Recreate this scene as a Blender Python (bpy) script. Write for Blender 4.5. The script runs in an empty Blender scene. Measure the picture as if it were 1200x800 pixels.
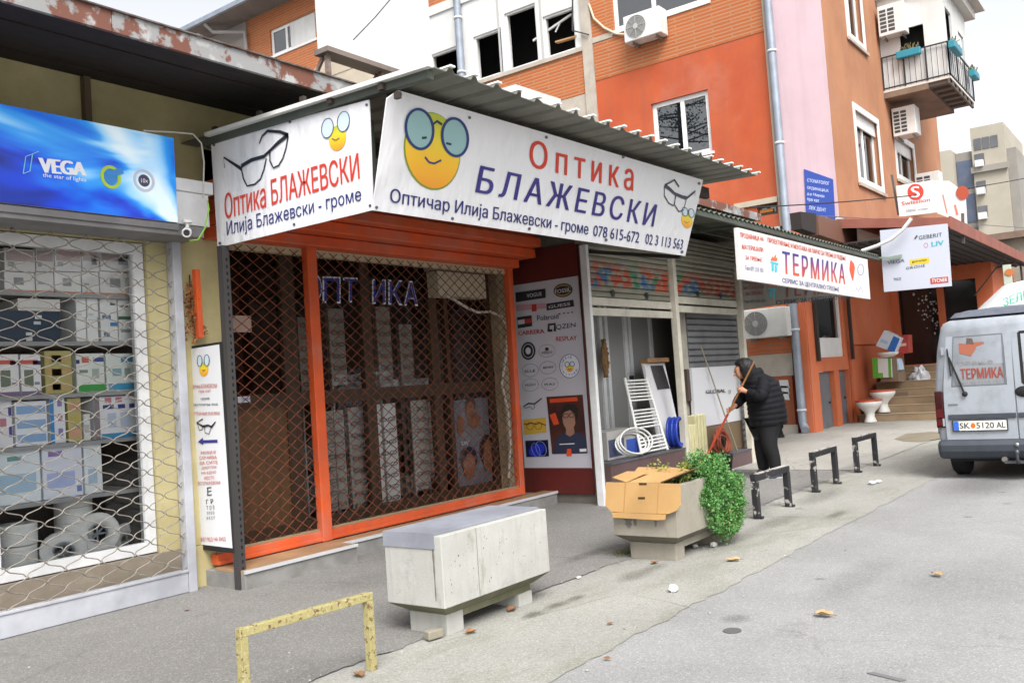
import bpy, bmesh, math, random
from mathutils import Vector, Matrix
random.seed(7)
R = math.radians
SC = bpy.context.scene
COL = SC.collection

# ------------------------------------------------------------------ camera
FPX, YAW, PIT, ROL, EYE = 1064.0, R(36.667), R(2.713), R(3.908), 1.45
_f = Vector((math.cos(PIT)*math.cos(YAW), math.cos(PIT)*math.sin(YAW), math.sin(PIT)))
_r0 = Vector((math.sin(YAW), -math.cos(YAW), 0)); _u0 = _r0.cross(_f)
_r = math.cos(ROL)*_r0 - math.sin(ROL)*_u0
_u = math.sin(ROL)*_r0 + math.cos(ROL)*_u0
CAM = Vector((0, 0, EYE))
cd = bpy.data.cameras.new('camera'); cd.sensor_width = 36; cd.lens = FPX/1200*36
cd.clip_start = .05; cd.clip_end = 2000
cam = bpy.data.objects.new('camera', cd); COL.objects.link(cam)
mw = Matrix(((_r.x, _u.x, -_f.x, 0), (_r.y, _u.y, -_f.y, 0), (_r.z, _u.z, -_f.z, EYE), (0, 0, 0, 1)))
cam.matrix_world = mw
SC.camera = cam

# ------------------------------------------------------------------ light
SUN_EL, SUN_AZ = R(50), R(-132)       # azimuth measured from +X towards +Y
w = bpy.data.worlds.new('World'); SC.world = w; w.use_nodes = True
nt = w.node_tree; nt.nodes.clear()
sky = nt.nodes.new('ShaderNodeTexSky'); sky.sky_type = 'NISHITA'; sky.sun_disc = False
sky.sun_elevation = SUN_EL; sky.sun_rotation = math.pi/2 - SUN_AZ
sky.air_density = 1.0; sky.dust_density = 4.0; sky.ozone_density = 1.0
hs = nt.nodes.new('ShaderNodeHueSaturation'); hs.inputs['Saturation'].default_value = .16
hs.inputs['Value'].default_value = 1.0
bg = nt.nodes.new('ShaderNodeBackground'); bg.inputs['Strength'].default_value = .15
wo = nt.nodes.new('ShaderNodeOutputWorld')
nt.links.new(sky.outputs[0], hs.inputs['Color']); nt.links.new(hs.outputs[0], bg.inputs['Color'])
nt.links.new(bg.outputs[0], wo.inputs['Surface'])
sd = bpy.data.lights.new('sun', 'SUN'); sd.energy = 1.5; sd.angle = R(28); sd.color = (1, .97, .93)
so = bpy.data.objects.new('sun', sd); COL.objects.link(so)
sv = Vector((math.cos(SUN_EL)*math.cos(SUN_AZ), math.cos(SUN_EL)*math.sin(SUN_AZ), math.sin(SUN_EL)))
so.rotation_euler = sv.to_track_quat('Z', 'Y').to_euler(); so.location = (0, -10, 30)
SC.view_settings.view_transform = 'Standard'
try: SC.view_settings.look = 'None'
except Exception: pass
SC.view_settings.gamma = 1; SC.view_settings.use_curve_mapping = False
SC.view_settings.exposure = 1.02
SC.render.engine = 'CYCLES'
SC.cycles.max_bounces = 8; SC.cycles.diffuse_bounces = 3; SC.cycles.transparent_max_bounces = 24
try: SC.cycles.use_denoising = True
except Exception: pass

# ------------------------------------------------------------------ helpers
def ray(x, y): return FPX*_f + (x-600)*_r - (y-400)*_u
def at_y(x, y, v): d = ray(x, y); return CAM + d*((v-CAM.y)/d.y)
def at_x(x, y, v): d = ray(x, y); return CAM + d*((v-CAM.x)/d.x)
def at_z(x, y, v=0): d = ray(x, y); return CAM + d*((v-CAM.z)/d.z)
def at_p(x, y, p0, n): d = ray(x, y); return CAM + d*((Vector(p0)-CAM).dot(n)/d.dot(n))

def tag(o, label, cat, group=None):
    o['label'] = label; o['category'] = cat
    if group: o['group'] = group
    return o
def thing(name, label, cat, loc=(0, 0, 0), rotz=0, group=None):
    o = bpy.data.objects.new(name, None); COL.objects.link(o)
    o.empty_display_size = .1
    o.location = loc; o.rotation_euler = (0, 0, rotz)
    return tag(o, label, cat, group)
def root_of(o):
    while o.parent: o = o.parent
    return o
def dup(root, loc, rotz=None, label=None):
    def cp(o, par):
        c = o.copy(); COL.objects.link(c); c.parent = par
        for ch in KIDS.get(o.name, []): cp(ch, c)
        return c
    r = cp(root, None); r.location = loc
    if rotz is not None: r.rotation_euler = (0, 0, rotz)
    if label: r['label'] = label
    return r
KIDS = {}

class MB:
    def __init__(s): s.v = []; s.f = []; s.smooth = set()
    def add(s, vs, fs, smooth=False):
        b = len(s.v); s.v += [tuple(v) for v in vs]
        for f in fs:
            if smooth: s.smooth.add(len(s.f))
            s.f.append([b+i for i in f])
        return s
    def box(s, x0, y0, z0, x1, y1, z1):
        x0, x1 = min(x0, x1), max(x0, x1); y0, y1 = min(y0, y1), max(y0, y1); z0, z1 = min(z0, z1), max(z0, z1)
        return s.add([(x0,y0,z0),(x1,y0,z0),(x1,y1,z0),(x0,y1,z0),(x0,y0,z1),(x1,y0,z1),(x1,y1,z1),(x0,y1,z1)],
            [(0,3,2,1),(4,5,6,7),(0,1,5,4),(1,2,6,5),(2,3,7,6),(3,0,4,7)])
    def obox(s, o, a, b, c):
        o, a, b, c = map(Vector, (o, a, b, c))
        vs = [o, o+a, o+a+b, o+b, o+c, o+a+c, o+a+b+c, o+b+c]
        fs = [(0,3,2,1),(4,5,6,7),(0,1,5,4),(1,2,6,5),(2,3,7,6),(3,0,4,7)]
        if a.cross(b).dot(c) < 0: fs = [f[::-1] for f in fs]
        return s.add(vs, fs)
    def bar(s, p, q, w, h=None, up=(0, 0, 1)):
        p, q = Vector(p), Vector(q); d = q-p; h = h or w; up = Vector(up)
        if abs(d.normalized().dot(up)) > .99: up = Vector((0, 1, 0))
        sx = d.cross(up).normalized(); sz = sx.cross(d).normalized()
        return s.obox(p - sx*w/2 - sz*h/2, d, sx*w, sz*h)
    def tube(s, pts, r, n=8, smooth=True, cap=True):
        pts = [Vector(p) for p in pts]; rs = r if isinstance(r, (list, tuple)) else [r]*len(pts)
        up = Vector((0, 0, 1)); vs = []; prev = None
        for i, p in enumerate(pts):
            t = (pts[min(i+1, len(pts)-1)] - pts[max(i-1, 0)])
            if t.length < 1e-9: t = Vector((0, 0, 1))
            t.normalize()
            if prev is None:
                a = t.cross(up)
                if a.length < .05: a = t.cross(Vector((1, 0, 0)))
            else: a = prev - t*prev.dot(t)
            a.normalize(); prev = a; b = t.cross(a)
            for k in range(n):
                g = 2*math.pi*(k+.5)/n; vs.append(p + (a*math.cos(g) + b*math.sin(g))*rs[i])
        fs = []
        for i in range(len(pts)-1):
            for k in range(n):
                fs.append((i*n+k, i*n+(k+1) % n, (i+1)*n+(k+1) % n, (i+1)*n+k))
        s.add(vs, fs, smooth)
        if cap:
            s.add(vs[:n], [tuple(range(n))[::-1]]); s.add(vs[-n:], [tuple(range(n))])
        return s
    def lathe(s, o, axis, prof, n=24, smooth=True):
        o = Vector(o); ax = Vector(axis).normalized()
        a = ax.cross(Vector((0, 0, 1)))
        if a.length < .05: a = Vector((1, 0, 0))
        a.normalize(); b = ax.cross(a); vs = []
        for (r, h) in prof:
            for k in range(n):
                g = 2*math.pi*k/n; vs.append(o + ax*h + (a*math.cos(g)+b*math.sin(g))*r)
        fs = [(i*n+k, i*n+(k+1) % n, (i+1)*n+(k+1) % n, (i+1)*n+k) for i in range(len(prof)-1) for k in range(n)]
        return s.add(vs, fs, smooth)
    def prism(s, poly, d):
        d = Vector(d); p = [Vector(q) for q in poly]; n = len(p)
        nrm = Vector((0, 0, 0))
        for i in range(n): nrm += p[i].cross(p[(i+1) % n])
        if nrm.dot(d) > 0: p = p[::-1]
        vs = p + [q+d for q in p]
        return s.add(vs, [tuple(range(n)), tuple(range(2*n-1, n-1, -1))] +
                     [(i, i+n, (i+1) % n + n, (i+1) % n) for i in range(n)])
    def quad(s, a, b, c, d): return s.add([a, b, c, d], [(0, 1, 2, 3)])
    def ring(s, c, u, v, ru, rv, wd, d, n=32):     # elliptical ring standing d proud
        c, u, v, d = Vector(c), Vector(u), Vector(v), Vector(d); vs = []
        for k in range(n):
            g = 2*math.pi*k/n; e = u*math.cos(g); h = v*math.sin(g)
            vs += [c+e*(ru-wd)+h*(rv-wd), c+e*ru+h*rv, c+e*ru+h*rv+d, c+e*(ru-wd)+h*(rv-wd)+d]
        fs = []
        for k in range(n):
            a, b = 4*k, 4*((k+1) % n)
            for j in range(4): fs.append((a+j, a+(j+1) % 4, b+(j+1) % 4, b+j))
        return s.add(vs, fs)
    def disc(s, c, u, v, ru, rv, d, n=32):
        c, u, v = Vector(c), Vector(u), Vector(v)
        return s.prism([c+u*ru*math.cos(2*math.pi*k/n)+v*rv*math.sin(2*math.pi*k/n) for k in range(n)], d)
    def build(s, name, mat, parent=None, local=False, bevel=0, label=None, recalc=False):
        me = bpy.data.meshes.new(name)
        off = Vector((0, 0, 0))
        if parent and not local: off = Vector(root_of(parent).location)
        me.from_pydata([Vector(v)-off for v in s.v], [], s.f)
        for i in s.smooth: me.polygons[i].use_smooth = True
        if recalc or bevel:
            bm = bmesh.new(); bm.from_mesh(me)
            if recalc: bmesh.ops.recalc_face_normals(bm, faces=bm.faces)
            bm.to_mesh(me); bm.free()
        me.materials.append(mat); me.update()
        o = bpy.data.objects.new(name, me); COL.objects.link(o)
        if parent:
            o.parent = parent; KIDS.setdefault(parent.name, []).append(o)
        if bevel:
            m = o.modifiers.new('bevel', 'BEVEL'); m.width = bevel; m.segments = 2; m.limit_method = 'ANGLE'
            m.angle_limit = R(40)
        if label: o['label'] = label
        return o
def build_top(mb, name, mat, label, cat, group=None, **k):
    return tag(mb.build(name, mat, **k), label, cat, group)
def structure(o): o['kind'] = 'structure'; return o

# ------------------------------------------------------------------ materials
def hx(s):
    s = s.lstrip('#'); c = [int(s[i:i+2], 16)/255 for i in (0, 2, 4)]
    return tuple((x/12.92 if x <= .04045 else ((x+.055)/1.055)**2.4) for x in c)
def _c(c): return (*hx(c), 1) if isinstance(c, str) else (*c, 1)
def _n(t, k, **kw):
    n = t.nodes.new(k)
    for a, b in kw.items(): setattr(n, a, b)
    return n
def base(name):
    m = bpy.data.materials.new(name); m.use_nodes = True; t = m.node_tree
    p = t.nodes['Principled BSDF']; co = _n(t, 'ShaderNodeTexCoord')
    return m, t, p, co
def noise(t, vec, sc, det=5, rough=.6):
    n = _n(t, 'ShaderNodeTexNoise'); n.inputs['Scale'].default_value = sc; n.inputs['Detail'].default_value = det
    n.inputs['Roughness'].default_value = rough
    t.links.new(vec, n.inputs['Vector']); return n.outputs['Fac']
def ramp(t, fac, a, b, ca=(0, 0, 0, 1), cb=(1, 1, 1, 1)):
    r = _n(t, 'ShaderNodeValToRGB'); r.color_ramp.elements[0].position = a; r.color_ramp.elements[1].position = b
    r.color_ramp.elements[0].color = ca; r.color_ramp.elements[1].color = cb
    t.links.new(fac, r.inputs[0]); return r.outputs[0]
def mix(t, fac, a, b, mode='MIX'):
    m = _n(t, 'ShaderNodeMix', data_type='RGBA', blend_type=mode)
    for s, v in ((m.inputs[0], fac), (m.inputs[6], a), (m.inputs[7], b)):
        if hasattr(v, 'links'): t.links.new(v, s)
        else: s.default_value = v
    return m.outputs[2]
def mapping(t, vec, sc=(1, 1, 1), rot=(0, 0, 0)):
    m = _n(t, 'ShaderNodeMapping'); m.inputs['Scale'].default_value = sc; m.inputs['Rotation'].default_value = rot
    t.links.new(vec, m.inputs['Vector']); return m.outputs[0]
def bump(t, p, h, st, dist=.01):
    b = _n(t, 'ShaderNodeBump'); b.inputs['Strength'].default_value = st; b.inputs['Distance'].default_value = dist
    t.links.new(h, b.inputs['Height']); t.links.new(b.outputs[0], p.inputs['Normal'])
def mat(name, c, c2=None, sc=4, lo=.4, hi=.65, rough=.6, metal=0, bmp=0, bsc=60, streak=None, grime=0, gsc=2, spec=.5, rain=0, rsc=1.0):
    m, t, p, co = base(name); v = co.outputs['Object']
    p.inputs['Roughness'].default_value = rough; p.inputs['Metallic'].default_value = metal
    p.inputs['Specular IOR Level'].default_value = spec
    col = _c(c)
    if c2 is not None:
        vv = mapping(t, v, streak) if streak else v
        col = mix(t, ramp(t, noise(t, vv, sc), lo, hi), _c(c), _c(c2))
    if grime:
        g = ramp(t, noise(t, v, gsc, 8, .7), .35, .75)
        col = mix(t, g, col, mix(t, grime, col, (.12, .11, .09, 1)))
    if rain:                                   # old rain runs and washed patches
        a = ramp(t, noise(t, mapping(t, v, (3*rsc, 3*rsc, .22*rsc)), 1.4, 6, .7), .48, .78)
        col = mix(t, a, col, mix(t, rain, col, (.10, .085, .07, 1)))
        b = ramp(t, noise(t, v, .8*rsc, 5, .6), .5, .8)
        col = mix(t, b, col, mix(t, rain*.6, col, (.62, .55, .50, 1)))
    if hasattr(col, 'links'):
        t.links.new(col, p.inputs['Base Color'])
        rr = _n(t, 'ShaderNodeMapRange'); rr.inputs['To Min'].default_value = max(0, rough-.08); rr.inputs['To Max'].default_value = min(1, rough+.12)
        t.links.new(noise(t, v, sc*3), rr.inputs['Value']); t.links.new(rr.outputs[0], p.inputs['Roughness'])
    else: p.inputs['Base Color'].default_value = col
    if bmp: bump(t, p, noise(t, v, bsc, 6), bmp)
    return m
def brick(name, c1, c2, mortar, axes='yz', bw=.26, bh=.085, mo=.016, paint=None):
    m, t, p, co = base(name)
    s = _n(t, 'ShaderNodeSeparateXYZ'); t.links.new(co.outputs['Object'], s.inputs[0])
    cb = _n(t, 'ShaderNodeCombineXYZ')
    t.links.new(s.outputs['XYZ'.index(axes[0].upper())], cb.inputs[0]); t.links.new(s.outputs['XYZ'.index(axes[1].upper())], cb.inputs[1])
    b = _n(t, 'ShaderNodeTexBrick'); t.links.new(cb.outputs[0], b.inputs['Vector'])
    b.inputs['Scale'].default_value = 1; b.inputs['Brick Width'].default_value = bw; b.inputs['Row Height'].default_value = bh
    b.inputs['Mortar Size'].default_value = mo; b.inputs['Color1'].default_value = _c(c1); b.inputs['Color2'].default_value = _c(c2)
    b.inputs['Mortar'].default_value = _c(mortar); b.inputs['Mortar Smooth'].default_value = .3; b.inputs['Bias'].default_value = -.2
    n = ramp(t, noise(t, co.outputs['Object'], 1.2, 6), .3, .75)
    col = mix(t, n, b.outputs['Color'], mix(t, .22, b.outputs['Color'], (.25, .12, .07, 1)))
    t.links.new(col, p.inputs['Base Color']); p.inputs['Roughness'].default_value = .85
    iv = _n(t, 'ShaderNodeMath', operation='SUBTRACT'); iv.inputs[0].default_value = 1; t.links.new(b.outputs['Fac'], iv.inputs[1])
    bump(t, p, iv.outputs[0], .6, .012)
    return m
def glass(name, tint=(.9, .95, .95), rough=0.0, refl=1.0, body=0.0):
    m = bpy.data.materials.new(name); m.use_nodes = True; t = m.node_tree; t.nodes.clear()
    o = _n(t, 'ShaderNodeOutputMaterial'); tr = _n(t, 'ShaderNodeBsdfTransparent'); tr.inputs[0].default_value = (*tint, 1)
    g = _n(t, 'ShaderNodeBsdfGlossy'); g.inputs['Roughness'].default_value = rough; g.inputs['Color'].default_value = (refl, refl, refl, 1)
    fr = _n(t, 'ShaderNodeFresnel'); fr.inputs[0].default_value = 1.5
    x = _n(t, 'ShaderNodeMixShader'); t.links.new(fr.outputs[0], x.inputs[0]); t.links.new(tr.outputs[0], x.inputs[1]); t.links.new(g.outputs[0], x.inputs[2])
    out = x.outputs[0]
    if body:                                   # pale diffuse veil painted in for the pane's bright reflection
        df = _n(t, 'ShaderNodeBsdfDiffuse'); df.inputs[0].default_value = (.6, .6, .58, 1)
        y = _n(t, 'ShaderNodeMixShader'); y.inputs[0].default_value = body
        t.links.new(out, y.inputs[1]); t.links.new(df.outputs[0], y.inputs[2]); out = y.outputs[0]
    t.links.new(out, o.inputs['Surface'])
    return m
def peeling(name, paint, under, sc=6, lo=.48, hi=.52, rough=.6, bmp=.3, third=None):
    m, t, p, co = base(name); v = co.outputs['Object']
    f = ramp(t, noise(t, v, sc, 8, .65), lo, hi)
    col = mix(t, f, _c(paint), _c(under))
    if third is not None: col = mix(t, ramp(t, noise(t, v, sc*2.3, 6), .55, .62), col, _c(third))
    t.links.new(col, p.inputs['Base Color']); p.inputs['Roughness'].default_value = rough
    bump(t, p, f, bmp, .004)
    return m
MC = {}
def flat(c, rough=.55, metal=0):
    k = (c, rough, metal)
    if k not in MC: MC[k] = mat('paint_'+str(len(MC)), c, rough=rough, metal=metal)
    return MC[k]

# ------------------------------------------------------------------ lettering
def glyphs(body, bold=0, res=3, sp=1):
    c = bpy.data.curves.new('text', 'FONT'); c.body = body; c.space_character = sp; c.size = 1; c.offset = bold; c.resolution_u = res
    o = bpy.data.objects.new('text', c); COL.objects.link(o)
    dg = bpy.context.evaluated_depsgraph_get(); dg.update()
    me = bpy.data.meshes.new_from_object(o.evaluated_get(dg))
    vs = [v.co.copy() for v in me.vertices]; fs = [list(p.vertices) for p in me.polygons]
    bpy.data.objects.remove(o); bpy.data.curves.remove(c); bpy.data.meshes.remove(me)
    return vs, fs
def text(mb, body, bl, br, tl, tr=None, bold=.0, off=.004, res=3, sp=1):
    if bold > .008:                            # heavier strokes: the line laid three times, a hair apart
        n_ = len(body); q = [Vector(bl), Vector(br), Vector(tl)]; q.append(Vector(tr) if tr is not None else q[1]+q[2]-q[0])
        d = (q[1]-q[0])*(bold*.75/max(1.5, .62*n_*sp)); nn_ = (q[1]-q[0]).cross(q[2]-q[0]).normalized()
        for k, s_ in enumerate((-1, 0, 1)): text(mb, body, *[p+d*s_+nn_*.0004*k for p in q], bold=0, off=off, res=res, sp=sp)
        return mb
    """lay a line of lettering into a quad given by its bounding box corners"""
    bl, br, tl = Vector(bl), Vector(br), Vector(tl); tr = Vector(tr) if tr is not None else br+tl-bl
    vs, fs = glyphs(body, 0, res, sp)
    if not vs: return mb
    x0 = min(v.x for v in vs); x1 = max(v.x for v in vs); y0 = min(v.y for v in vs); y1 = max(v.y for v in vs)
    n = (br-bl).cross(tl-bl).normalized()*off
    out = []
    for v in vs:
        s = (v.x-x0)/(x1-x0); t = (v.y-y0)/(y1-y0)
        out.append(bl*(1-s)*(1-t) + br*s*(1-t) + tl*(1-s)*t + tr*s*t + n)
    return mb.add(out, fs)
def text_on(mb, body, o, u, v, x, y, w, h, **k):   # on a board with origin o and unit axes u, v
    o, u, v = Vector(o), Vector(u), Vector(v); a = o+u*x+v*y
    return text(mb, body, a, a+u*w, a+v*h, **k)

# ------------------------------------------------------------------ walls with openings
def wall(mb, plane, pos, a0, a1, z0, z1, holes=(), th=.25, inward=1):
    """plane 'x': face at x=pos running along y; plane 'y': face at y=pos running along x. th goes inward (+)"""
    A = sorted({a0, a1, *[h for H in holes for h in H[:2] if a0 < h < a1]})
    Z = sorted({z0, z1, *[h for H in holes for h in H[2:] if z0 < h < z1]})
    def P(a, z, d): return (pos+d*inward, a, z) if plane == 'x' else (a, pos+d*inward, z)
    def solid(i, j):
        if not (0 <= i < len(A)-1 and 0 <= j < len(Z)-1): return False
        a = (A[i]+A[i+1])/2; z = (Z[j]+Z[j+1])/2
        return not any(h[0] < a < h[1] and h[2] < z < h[3] for h in holes)
    for i in range(len(A)-1):
        for j in range(len(Z)-1):
            if not solid(i, j): continue
            p, q, s, t = A[i], A[i+1], Z[j], Z[j+1]
            mb.quad(P(p, s, 0), P(q, s, 0), P(q, t, 0), P(p, t, 0)); mb.quad(P(p, s, th), P(p, t, th), P(q, t, th), P(q, s, th))
            if not solid(i-1, j): mb.quad(P(p, s, 0), P(p, t, 0), P(p, t, th), P(p, s, th))
            if not solid(i+1, j): mb.quad(P(q, s, 0), P(q, s, th), P(q, t, th), P(q, t, 0))
            if not solid(i, j-1): mb.quad(P(p, s, 0), P(p, s, th), P(q, s, th), P(q, s, 0))
            if not solid(i, j+1): mb.quad(P(p, t, 0), P(q, t, 0), P(q, t, th), P(p, t, th))
    return mb
def frame_rect(mb, plane, pos, a0, a1, z0, z1, w, d, mull=(), trans=()):
    """window frame: outer bars plus vertical mullions at mull and horizontal ones at trans; pos is its front"""
    def bx(p, q, s, t):
        if plane == 'x': mb.box(pos, p, s, pos+d, q, t)
        else: mb.box(p, pos, s, q, pos+d, t)
    bx(a0, a1, z0, z0+w); bx(a0, a1, z1-w, z1)
    bx(a0, a0+w, z0+w, z1-w); bx(a1-w, a1, z0+w, z1-w)
    for m in mull: bx(m-w/2, m+w/2, z0+w, z1-w)
    for z in trans: bx(a0+w, a1-w, z-w/2, z+w/2)
    return mb
def pane(plane, pos, a0, a1, z0, z1):
    m = MB()
    if plane == 'x': m.quad((pos, a0, z0), (pos, a0, z1), (pos, a1, z1), (pos, a1, z0))
    else: m.quad((a0, pos, z0), (a1, pos, z0), (a1, pos, z1), (a0, pos, z1))
    return m
# ------------------------------------------------------------------ ground
def ground_mat(name, a, b, dark, sc, stain=None, crack=0, bmp=.4, spots=()):
    m, t, p, co = base(name); v = co.outputs['Object']
    col = mix(t, ramp(t, noise(t, v, sc, 8, .65), .35, .7), _c(a), _c(b))
    col = mix(t, ramp(t, noise(t, v, 90, 3), .5, .75), col, mix(t, .35, col, _c(dark)))          # aggregate
    blot = ramp(t, noise(t, v, 1.7, 7, .75), .6, .78)
    col = mix(t, blot, col, mix(t, .5, col, _c(dark)))
    vsp = _n(t, 'ShaderNodeTexVoronoi'); vsp.inputs['Scale'].default_value = 1.6; t.links.new(v, vsp.inputs['Vector'])
    sp = ramp(t, vsp.outputs['Distance'], .05, .085, (1, 1, 1, 1), (0, 0, 0, 1))
    spm = mix(t, ramp(t, noise(t, v, .9, 2), .5, .55), (0, 0, 0, 1), sp)
    col = mix(t, spm, col, mix(t, .55, col, _c(dark)))
    if stain: col = mix(t, ramp(t, noise(t, mapping(t, v, (.5, 1.4, 1)), 1.3, 7, .7), .5, .7), col, mix(t, .6, col, _c(stain)))
    if crack:
        vo = _n(t, 'ShaderNodeTexVoronoi', feature='DISTANCE_TO_EDGE'); vo.inputs['Scale'].default_value = .55
        dv = _n(t, 'ShaderNodeTexNoise'); dv.inputs['Scale'].default_value = 3; t.links.new(v, dv.inputs['Vector'])
        ad = mix(t, .12, v, dv.outputs['Color']); t.links.new(ad, vo.inputs['Vector'])
        cr = ramp(t, vo.outputs['Distance'], .002, .008, (1, 1, 1, 1), (0, 0, 0, 1))
        cm = mix(t, ramp(t, noise(t, v, .7, 2), .48, .55), (0, 0, 0, 1), cr)
        col = mix(t, cm, col, mix(t, crack, col, (.05, .05, .045, 1)))
    for (px_, py_, rx_, ry_, am_) in spots:          # oil and tyre smudges with a place of their own
        mp = _n(t, 'ShaderNodeMapping', vector_type='TEXTURE'); mp.inputs['Location'].default_value = (px_, py_, 0); mp.inputs['Scale'].default_value = (rx_, ry_, 1)
        t.links.new(mix(t, .05, v, dnz(t, v)), mp.inputs['Vector'])
        ln = _n(t, 'ShaderNodeVectorMath', operation='LENGTH'); t.links.new(mp.outputs[0], ln.inputs[0])
        col = mix(t, ramp(t, ln.outputs['Value'], .35, 1.0, (1, 1, 1, 1), (0, 0, 0, 1)), col, mix(t, am_, col, _c(dark)))
    gr = _n(t, 'ShaderNodeTexVoronoi'); gr.inputs['Scale'].default_value = 130; t.links.new(v, gr.inputs['Vector'])
    sg = _n(t, 'ShaderNodeSeparateColor'); t.links.new(gr.outputs['Color'], sg.inputs[0])
    col = mix(t, ramp(t, sg.outputs[0], .72, .9), col, mix(t, .17, col, (.72, .71, .69, 1)))
    col = mix(t, ramp(t, sg.outputs[1], .78, .92), col, mix(t, .24, col, (.05, .05, .05, 1)))
    t.links.new(col, p.inputs['Base Color']); p.inputs['Roughness'].default_value = .88
    bump(t, p, noise(t, v, 110, 4), bmp, .008)
    return m
def dnz(t, v):
    n_ = _n(t, 'ShaderNodeTexNoise'); n_.inputs['Scale'].default_value = 9; n_.inputs['Detail'].default_value = 4; t.links.new(v, n_.inputs['Vector']); return n_.outputs['Color']
def spot(px, py, rx, ry, am): q = at_z(px, py); return (q.x, q.y, rx, ry, am)
m_road = ground_mat('asphalt', '#858584', '#949493', '#4b4a4a', 1.1, crack=.16, spots=(spot(1150, 575, 1.2, .5, .6), spot(860, 738, .12, .1, .5), spot(1000, 690, .9, .2, .25), spot(1130, 700, .7, .5, .2)))
m_strip = ground_mat('old_concrete', '#8d8c86', '#9c9b94', '#46453a', .9, stain='#6d6e59', crack=.35, spots=(spot(625, 733, .13, .06, .75), spot(652, 722, .16, .06, .7), spot(675, 713, .12, .05, .7), spot(742, 686, .25, .12, .5), spot(765, 676, .2, .08, .5), spot(770, 655, .5, .14, .55), spot(860, 640, .5, .2, .35), spot(905, 622, .6, .16, .45), spot(978, 612, .3, .08, .6), spot(960, 590, .8, .2, .45), spot(500, 745, .3, .12, .6)))
m_walk = ground_mat('walk_asphalt', '#72706d', '#7f7d79', '#434241', .8, crack=.25, spots=(spot(560, 770, .6, .3, .4), spot(690, 660, .5, .1, .6), spot(440, 690, .5, .3, .25)))
m_apron = ground_mat('pale_concrete', '#97958f', '#a5a29b', '#5a5850', .7, stain='#807e74', crack=.3)

def sheet(name, x0, x1, ya, yb, z, m, jit=.02, step=.12, seed=1):
    rng = random.Random(seed); n = int((x1-x0)/step); vs = []; fs = []
    pa = pb = 0
    for i in range(n+1):
        x = x0+(x1-x0)*i/n
        pa = .7*pa+rng.uniform(-jit, jit); pb = .7*pb+rng.uniform(-jit, jit)
        vs += [(x, ya(x)+pa, z), (x, yb(x)+pb, z)]
    for i in range(n): fs.append((2*i, 2*i+2, 2*i+3, 2*i+1))
    mb = MB().add(vs, fs); return structure(mb.build(name, m))
mb = MB(); mb.quad((-400, -400, 0), (400, -400, 0), (400, 400, 0), (-400, 400, 0))
structure(mb.build('road', m_road))
sheet('kerb_strip', -6, 40, lambda x: 2.62-.02*max(0, x-4)*.4, lambda x: 3.74, .004, m_strip, .016, .05)
sheet('pavement', -6, 12.6, lambda x: 3.74, lambda x: 9, .008, m_walk, .022, .05, seed=4)
sheet('forecourt', 12.4, 40, lambda x: 3.70, lambda x: 6.9, .012, m_apron, .01, seed=5)

# ------------------------------------------------------------------ lighting shop on the left
m_yell = mat('yellow_plaster', '#c5b98a', '#b5a878', 1.5, rough=.9, bmp=.15, grime=.35)
m_base = mat('brown_base', '#8d8273', '#7b7062', 3, rough=.9, bmp=.2, grime=.3)
m_alu = mat('white_aluminium', '#d9dadb', '#c6c7c8', 3, rough=.4)
m_steel = mat('grey_painted_steel', '#b4b6bd', '#9b9da5', 2, rough=.45, grime=.15)
m_wire = mat('galvanised_wire', '#9a948b', '#7b756d', 9, rough=.5, metal=.3)
m_dwood = mat('dark_boards', '#261d18', '#171210', 3, streak=(1, 14, 14), rough=.9, bmp=.2)
m_fascia = peeling('peeling_fascia', '#6d4436', '#8b8b8b', sc=2.6, lo=.52, hi=.55, third='#a3a3a2')
m_glass = glass('shop_glass', tint=(.985, .99, .985), body=.0)
m_shelf = mat('grey_shelf', '#a3a4a5', '#939495', 3, rough=.6)
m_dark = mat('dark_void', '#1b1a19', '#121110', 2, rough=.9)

L = thing('shop_building', 'yellow plastered lighting shop with a low flat roof and a large display window', 'shop building', (3, 6.5, 0))
mb = MB(); wall(mb, 'y', 6.5, -3, 5.7, .34, 4.0, holes=[(-1.5, 4.0, .34-.01, 2.76), (4.74, 5.71, .3, 3.0)], th=.3)
wall(mb, 'x', 4.74, 6.81, 9, 0, 4.0, th=.3, inward=-1)
mb.box(5.7, 7.2, 3.4, 7, 7.35, 4.05)
mb.build('wall', m_yell, L)
mb = MB(); mb.box(-3, 6.49, 0, 4.2, 6.8, .34); mb.build('base_wall', m_base, L)
mb = MB(); mb.box(4.2, 6.485, .0, 4.74, 6.8, .335); mb.build('wall_foot', m_yell, L)
mb = MB(); mb.box(3.53, 6.44, 2.9, 3.58, 6.5, 3.97); mb.build('downpipe', mat('brown_pipe', '#5d4f3c', rough=.7), L)
rf = MB()
rf.prism([(-6, 5.2, 3.92), (-6, 9, 4.3), (-6, 9, 4.15), (-6, 6.5, 3.98), (-6, 5.2, 3.80)], (11.6, 0, 0))
R0 = rf.build('roof', m_dwood, L)
fb = MB()
for i in range(9):
    x0 = -6+i*1.29; fb.box(x0, 5.17, 3.795, x0+1.285, 5.199, 3.925)
    fb.box(x0+.6, 5.16, 3.925, x0+.64, 5.21, 3.945)
fb.build('fascia', m_fascia, R0)
mb = MB(); mb.box(-6, 5.15, 3.926, 5.6, 5.26, 3.936); mb.build('drip_edge', mat('rust_edge', '#4a332b', '#6d6a68', 9, rough=.8), R0)
mb = MB()
for k in (1, 5): mb.box(-6, 5.35+k*.17, 3.81+k*.0235, 5.6, 5.37+k*.17, 3.83+k*.0235)
mb.build('soffit_batten', mat('dark_batten', '#2b1f1a', '#1d1613', 4, rough=.9), R0)
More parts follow.
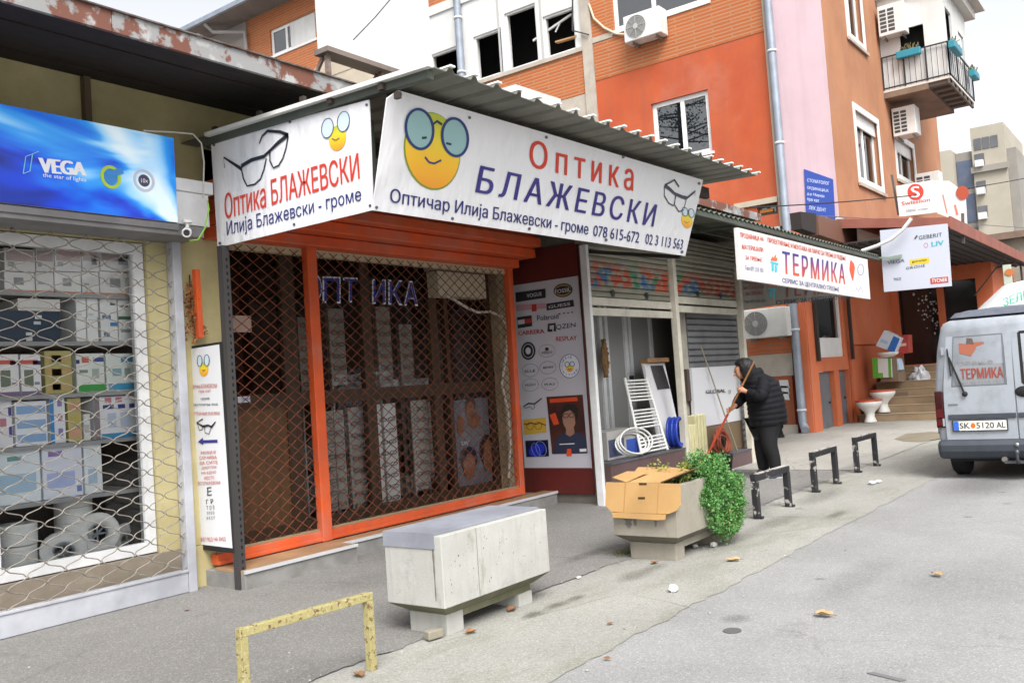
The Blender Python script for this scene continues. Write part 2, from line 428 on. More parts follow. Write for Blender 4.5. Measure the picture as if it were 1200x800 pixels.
wf = frame_rect(MB(), 'y', 6.53, -1.5, 3.99, .35, 2.75, .085, .07, mull=(2.80, .9)).build('window_frame', m_alu, L)
pane('y', 6.56, -1.5, 3.95, .4, 2.7).build('pane', m_glass, wf)
mb = MB(); mb.box(-1.5, 8.6, .1, 4.2, 8.7, 2.9); mb.box(-1.5, 6.8, .2, 4.2, 8.7, .28); mb.box(-1.5, 6.8, 2.9, 4.2, 8.7, 3.0)
mb.build('interior_wall', mat('dim_interior', '#8f8c86', '#807d77', 2, rough=.9), L)

# shelving and what stands on it
SH = thing('display_shelf', 'grey shelf unit standing inside the display window behind the rolling grille', 'shelf', (3, 6.85, 0))
SY = 6.69
sz = [at_y(160, yy, SY).z for yy in (347, 400, 457, 511, 571)]
for z in sz:
    mb = MB(); mb.box(-1, SY-.02, z-.03, 3.99, 7.3, z); mb.build('shelf_board', m_shelf, SH)
mb = MB(); mb.box(3.985, SY, .3, 4.015, 7.3, 2.8); mb.box(2.2, 7.28, .3, 4.0, 7.30, 2.8); mb.build('back_panel', mat('dark_back', '#3a3632', '#2b2825', 3, rough=.8), SH)
mb = MB(); mb.box(-1.4, SY-.1, .28, 3.99, 7.3, .385); mb.build('plinth', m_shelf, SH)

def carton(px0, px1, py0, sh, c, label, group, prints=(), dep=.3, dy=0, name='lamp_carton', zt=None, cat='carton'):
    """a carton whose front stands on the shelf board sh; px0..px1 and py0 give its front's width and top"""
    y = SY+.015+dy; x0 = at_y(px0, 450, y).x; x1 = at_y(px1, 450, y).x
    pm = (px0+px1)/2; z1 = at_y(pm, py0, y).z if zt is None else zt
    x0, x1 = [at_y(p, py0, y).x for p in (px0, px1)]
    z0 = sh+.002
    o = thing(name, label, cat, ((x0+x1)/2, y, z0), 0, group)
    if name == 'lamp_carton': q = [int(c[i:i+2], 16) for i in (1, 3, 5)]; c = '#%02x%02x%02x' % tuple(int(255-(255-v)*(.55 if min(q) > 170 else .85)) for v in q)
    MB().box(x0+.004, y, z0, x1-.004, y+dep, z1).build('box_body', flat(c, .5), o, bevel=.004)
    w, h = x1-x0-.008, z1-z0
    for (a, b, cc, d, col) in prints:
        MB().box(x0+.004+a*w, y-.002, z0+b*h, x0+.004+cc*w, y-.0003, z0+d*h).build('printed_band', flat(col, .5), o)
    return o
g1 = 'white cartons on the top shelf of the display window'
for i, (a, b) in enumerate(((4, 41), (41, 63), (63, 95), (95, 116), (116, 155))):
    xm = (a+b)/2
    zlo = sz[0]; zmid = at_y(xm, 318, SY).z; ztop = at_y(xm, 291, SY).z
    carton(a, b, 318, zlo, '#c9cbc9', 'pale lamp carton in the lower row on the top shelf of the grilled window', g1+', lower row',
           [(.0, 0, 1, .09, '#c98d6a'), (.3, .35, .62, .72, '#8f9394') if i % 2 == 0 else (.1, .4, .4, .5, '#a9acb0')], zt=zmid-.003)
    carton(a, b, 291, zmid, '#c6c6c6', 'pale lamp carton in the upper row on the top shelf of the grilled window', g1+', upper row',
           [(.05, .45, .95, .92, '#b3a3a5'), (.55, .3, .85, .7, '#7f8386') if i > 2 else (.1, .2, .3, .4, '#9aa0a4')], zt=ztop)
o = carton(-12, 71, 364, sz[1], '#22384d', 'dark navy case with small white tags on the second shelf', None,
           [(.62, .74, .72, .86, '#d7dde2'), (.60, .56, .70, .66, '#c4cbd2'), (.48, .2, .57, .3, '#d5dade'), (.48, .02, .57, .13, '#d5dade')], name='storage_case', cat='case')
zt = at_y(30, 364, SY).z
carton(20, 71, 350, zt, '#d8d6d2', 'flat white carton lying on top of the dark navy case', None, [(.1, .2, .9, .3, '#c0bdb8')], name='flat_carton')
for (a, b) in ((88, 101), (101, 115)):
    zm = at_y(a+7, 372, SY).z
    carton(a, b, 372, sz[1], '#dfe2e2', 'narrow plain white carton in the pair of stacks beside the navy case', 'narrow white cartons on the second shelf', [(.1, .88, .9, .93, '#c9d0d2')])
    carton(a, b, 348, zm, '#d9dddd', 'narrow plain white carton in the pair of stacks beside the navy case', 'narrow white cartons on the second shelf', [(.1, .1, .5, .2, '#c2c9cc')])
carton(116, 137, 347, sz[1], '#d2d8d8', 'white carton with blue ovals beside a green-banded one on the second shelf', None,
       [(.1, .5, .6, .58, '#3f6fa5'), (.55, .34, .98, .42, '#3f7fb5'), (.15, .1, .5, .2, '#4a6f9d'), (.6, .8, .9, .86, '#55616b')])
carton(137, 157, 347, sz[1], '#cdd3d2', 'white carton with a dark green band at the pier end of the second shelf', None,
       [(0, .48, 1, .55, '#2f5f4a'), (.1, .75, .6, .8, '#5c6770'), (.1, .2, .7, .27, '#8d979d')])
bulb = [(.0, .76, .85, .86, '#c95f55'), (.6, .74, 1, .84, '#3c3a78'), (.15, .22, .6, .62, '#6f7d6b'), (.0, .0, 1, .1, '#7d6c93'), (.65, .25, .9, .32, '#8d8fa0')]
carton(-5, 22, 415, sz[2], '#dcdce0', 'white bulb carton with red and violet stripes two places from the olive tiered carton', None, bulb)
carton(23, 48, 415, sz[2], '#dedee2', 'white bulb carton with a red and violet stripe beside the olive carton', None, bulb)
carton(51, 84, 411, sz[2], '#a9a055', 'olive carton in three tiers with orange labels on the third shelf', None,
       [(.05, .72, .95, .92, '#c0a86b'), (.25, .74, .6, .9, '#d07a52'), (.05, .4, .95, .6, '#bfa56a'), (.25, .42, .6, .58, '#cf7c55'), (.05, .07, .95, .25, '#c4aa70'), (.25, .09, .55, .23, '#d0825c')])
carton(88, 122, 414, sz[2], '#d3ded6', 'mint white carton with a green base stripe on the third shelf', None,
       [(.05, .02, 1, .2, '#3fa14c'), (0, .74, .12, .84, '#2a3275'), (.2, .76, .45, .92, '#cc6b5c'), (.6, .78, .98, .9, '#41589b'), (.1, .5, .4, .58, '#7f8f86'), (.55, .35, .8, .6, '#a9b7b0')])
carton(123, 159, 414, sz[2], '#d0ddd8', 'mint white carton with a sky blue base stripe on the third shelf', None,
       [(.05, .03, 1, .2, '#3f9fcc'), (.5, .76, .98, .9, '#4192c2'), (.2, .4, .5, .6, '#8fb3c0'), (.6, .35, .8, .6, '#93a7a5')])
carton(-6, 14, 462, sz[3], '#dcd9e4', 'white carton with purple dots beside the blue striped one on the fourth shelf', None, [(.75, .2, .95, .4, '#4b3f9c'), (.75, .6, .95, .75, '#43408f'), (.2, .4, .6, .55, '#c47d8d')])
carton(16, 55, 470, sz[3], '#dbe3ee', 'pale carton with three wide blue stripes on the fourth shelf', None, [(.05, .72, .95, .9, '#8fb2dc'), (.05, .4, .95, .58, '#93b5de'), (.05, .08, .95, .26, '#8db0da')])
carton(57, 76, 462, sz[3], '#d6dae4', 'upright white carton with one bright blue edge on the fourth shelf', None, [(0, 0, .25, .9, '#3d8fd0'), (.5, .15, .8, .3, '#8a83b4'), (.5, .45, .8, .6, '#b48a9a'), (.5, .75, .8, .9, '#8a83b4')])
carton(78, 95, 466, sz[3], '#b7ab62', 'narrow olive carton with orange labels on the fourth shelf', None, [(.1, .7, .9, .9, '#d09a78'), (.1, .1, .9, .3, '#d2a285'), (.2, .42, .8, .58, '#c4b262')])
carton(97, 106, 485, sz[3], '#d3d3d0', 'tiny white carton beside the narrow olive one on the fourth shelf', None, [(.1, .3, .8, .6, '#b9b9b9')])
carton(109, 160, 464, sz[3], '#d9dce6', 'wide white carton with navy dots and blue foot on the fourth shelf', None,
       [(0, 0, .12, 1, '#8a7f86'), (.2, .7, .45, .8, '#343c86'), (.55, .7, .72, .8, '#343c86'), (.82, .7, .95, .8, '#343c86'), (.25, .85, .4, .97, '#c9798a'), (.5, .85, .65, .97, '#c9798a'), (.14, 0, 1, .12, '#3b93c6'), (.3, .25, .5, .6, '#bccbe0'), (.6, .25, .85, .6, '#bccbe0')])
carton(-10, 47, 527, sz[4], '#d3e4f0', 'large pale blue panel lamp carton beside the lilac one on the fifth shelf', None, [(.3, .8, .6, .88, '#6f9e9c'), (.1, .2, .9, .55, '#a8c8e0')])
carton(48, 96, 523, sz[4], '#d2d9f2', 'lilac blue panel lamp carton in the middle of the fifth shelf', None, [(.15, .82, .5, .92, '#8f78b8'), (.1, .2, .8, .5, '#aebdea'), (.84, .08, .96, .2, '#6f7fc0')])
carton(97, 119, 520, sz[4], '#d8e6f0', 'short pale blue carton between the lilac one and the empty shelf end', None, [(.2, .2, .7, .5, '#b0c8e0')])
# cable coils
m_coil = mat('white_cable', '#eef0ef', '#dadedc', 20, streak=(1, 1, 8), rough=.5)
def coil(px, py, rpx, label, axis, group=None, thick=.1, n=9, y=7.0, z=None):
    c = at_y(px, py, y); r = rpx*.88*(c-CAM).length/FPX
    if z is not None: c.z = z
    o = thing('cable_coil', label, 'cable coil', (c.x, c.y, .386), 0, group)
    ax = Vector(axis).normalized(); mb = MB()
    prof = []
    for k in range(n+1):                                     # wound turns show as ridges
        h = -thick/2+thick*k/n; prof += [(r, h), (r*1.035, h+thick/n/2)] if k < n else [(r, h)]
    full = [(r*.48, -thick/2)] + prof + [(r*.48, thick/2), (r*.48, -thick/2)]
    mb.lathe(c, ax, full, 28); mb.build('winding', m_coil, o)
    hb = MB(); hb.lathe(c, ax, [(r*.47, -thick*.4), (r*.47, thick*.4), (r*.4, thick*.4), (r*.4, -thick*.4), (r*.47, -thick*.4)], 20)
    a = ax.cross(Vector((0, 0, 1)));  a = Vector((1, 0, 0)) if a.length < .1 else a.normalized(); b = ax.cross(a)
    for d in (a, b, (a+b).normalized()): hb.bar(c-d*r*.45, c+d*r*.45, .012, .012, up=ax)
    hb.build('core', flat('#8a929c'), o); return o
nrm = (-.55, -1, .1)
for k in range(2): coil(20, 662-28*k, 21, 'pale cable coil lying flat in the short stack beside the tall stack of coils', (0, 0, 1), 'cable coils stacked flat at the left', thick=.15, y=6.85, z=.465+.158*k)
for k in range(4): coil(59, 0, 19, 'pale cable coil lying flat in the tall stack of the window', (0, 0, 1), 'cable coils in the tall stack', thick=.115, y=6.98, z=.45+.118*k)
coil(74, 648, 25, 'cable coil tilted back on the window floor before the tall stack', (-.3, -.9, .75), y=6.80)
coil(114, 625, 24, 'cable coil standing on edge showing its spoked core', (-.4, -1, .15), y=6.84)
coil(149, 634, 21, 'cable coil leaning in the window corner next to the yellow pier', (-.2, -1, .25), y=6.92)

# rolling grille over the window
G = thing('security_grille', 'rolling grille of linked wavy wire with a grey bottom rail over the lamp shop window', 'grille', (3.2, 6.42, 0))
mb = MB(); mb.box(4.17, 6.40, .0, 4.245, 6.49, 2.86); mb.build('guide_post', m_steel, G, bevel=.004)
mb = MB(); mb.box(-1, 6.40, .012, 4.165, 6.45, .175); mb.box(-1, 6.39, .165, 4.165, 6.46, .185); mb.build('bottom_rail', m_steel, G, bevel=.003)
mb = MB(); per = .262; ph = .066; a = .033; zz = .215; k = 0
while zz < 2.86:
    pts = []; x = .6 + (per/2 if k % 2 else 0)
    while x < 4.17:
        for t, s in ((-.01, 1), (.01, 1), (.05, .62), (.10, .36), (.25, 0), (.40, -.36), (.45, -.62), (.49, -1), (.51, -1), (.55, -.62), (.60, -.36), (.75, 0), (.90, .36), (.95, .62)):
            dx = t*per
            if x+dx < 4.18: pts.append((x+dx, 6.425+(.006 if k % 2 else -.006), zz+s*a))
        x += per
    mb.tube(pts, .0044, 5); zz += ph; k += 1
mb.build('wire_mesh', m_wire, G)

# lit sign
m_lamp, t_, p_, co_ = base('blue_light_print')
v_ = co_.outputs['Object']
wv = _n(t_, 'ShaderNodeTexNoise'); wv.inputs['Scale'].default_value = 1.1; wv.inputs['Detail'].default_value = 3; wv.inputs['Distortion'].default_value = 1.2
t_.links.new(mapping(t_, v_, (.6, 1, 2.2), (0, R(28), 0)), wv.inputs['Vector'])
sx_ = _n(t_, 'ShaderNodeSeparateXYZ'); t_.links.new(v_, sx_.inputs[0])
r_ = _n(t_, 'ShaderNodeValToRGB'); e = r_.color_ramp.elements
e[0].position = .22; e[0].color = _c('#0a0c3c'); e[1].position = .9; e[1].color = _c('#dff4ff')
for q, cc in ((.36, '#0a3fd0'), (.47, '#0f74e8'), (.57, '#2f9cf2'), (.68, '#8fd0ff')):
    el = e.new(q); el.color = _c(cc)
mr = _n(t_, 'ShaderNodeMapRange'); mr.inputs['From Min'].default_value = -.6; mr.inputs['From Max'].default_value = 1.05; mr.inputs['To Min'].default_value = -.04; mr.inputs['To Max'].default_value = .02
t_.links.new(sx_.outputs[0], mr.inputs['Value'])
mz = _n(t_, 'ShaderNodeMapRange'); mz.inputs['From Min'].default_value = -.33; mz.inputs['From Max'].default_value = .33; mz.inputs['To Min'].default_value = -.26; mz.inputs['To Max'].default_value = .06
t_.links.new(sx_.outputs[2], mz.inputs['Value'])
ad = _n(t_, 'ShaderNodeMath'); t_.links.new(mr.outputs[0], ad.inputs[0]); t_.links.new(mz.outputs[0], ad.inputs[1])
ad2 = _n(t_, 'ShaderNodeMath'); t_.links.new(ad.outputs[0], ad2.inputs[0]); t_.links.new(wv.outputs['Fac'], ad2.inputs[1])
def m2_(op, a, b):
    n_ = _n(t_, 'ShaderNodeMath', operation=op)
    for s2_, q_ in zip(n_.inputs, (a, b)):
        if hasattr(q_, 'links'): t_.links.new(q_, s2_)
        else: s2_.default_value = q_
    return n_.outputs[0]
wob_ = m2_('MULTIPLY', m2_('SUBTRACT', wv.outputs['Fac'], .5), .5)
def streak_(x0_, k_, wd_, amp_):               # one printed light trail: a soft band along x = x0 + k z
    d_ = m2_('DIVIDE', m2_('ADD', m2_('SUBTRACT', sx_.outputs[0], m2_('MULTIPLY', sx_.outputs[2], k_)), m2_('SUBTRACT', wob_, x0_)), wd_)
    return m2_('MULTIPLY', m2_('POWER', 2.718, m2_('MULTIPLY', m2_('MULTIPLY', d_, d_), -1.0)), amp_)
st_ = m2_('ADD', m2_('ADD', streak_(.74, -.75, .17, .42), streak_(.90, -.28, .10, .22)), streak_(.30, -2.4, .22, .13))
ad3_ = m2_('ADD', ad2.outputs[0], st_)
t_.links.new(ad3_, r_.inputs[0]); t_.links.new(r_.outputs[0], p_.inputs['Base Color']); p_.inputs['Roughness'].default_value = .25
t_.links.new(r_.outputs[0], p_.inputs['Emission Color']); p_.inputs['Emission Strength'].default_value = .12
V = thing('shop_sign', 'glossy blue light box sign with white lettering above the lamp shop window', 'sign', (3.0, 6.1, 3.18))
mb = MB(); mb.box(1.0, 6.104, 2.855, 4.03, 6.34, 3.51); mb.build('sign_case', mat('sign_case', '#a9abb0', '#8f9196', 3, rough=.5), V)
mb = MB(); mb.box(1.0, 6.094, 2.857, 4.028, 6.103, 3.509); mb.build('printed_face', m_lamp, V)
def pv(x, y): return at_y(x, y, 6.1)
wh = flat('#f4f6fa', .4)
mb = MB(); text(mb, 'VEGA', pv(47, 203), pv(99, 206.5), pv(45, 185), pv(98, 191), bold=.10, off=.012)
text(mb, 'the star of lights', pv(49, 209), pv(100, 215), pv(49, 203), pv(100, 209), bold=.01, off=.012); mb.build('lettering', wh, V)
mb = MB(); q = [pv(26, 204), pv(29, 184), pv(37, 181), pv(34, 201)]
for i in range(4): mb.bar(q[i]+Vector((0, -.012, 0)), q[(i+1) % 4]+Vector((0, -.012, 0)), .008, .004)
mb.bar(q[2]+Vector((0, -.012, 0)), pv(44, 178)+Vector((0, -.012, 0)), .01, .004); mb.build('emblem', flat('#8fe0ef'), V)
ux, uz = Vector((1, 0, 0)), Vector((0, 0, 1))
c = pv(129, 208)+Vector((0, -.008, 0)); mb = MB(); mb.ring(c, ux, uz, .078, .085, .024, (0, -.005, 0)); mb.build('round_badge', flat('#b5d544'), V)
mb = MB(); mb.disc(c, ux, uz, .048, .055, (0, -.004, 0)); mb.obox(c+Vector((-.02, -.006, -.01)), (.12, 0, .05), (0, -.002, 0), (-.02, 0, .04)); mb.build('badge_centre', flat('#3f8fd8'), V)
c = pv(168, 212)+Vector((0, -.008, 0)); mb = MB(); mb.ring(c, ux, uz, .085, .085, .02, (0, -.004, 0)); mb.build('lens_badge', flat('#cfd3de', .3), V)
mb = MB(); mb.disc(c, ux, uz, .045, .045, (0, -.004, 0)); mb.build('badge_centre', flat('#4d4660', .3), V)
mb = MB(); text(mb, '10x', pv(164, 214.5), pv(172, 214.8), pv(164, 209.5), pv(172, 210), off=.016); mb.build('lettering', wh, V)

SB = thing('shutter_box', 'grey metal roller box running under the blue sign', 'roller box', (3, 6.3, 2.75))
mb = MB(); mb.box(0.9, 6.13, 2.765, 4.28, 6.48, 2.85); mb.box(.9, 6.11, 2.80, 4.05, 6.13, 2.85); mb.build('casing', mat('grey_roller', '#7d7b7c', '#6d6b6c', 3, rough=.5), SB, bevel=.004)
CB = thing('junction_housing', 'pale grey metal housing fixed between the blue sign and the white banner', 'metal housing', (4.2, 6.3, 2.86))
mb = MB(); mb.box(4.035, 6.12, 2.853, 4.33, 6.45, 3.11); mb.build('casing', m_alu, CB, bevel=.006)
mb = MB(); mb.box(4.035, 6.10, 3.111, 4.365, 6.46, 3.21); mb.build('lid', m_alu, CB, bevel=.006)
# cctv camera
c0 = at_y(219, 272, 6.0)
CC = thing('security_camera', 'white bullet security camera on a short bracket below the grey housing', 'camera', tuple(c0))
ax = Vector((-.55, -.75, -.25)).normalized()
mb = MB(); mb.lathe(c0, ax, [(0, -.07), (.034, -.07), (.036, .06), (.03, .075), (.026, .06), (0, .06)], 20); mb.build('barrel', flat('#e4e4e2', .4), CC)
mb = MB(); mb.disc(c0+ax*.063, ax.cross(uz).normalized(), ax.cross(ax.cross(uz)).normalized(), .022, .022, ax*.002); mb.build('lens', flat('#2a2a2e', .1), CC)
mb = MB(); mb.tube([c0+Vector((.02, .03, .02)), c0+Vector((.05, .06, .07)), c0+Vector((.05, .1, .12))], .014); mb.disc(c0+Vector((.05, .06, .085)), ux, Vector((0, 1, 0)), .035, .035, (0, 0, .02)); mb.build('bracket', flat('#dcdcda', .5), CC)
CW = MB(); CW.tube([at_y(x, y, 6.05) for x, y in ((222, 282), (232, 281), (240, 268), (245, 245), (243, 235))], .006, 6)
build_top(CW, 'cable', flat('#8fc93a'), 'green cable running up from the security camera', 'cable')
CW = MB(); CW.tube([at_y(x, y, 6.02) for x, y in ((168, 153), (205, 155), (226, 157), (236, 168), (239, 190), (238, 232))], .007, 6)
build_top(CW, 'cable', flat('#b7b3a8'), 'pale grey cable hanging from the roof edge beside the blue sign', 'cable')
# ------------------------------------------------------------------ optician's kiosk
m_or = mat('orange_paint', '#d9571f', '#c54a1b', 2.5, rough=.5, grime=.35, gsc=4, rain=.22, rsc=2.5)
m_or2 = mat('orange_paint_worn', '#d9581f', '#c84c1b', 3, rough=.5, grime=.35, gsc=5)
m_rust = mat('rusty_link', '#80432a', '#503020', 12, rough=.8)
m_rdark = mat('roof_underside', '#7b7c72', '#696a62', 2, rough=.7, grime=.3)
m_wood = mat('dark_wood_frame', '#43301f', '#332417', 3, streak=(6, 6, 1), rough=.5)
m_panel = mat('brown_panel', '#5f442b', '#4f3823', 3, streak=(8, 8, 1), rough=.5)
m_green = mat('dark_green_beam', '#4a5148', '#3b413a', 4, rough=.6, grime=.3)
GY = 6.38
K = thing('optician_shop', 'orange framed optician shop with a mesh grille, corrugated canopy and dark interior', 'shop', (6.8, 6.4, 0))
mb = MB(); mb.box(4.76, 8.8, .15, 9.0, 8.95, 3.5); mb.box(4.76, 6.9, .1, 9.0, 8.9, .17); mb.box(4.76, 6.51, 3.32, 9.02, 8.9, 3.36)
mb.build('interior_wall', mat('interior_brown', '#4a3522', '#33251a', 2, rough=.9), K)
mb = MB(); mb.box(9.02, 5.56, .0, 9.1, 8.9, 3.3); mb.build('side_wall', mat('side_wall', '#6f6a62', '#5c574f', 2, rough=.9), K)
# frame
mb = MB(); mb.box(4.42, GY, .165, 8.55, GY+.08, .255); mb.box(4.42, GY-.02, .165, 8.55, GY, .20); mb.build('sill_rail', m_or, K, bevel=.006)
mb = MB(); mb.box(5.505, GY-.03, .16, 5.62, GY+.05, 2.83); mb.build('post', m_or, K, bevel=.008)
mb = MB(); mb.bar((8.57, GY+.03, .16), (8.625, GY+.03, 2.83), .085); mb.build('post', m_or, K, bevel=.008)
mb = MB(); mb.bar(at_y(232, 316, GY)+Vector((-.02, 0, 0)), at_y(238, 396, GY)+Vector((-.03, 0, 0)), .045); mb.build('post', m_or2, K)
mb = MB()
mb.box(4.5, GY-.12, 2.82, 8.66, GY+.1, 2.92); mb.box(4.5, GY-.28, 2.925, 8.78, GY+.1, 3.03); mb.box(4.5, GY-.40, 3.035, 8.74, GY+.1, 3.14); mb.box(4.5, GY-.34, 3.145, 8.70, GY+.1, 3.30)
mb.build('shutter_box', m_or, K, bevel=.012)
mb = MB(); mb.box(4.76, GY+.05, 2.76, 8.6, GY+.12, 2.84); mb.build('top_strip', flat('#b3a78a', .8), K)
# wall behind the canopy
mb = MB(); mb.box(4.56, 6.5, 3.30, 9.2, 6.6, 3.6); mb.build('header', flat('#3b3833', .8), K)

def links(x0, x1, z0, z1, pw, ph, r):
    mb = MB(); sl = ph/pw; d = (x1-x0); y = GY+.03
    for s in (1, -1):
        n = int((d + (z1-z0)/sl)/pw)+2
        for k in range(-1, n):
            c = x0 + k*pw if s < 0 else x0 + k*pw - (z1-z0)/sl
            # line x = c + (z - z0)/sl for s=+1 ; x = c - (z - z0)/sl for s=-1
            a, b = (z0, z1)
            xa, xb = c, c + s*(z1-z0)/sl
            t0, t1 = 0., 1.; dx = xb-xa
            lo, hi = sorted(((x0-xa)/dx, (x1-xa)/dx)); t0 = max(t0, lo); t1 = min(t1, hi)
            if t1-t0 < .003: continue
            j = lambda: random.uniform(-.004, .004)
            mb.tube([(xa+dx*t0+j(), y+.004*s, z0+(z1-z0)*t0), (xa+dx*t1+j(), y+.004*s, z0+(z1-z0)*t1)], r, 4, cap=False)
    return mb
KG = thing('security_grille', 'rusty diamond mesh grille drawn across the orange optician shopfront', 'grille', (6.8, GY+.03, .25))
links(4.70, 5.50, .26, 2.80, .152, .107, .0042).build('link_mesh', m_rust, KG)
links(5.63, 8.53, .26, 2.80, .152, .107, .0042).build('link_mesh', m_rust, KG)
mb = MB(); mb.box(4.44, GY+.02, .256, 8.53, GY+.05, .275); mb.build('bottom_rail', flat('#8d7a5f', .7), KG)
# shopfront behind the mesh
FY = 6.86
def fz(px, py): return at_y(px, py, FY).z
def fx(px, py=460): return at_y(px, py, FY).x
mb = MB()
zr0, zr1 = fz(470, 466), fz(470, 452)
xs = [fx(336), fx(352), fx(430), fx(441), fx(509), fx(518), fx(527), fx(531), fx(576), fx(580)]
mb.box(4.6, FY, zr0, xs[8], FY+.08, zr1)                               # transom
for a, b in ((0, 1), (2, 3), (4, 5), (6, 7), (8, 9)): mb.box(xs[a], FY+.005, .2, xs[b], FY+.075, 2.95)
mb.box(4.62, FY+.005, .2, 4.72, FY+.075, 2.95)
mb.box(4.6, FY-.01, fz(300, 473), xs[0], FY+.085, fz(300, 463))
zl0, zl1 = fz(430, 360), fz(430, 322)
mb.box(4.6, FY, 2.9, 9.0, FY+.08, 3.32); mb.box(4.6, FY-.01, .17, 9.0, FY+.085, .30)
SF = mb.build('shopfront_frame', m_wood, K)
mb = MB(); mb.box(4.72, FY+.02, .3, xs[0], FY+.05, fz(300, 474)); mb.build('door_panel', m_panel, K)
pane('y', FY+.04, 4.6, xs[9], .3, 2.9).build('pane', glass('dark_shop_glass', tint=(.93, .93, .92)), SF)
mb = MB(); mb.box(xs[9], 6.72, .18, 9.015, 6.85, 3.2); mb.build('plastered_pier', mat('pier_plaster', '#a5977a', '#8f8268', 2.5, rough=.9, grime=.4), K)
# letters on the glass
LL = thing('window_lettering', 'blue cut-out shop letters with pale outlines mounted behind the mesh grille', 'lettering', (6.4, FY, 2.3))
for ch, (x0, y0, x1, y1) in zip('ОПТИКА', ((362, 322, 376, 352), (378, 324, 398, 355), (402, 325, 418, 354), (436, 327, 451, 356), (455, 328, 471, 357), (473, 329, 489, 358))):
    q = [at_y(*c_, FY) for c_ in ((x0, y1), (x1, y1+.6), (x0, y0), (x1, y0+.6))]
    ce = sum(q, Vector())/4; q2 = [c_ + (ce-c_)*.12 for c_ in q]
    lf = text(MB(), ch, *q2, bold=.015, off=.012).build('letter', flat('#2c3b9c', .4), LL)
    text(MB(), ch, *q, bold=.05, off=.006).build('outline', flat('#eceef4', .5), lf)
# things inside
ID = 7.0
def rack(px0, px1, py0, py1, label, y=ID, c='#a29f9a'):
    a = at_y(px0, py1, y); b = at_y(px1, py0, y); z0 = max(a.z, .2)
    o = thing('spectacle_rack', label, 'display rack', ((a.x+b.x)/2, y, .18), 0)
    mb = MB(); mb.box(a.x, y, z0, b.x, y+.03, b.z); mb.box(a.x, y-.02, .18, a.x+.02, y+.02, b.z); mb.build('panel', flat(c, .6), o)
    sp = MB(); n = int((b.z-z0)/.12)
    for k in range(n):
        z = z0+.06+k*.12; xm = (a.x+b.x)/2; wd = (b.x-a.x)*.2
        for s in (-1, 1): sp.ring((xm+s*wd, y-.02, z), ux, uz, wd*.9, .022, .006, (0, -.006, 0), n=12)
    sp.build('spectacles', flat('#3a3330', .4), o)
    return o
for i_, (a_, b_, c_, d_, col_) in enumerate(((352, 366, 372, 458, '#8f8b85'), (470, 482, 380, 448, '#9d9993'), (427, 438, 484, 598, '#a5a19b'), (502, 510, 470, 560, '#b9b5af'))):
    rack(a_, b_, c_, d_, ('narrow upper spectacle rack between the door and the orange post', 'short upper spectacle rack above the white counter', 'dim spectacle rack between two brighter ones below the window rail', 'slim spectacle rack beside the portrait poster')[i_], y=7.15, c=col_)
rack(384, 402, 480, 600, 'pale lower spectacle rack beside the orange post, below the blue letters')
rack(413, 427, 476, 600, 'pale spectacle rack second from the orange post')
rack(446, 463, 472, 592, 'bright white spectacle rack under the middle of the window', c='#dcdddd')
rack(486, 499, 468, 575, 'grey spectacle rack between the bright white one and the poster', c='#aaa7a2')
rack(388, 402, 362, 452, 'upper grey spectacle rack hanging behind the first blue letters', c='#95918b')
rack(444, 456, 360, 450, 'upper grey spectacle rack hanging behind the last blue letters', c='#95918b')
a, b = at_y(441, 452, 7.2), at_y(509, 440, 7.2)
CT = thing('counter', 'white topped counter inside the optician window', 'counter', ((a.x+b.x)/2, 7.4, .18))
MB().box(a.x, 7.2, a.z-.02, b.x, 7.7, b.z-.02).build('counter_top', flat('#d6d8dd', .4), CT); MB().box(a.x+.05, 7.25, .18, b.x-.05, 7.65, a.z-.025).build('body', flat('#4b3a2c', .6), CT)
a, b = at_y(513, 347, 6.7), at_y(567, 322, 6.7)
AU = thing('indoor_unit', 'beige wall unit with a white hose hanging inside the mesh grille beside the plastered pier', 'wall unit', ((a.x+b.x)/2, 6.75, a.z))
MB().box(a.x, 6.68, a.z, b.x, 6.85, b.z).build('casing', flat('#bdb29a', .6), AU, bevel=.01)
MB().box(a.x-.03, 6.67, b.z+.01, b.x+.03, 6.855, b.z+.06).build('top_trim', flat('#8c8270', .6), AU)
mb = MB(); mb.tube([at_y(x, y, 6.66) for x, y in ((523, 346), (535, 353), (548, 361), (560, 366), (574, 365), (588, 371), (595, 385), (593, 415), (588, 450), (595, 480), (598, 520), (596, 560))], .016, 8); mb.build('hose', flat('#c9c4b8', .5), AU)
mb = MB(); pt = [at_y(x, y, 6.93) for x, y in ((530, 572), (600, 560), (597, 462), (528, 470))]
PO = thing('portrait_poster', 'dim poster board with three tinted portraits inside the window beside the plastered pier', 'poster', tuple((pt[0]+pt[1])/2))
mb.prism(pt, (0, .02, 0)); mb.build('board', flat('#7a808c', .6), PO)
def blob(mb, cx, cy, rx, ry, y, d=-.004, n=24):
    return mb.prism([at_y(cx+rx*math.cos(2*math.pi*k/n), cy+ry*math.sin(2*math.pi*k/n), y) for k in range(n)], (0, d, 0))
hb = MB(); sk = MB(); 
for (x, y, rx, ry) in ((551, 478, 5, 10), (549, 540, 9, 14), (571, 530, 8, 18)): blob(hb, x, y-2.5, rx*1.15, ry*1.05, 6.925)
for (x, y, rx, ry) in ((551, 482, 5, 12), (556, 492, 7, 9), (540, 498, 4, 12), (550, 546, 7, 15), (572, 534, 6, 19)): blob(sk, x, y, rx, ry, 6.918)
hb.build('printed_hair', flat('#2d211c', .6), PO); sk.build('printed_skin', flat('#96654a', .6), PO)
mb = MB(); text(mb, 'RW', at_y(540, 522, 6.92), at_y(549, 521, 6.92), at_y(540, 517, 6.92), at_y(549, 516, 6.92), bold=.03); mb.build('lettering', flat('#e3e6ea'), PO)
a, b = at_y(273, 389, FY-.03), at_y(294, 370, FY-.03)
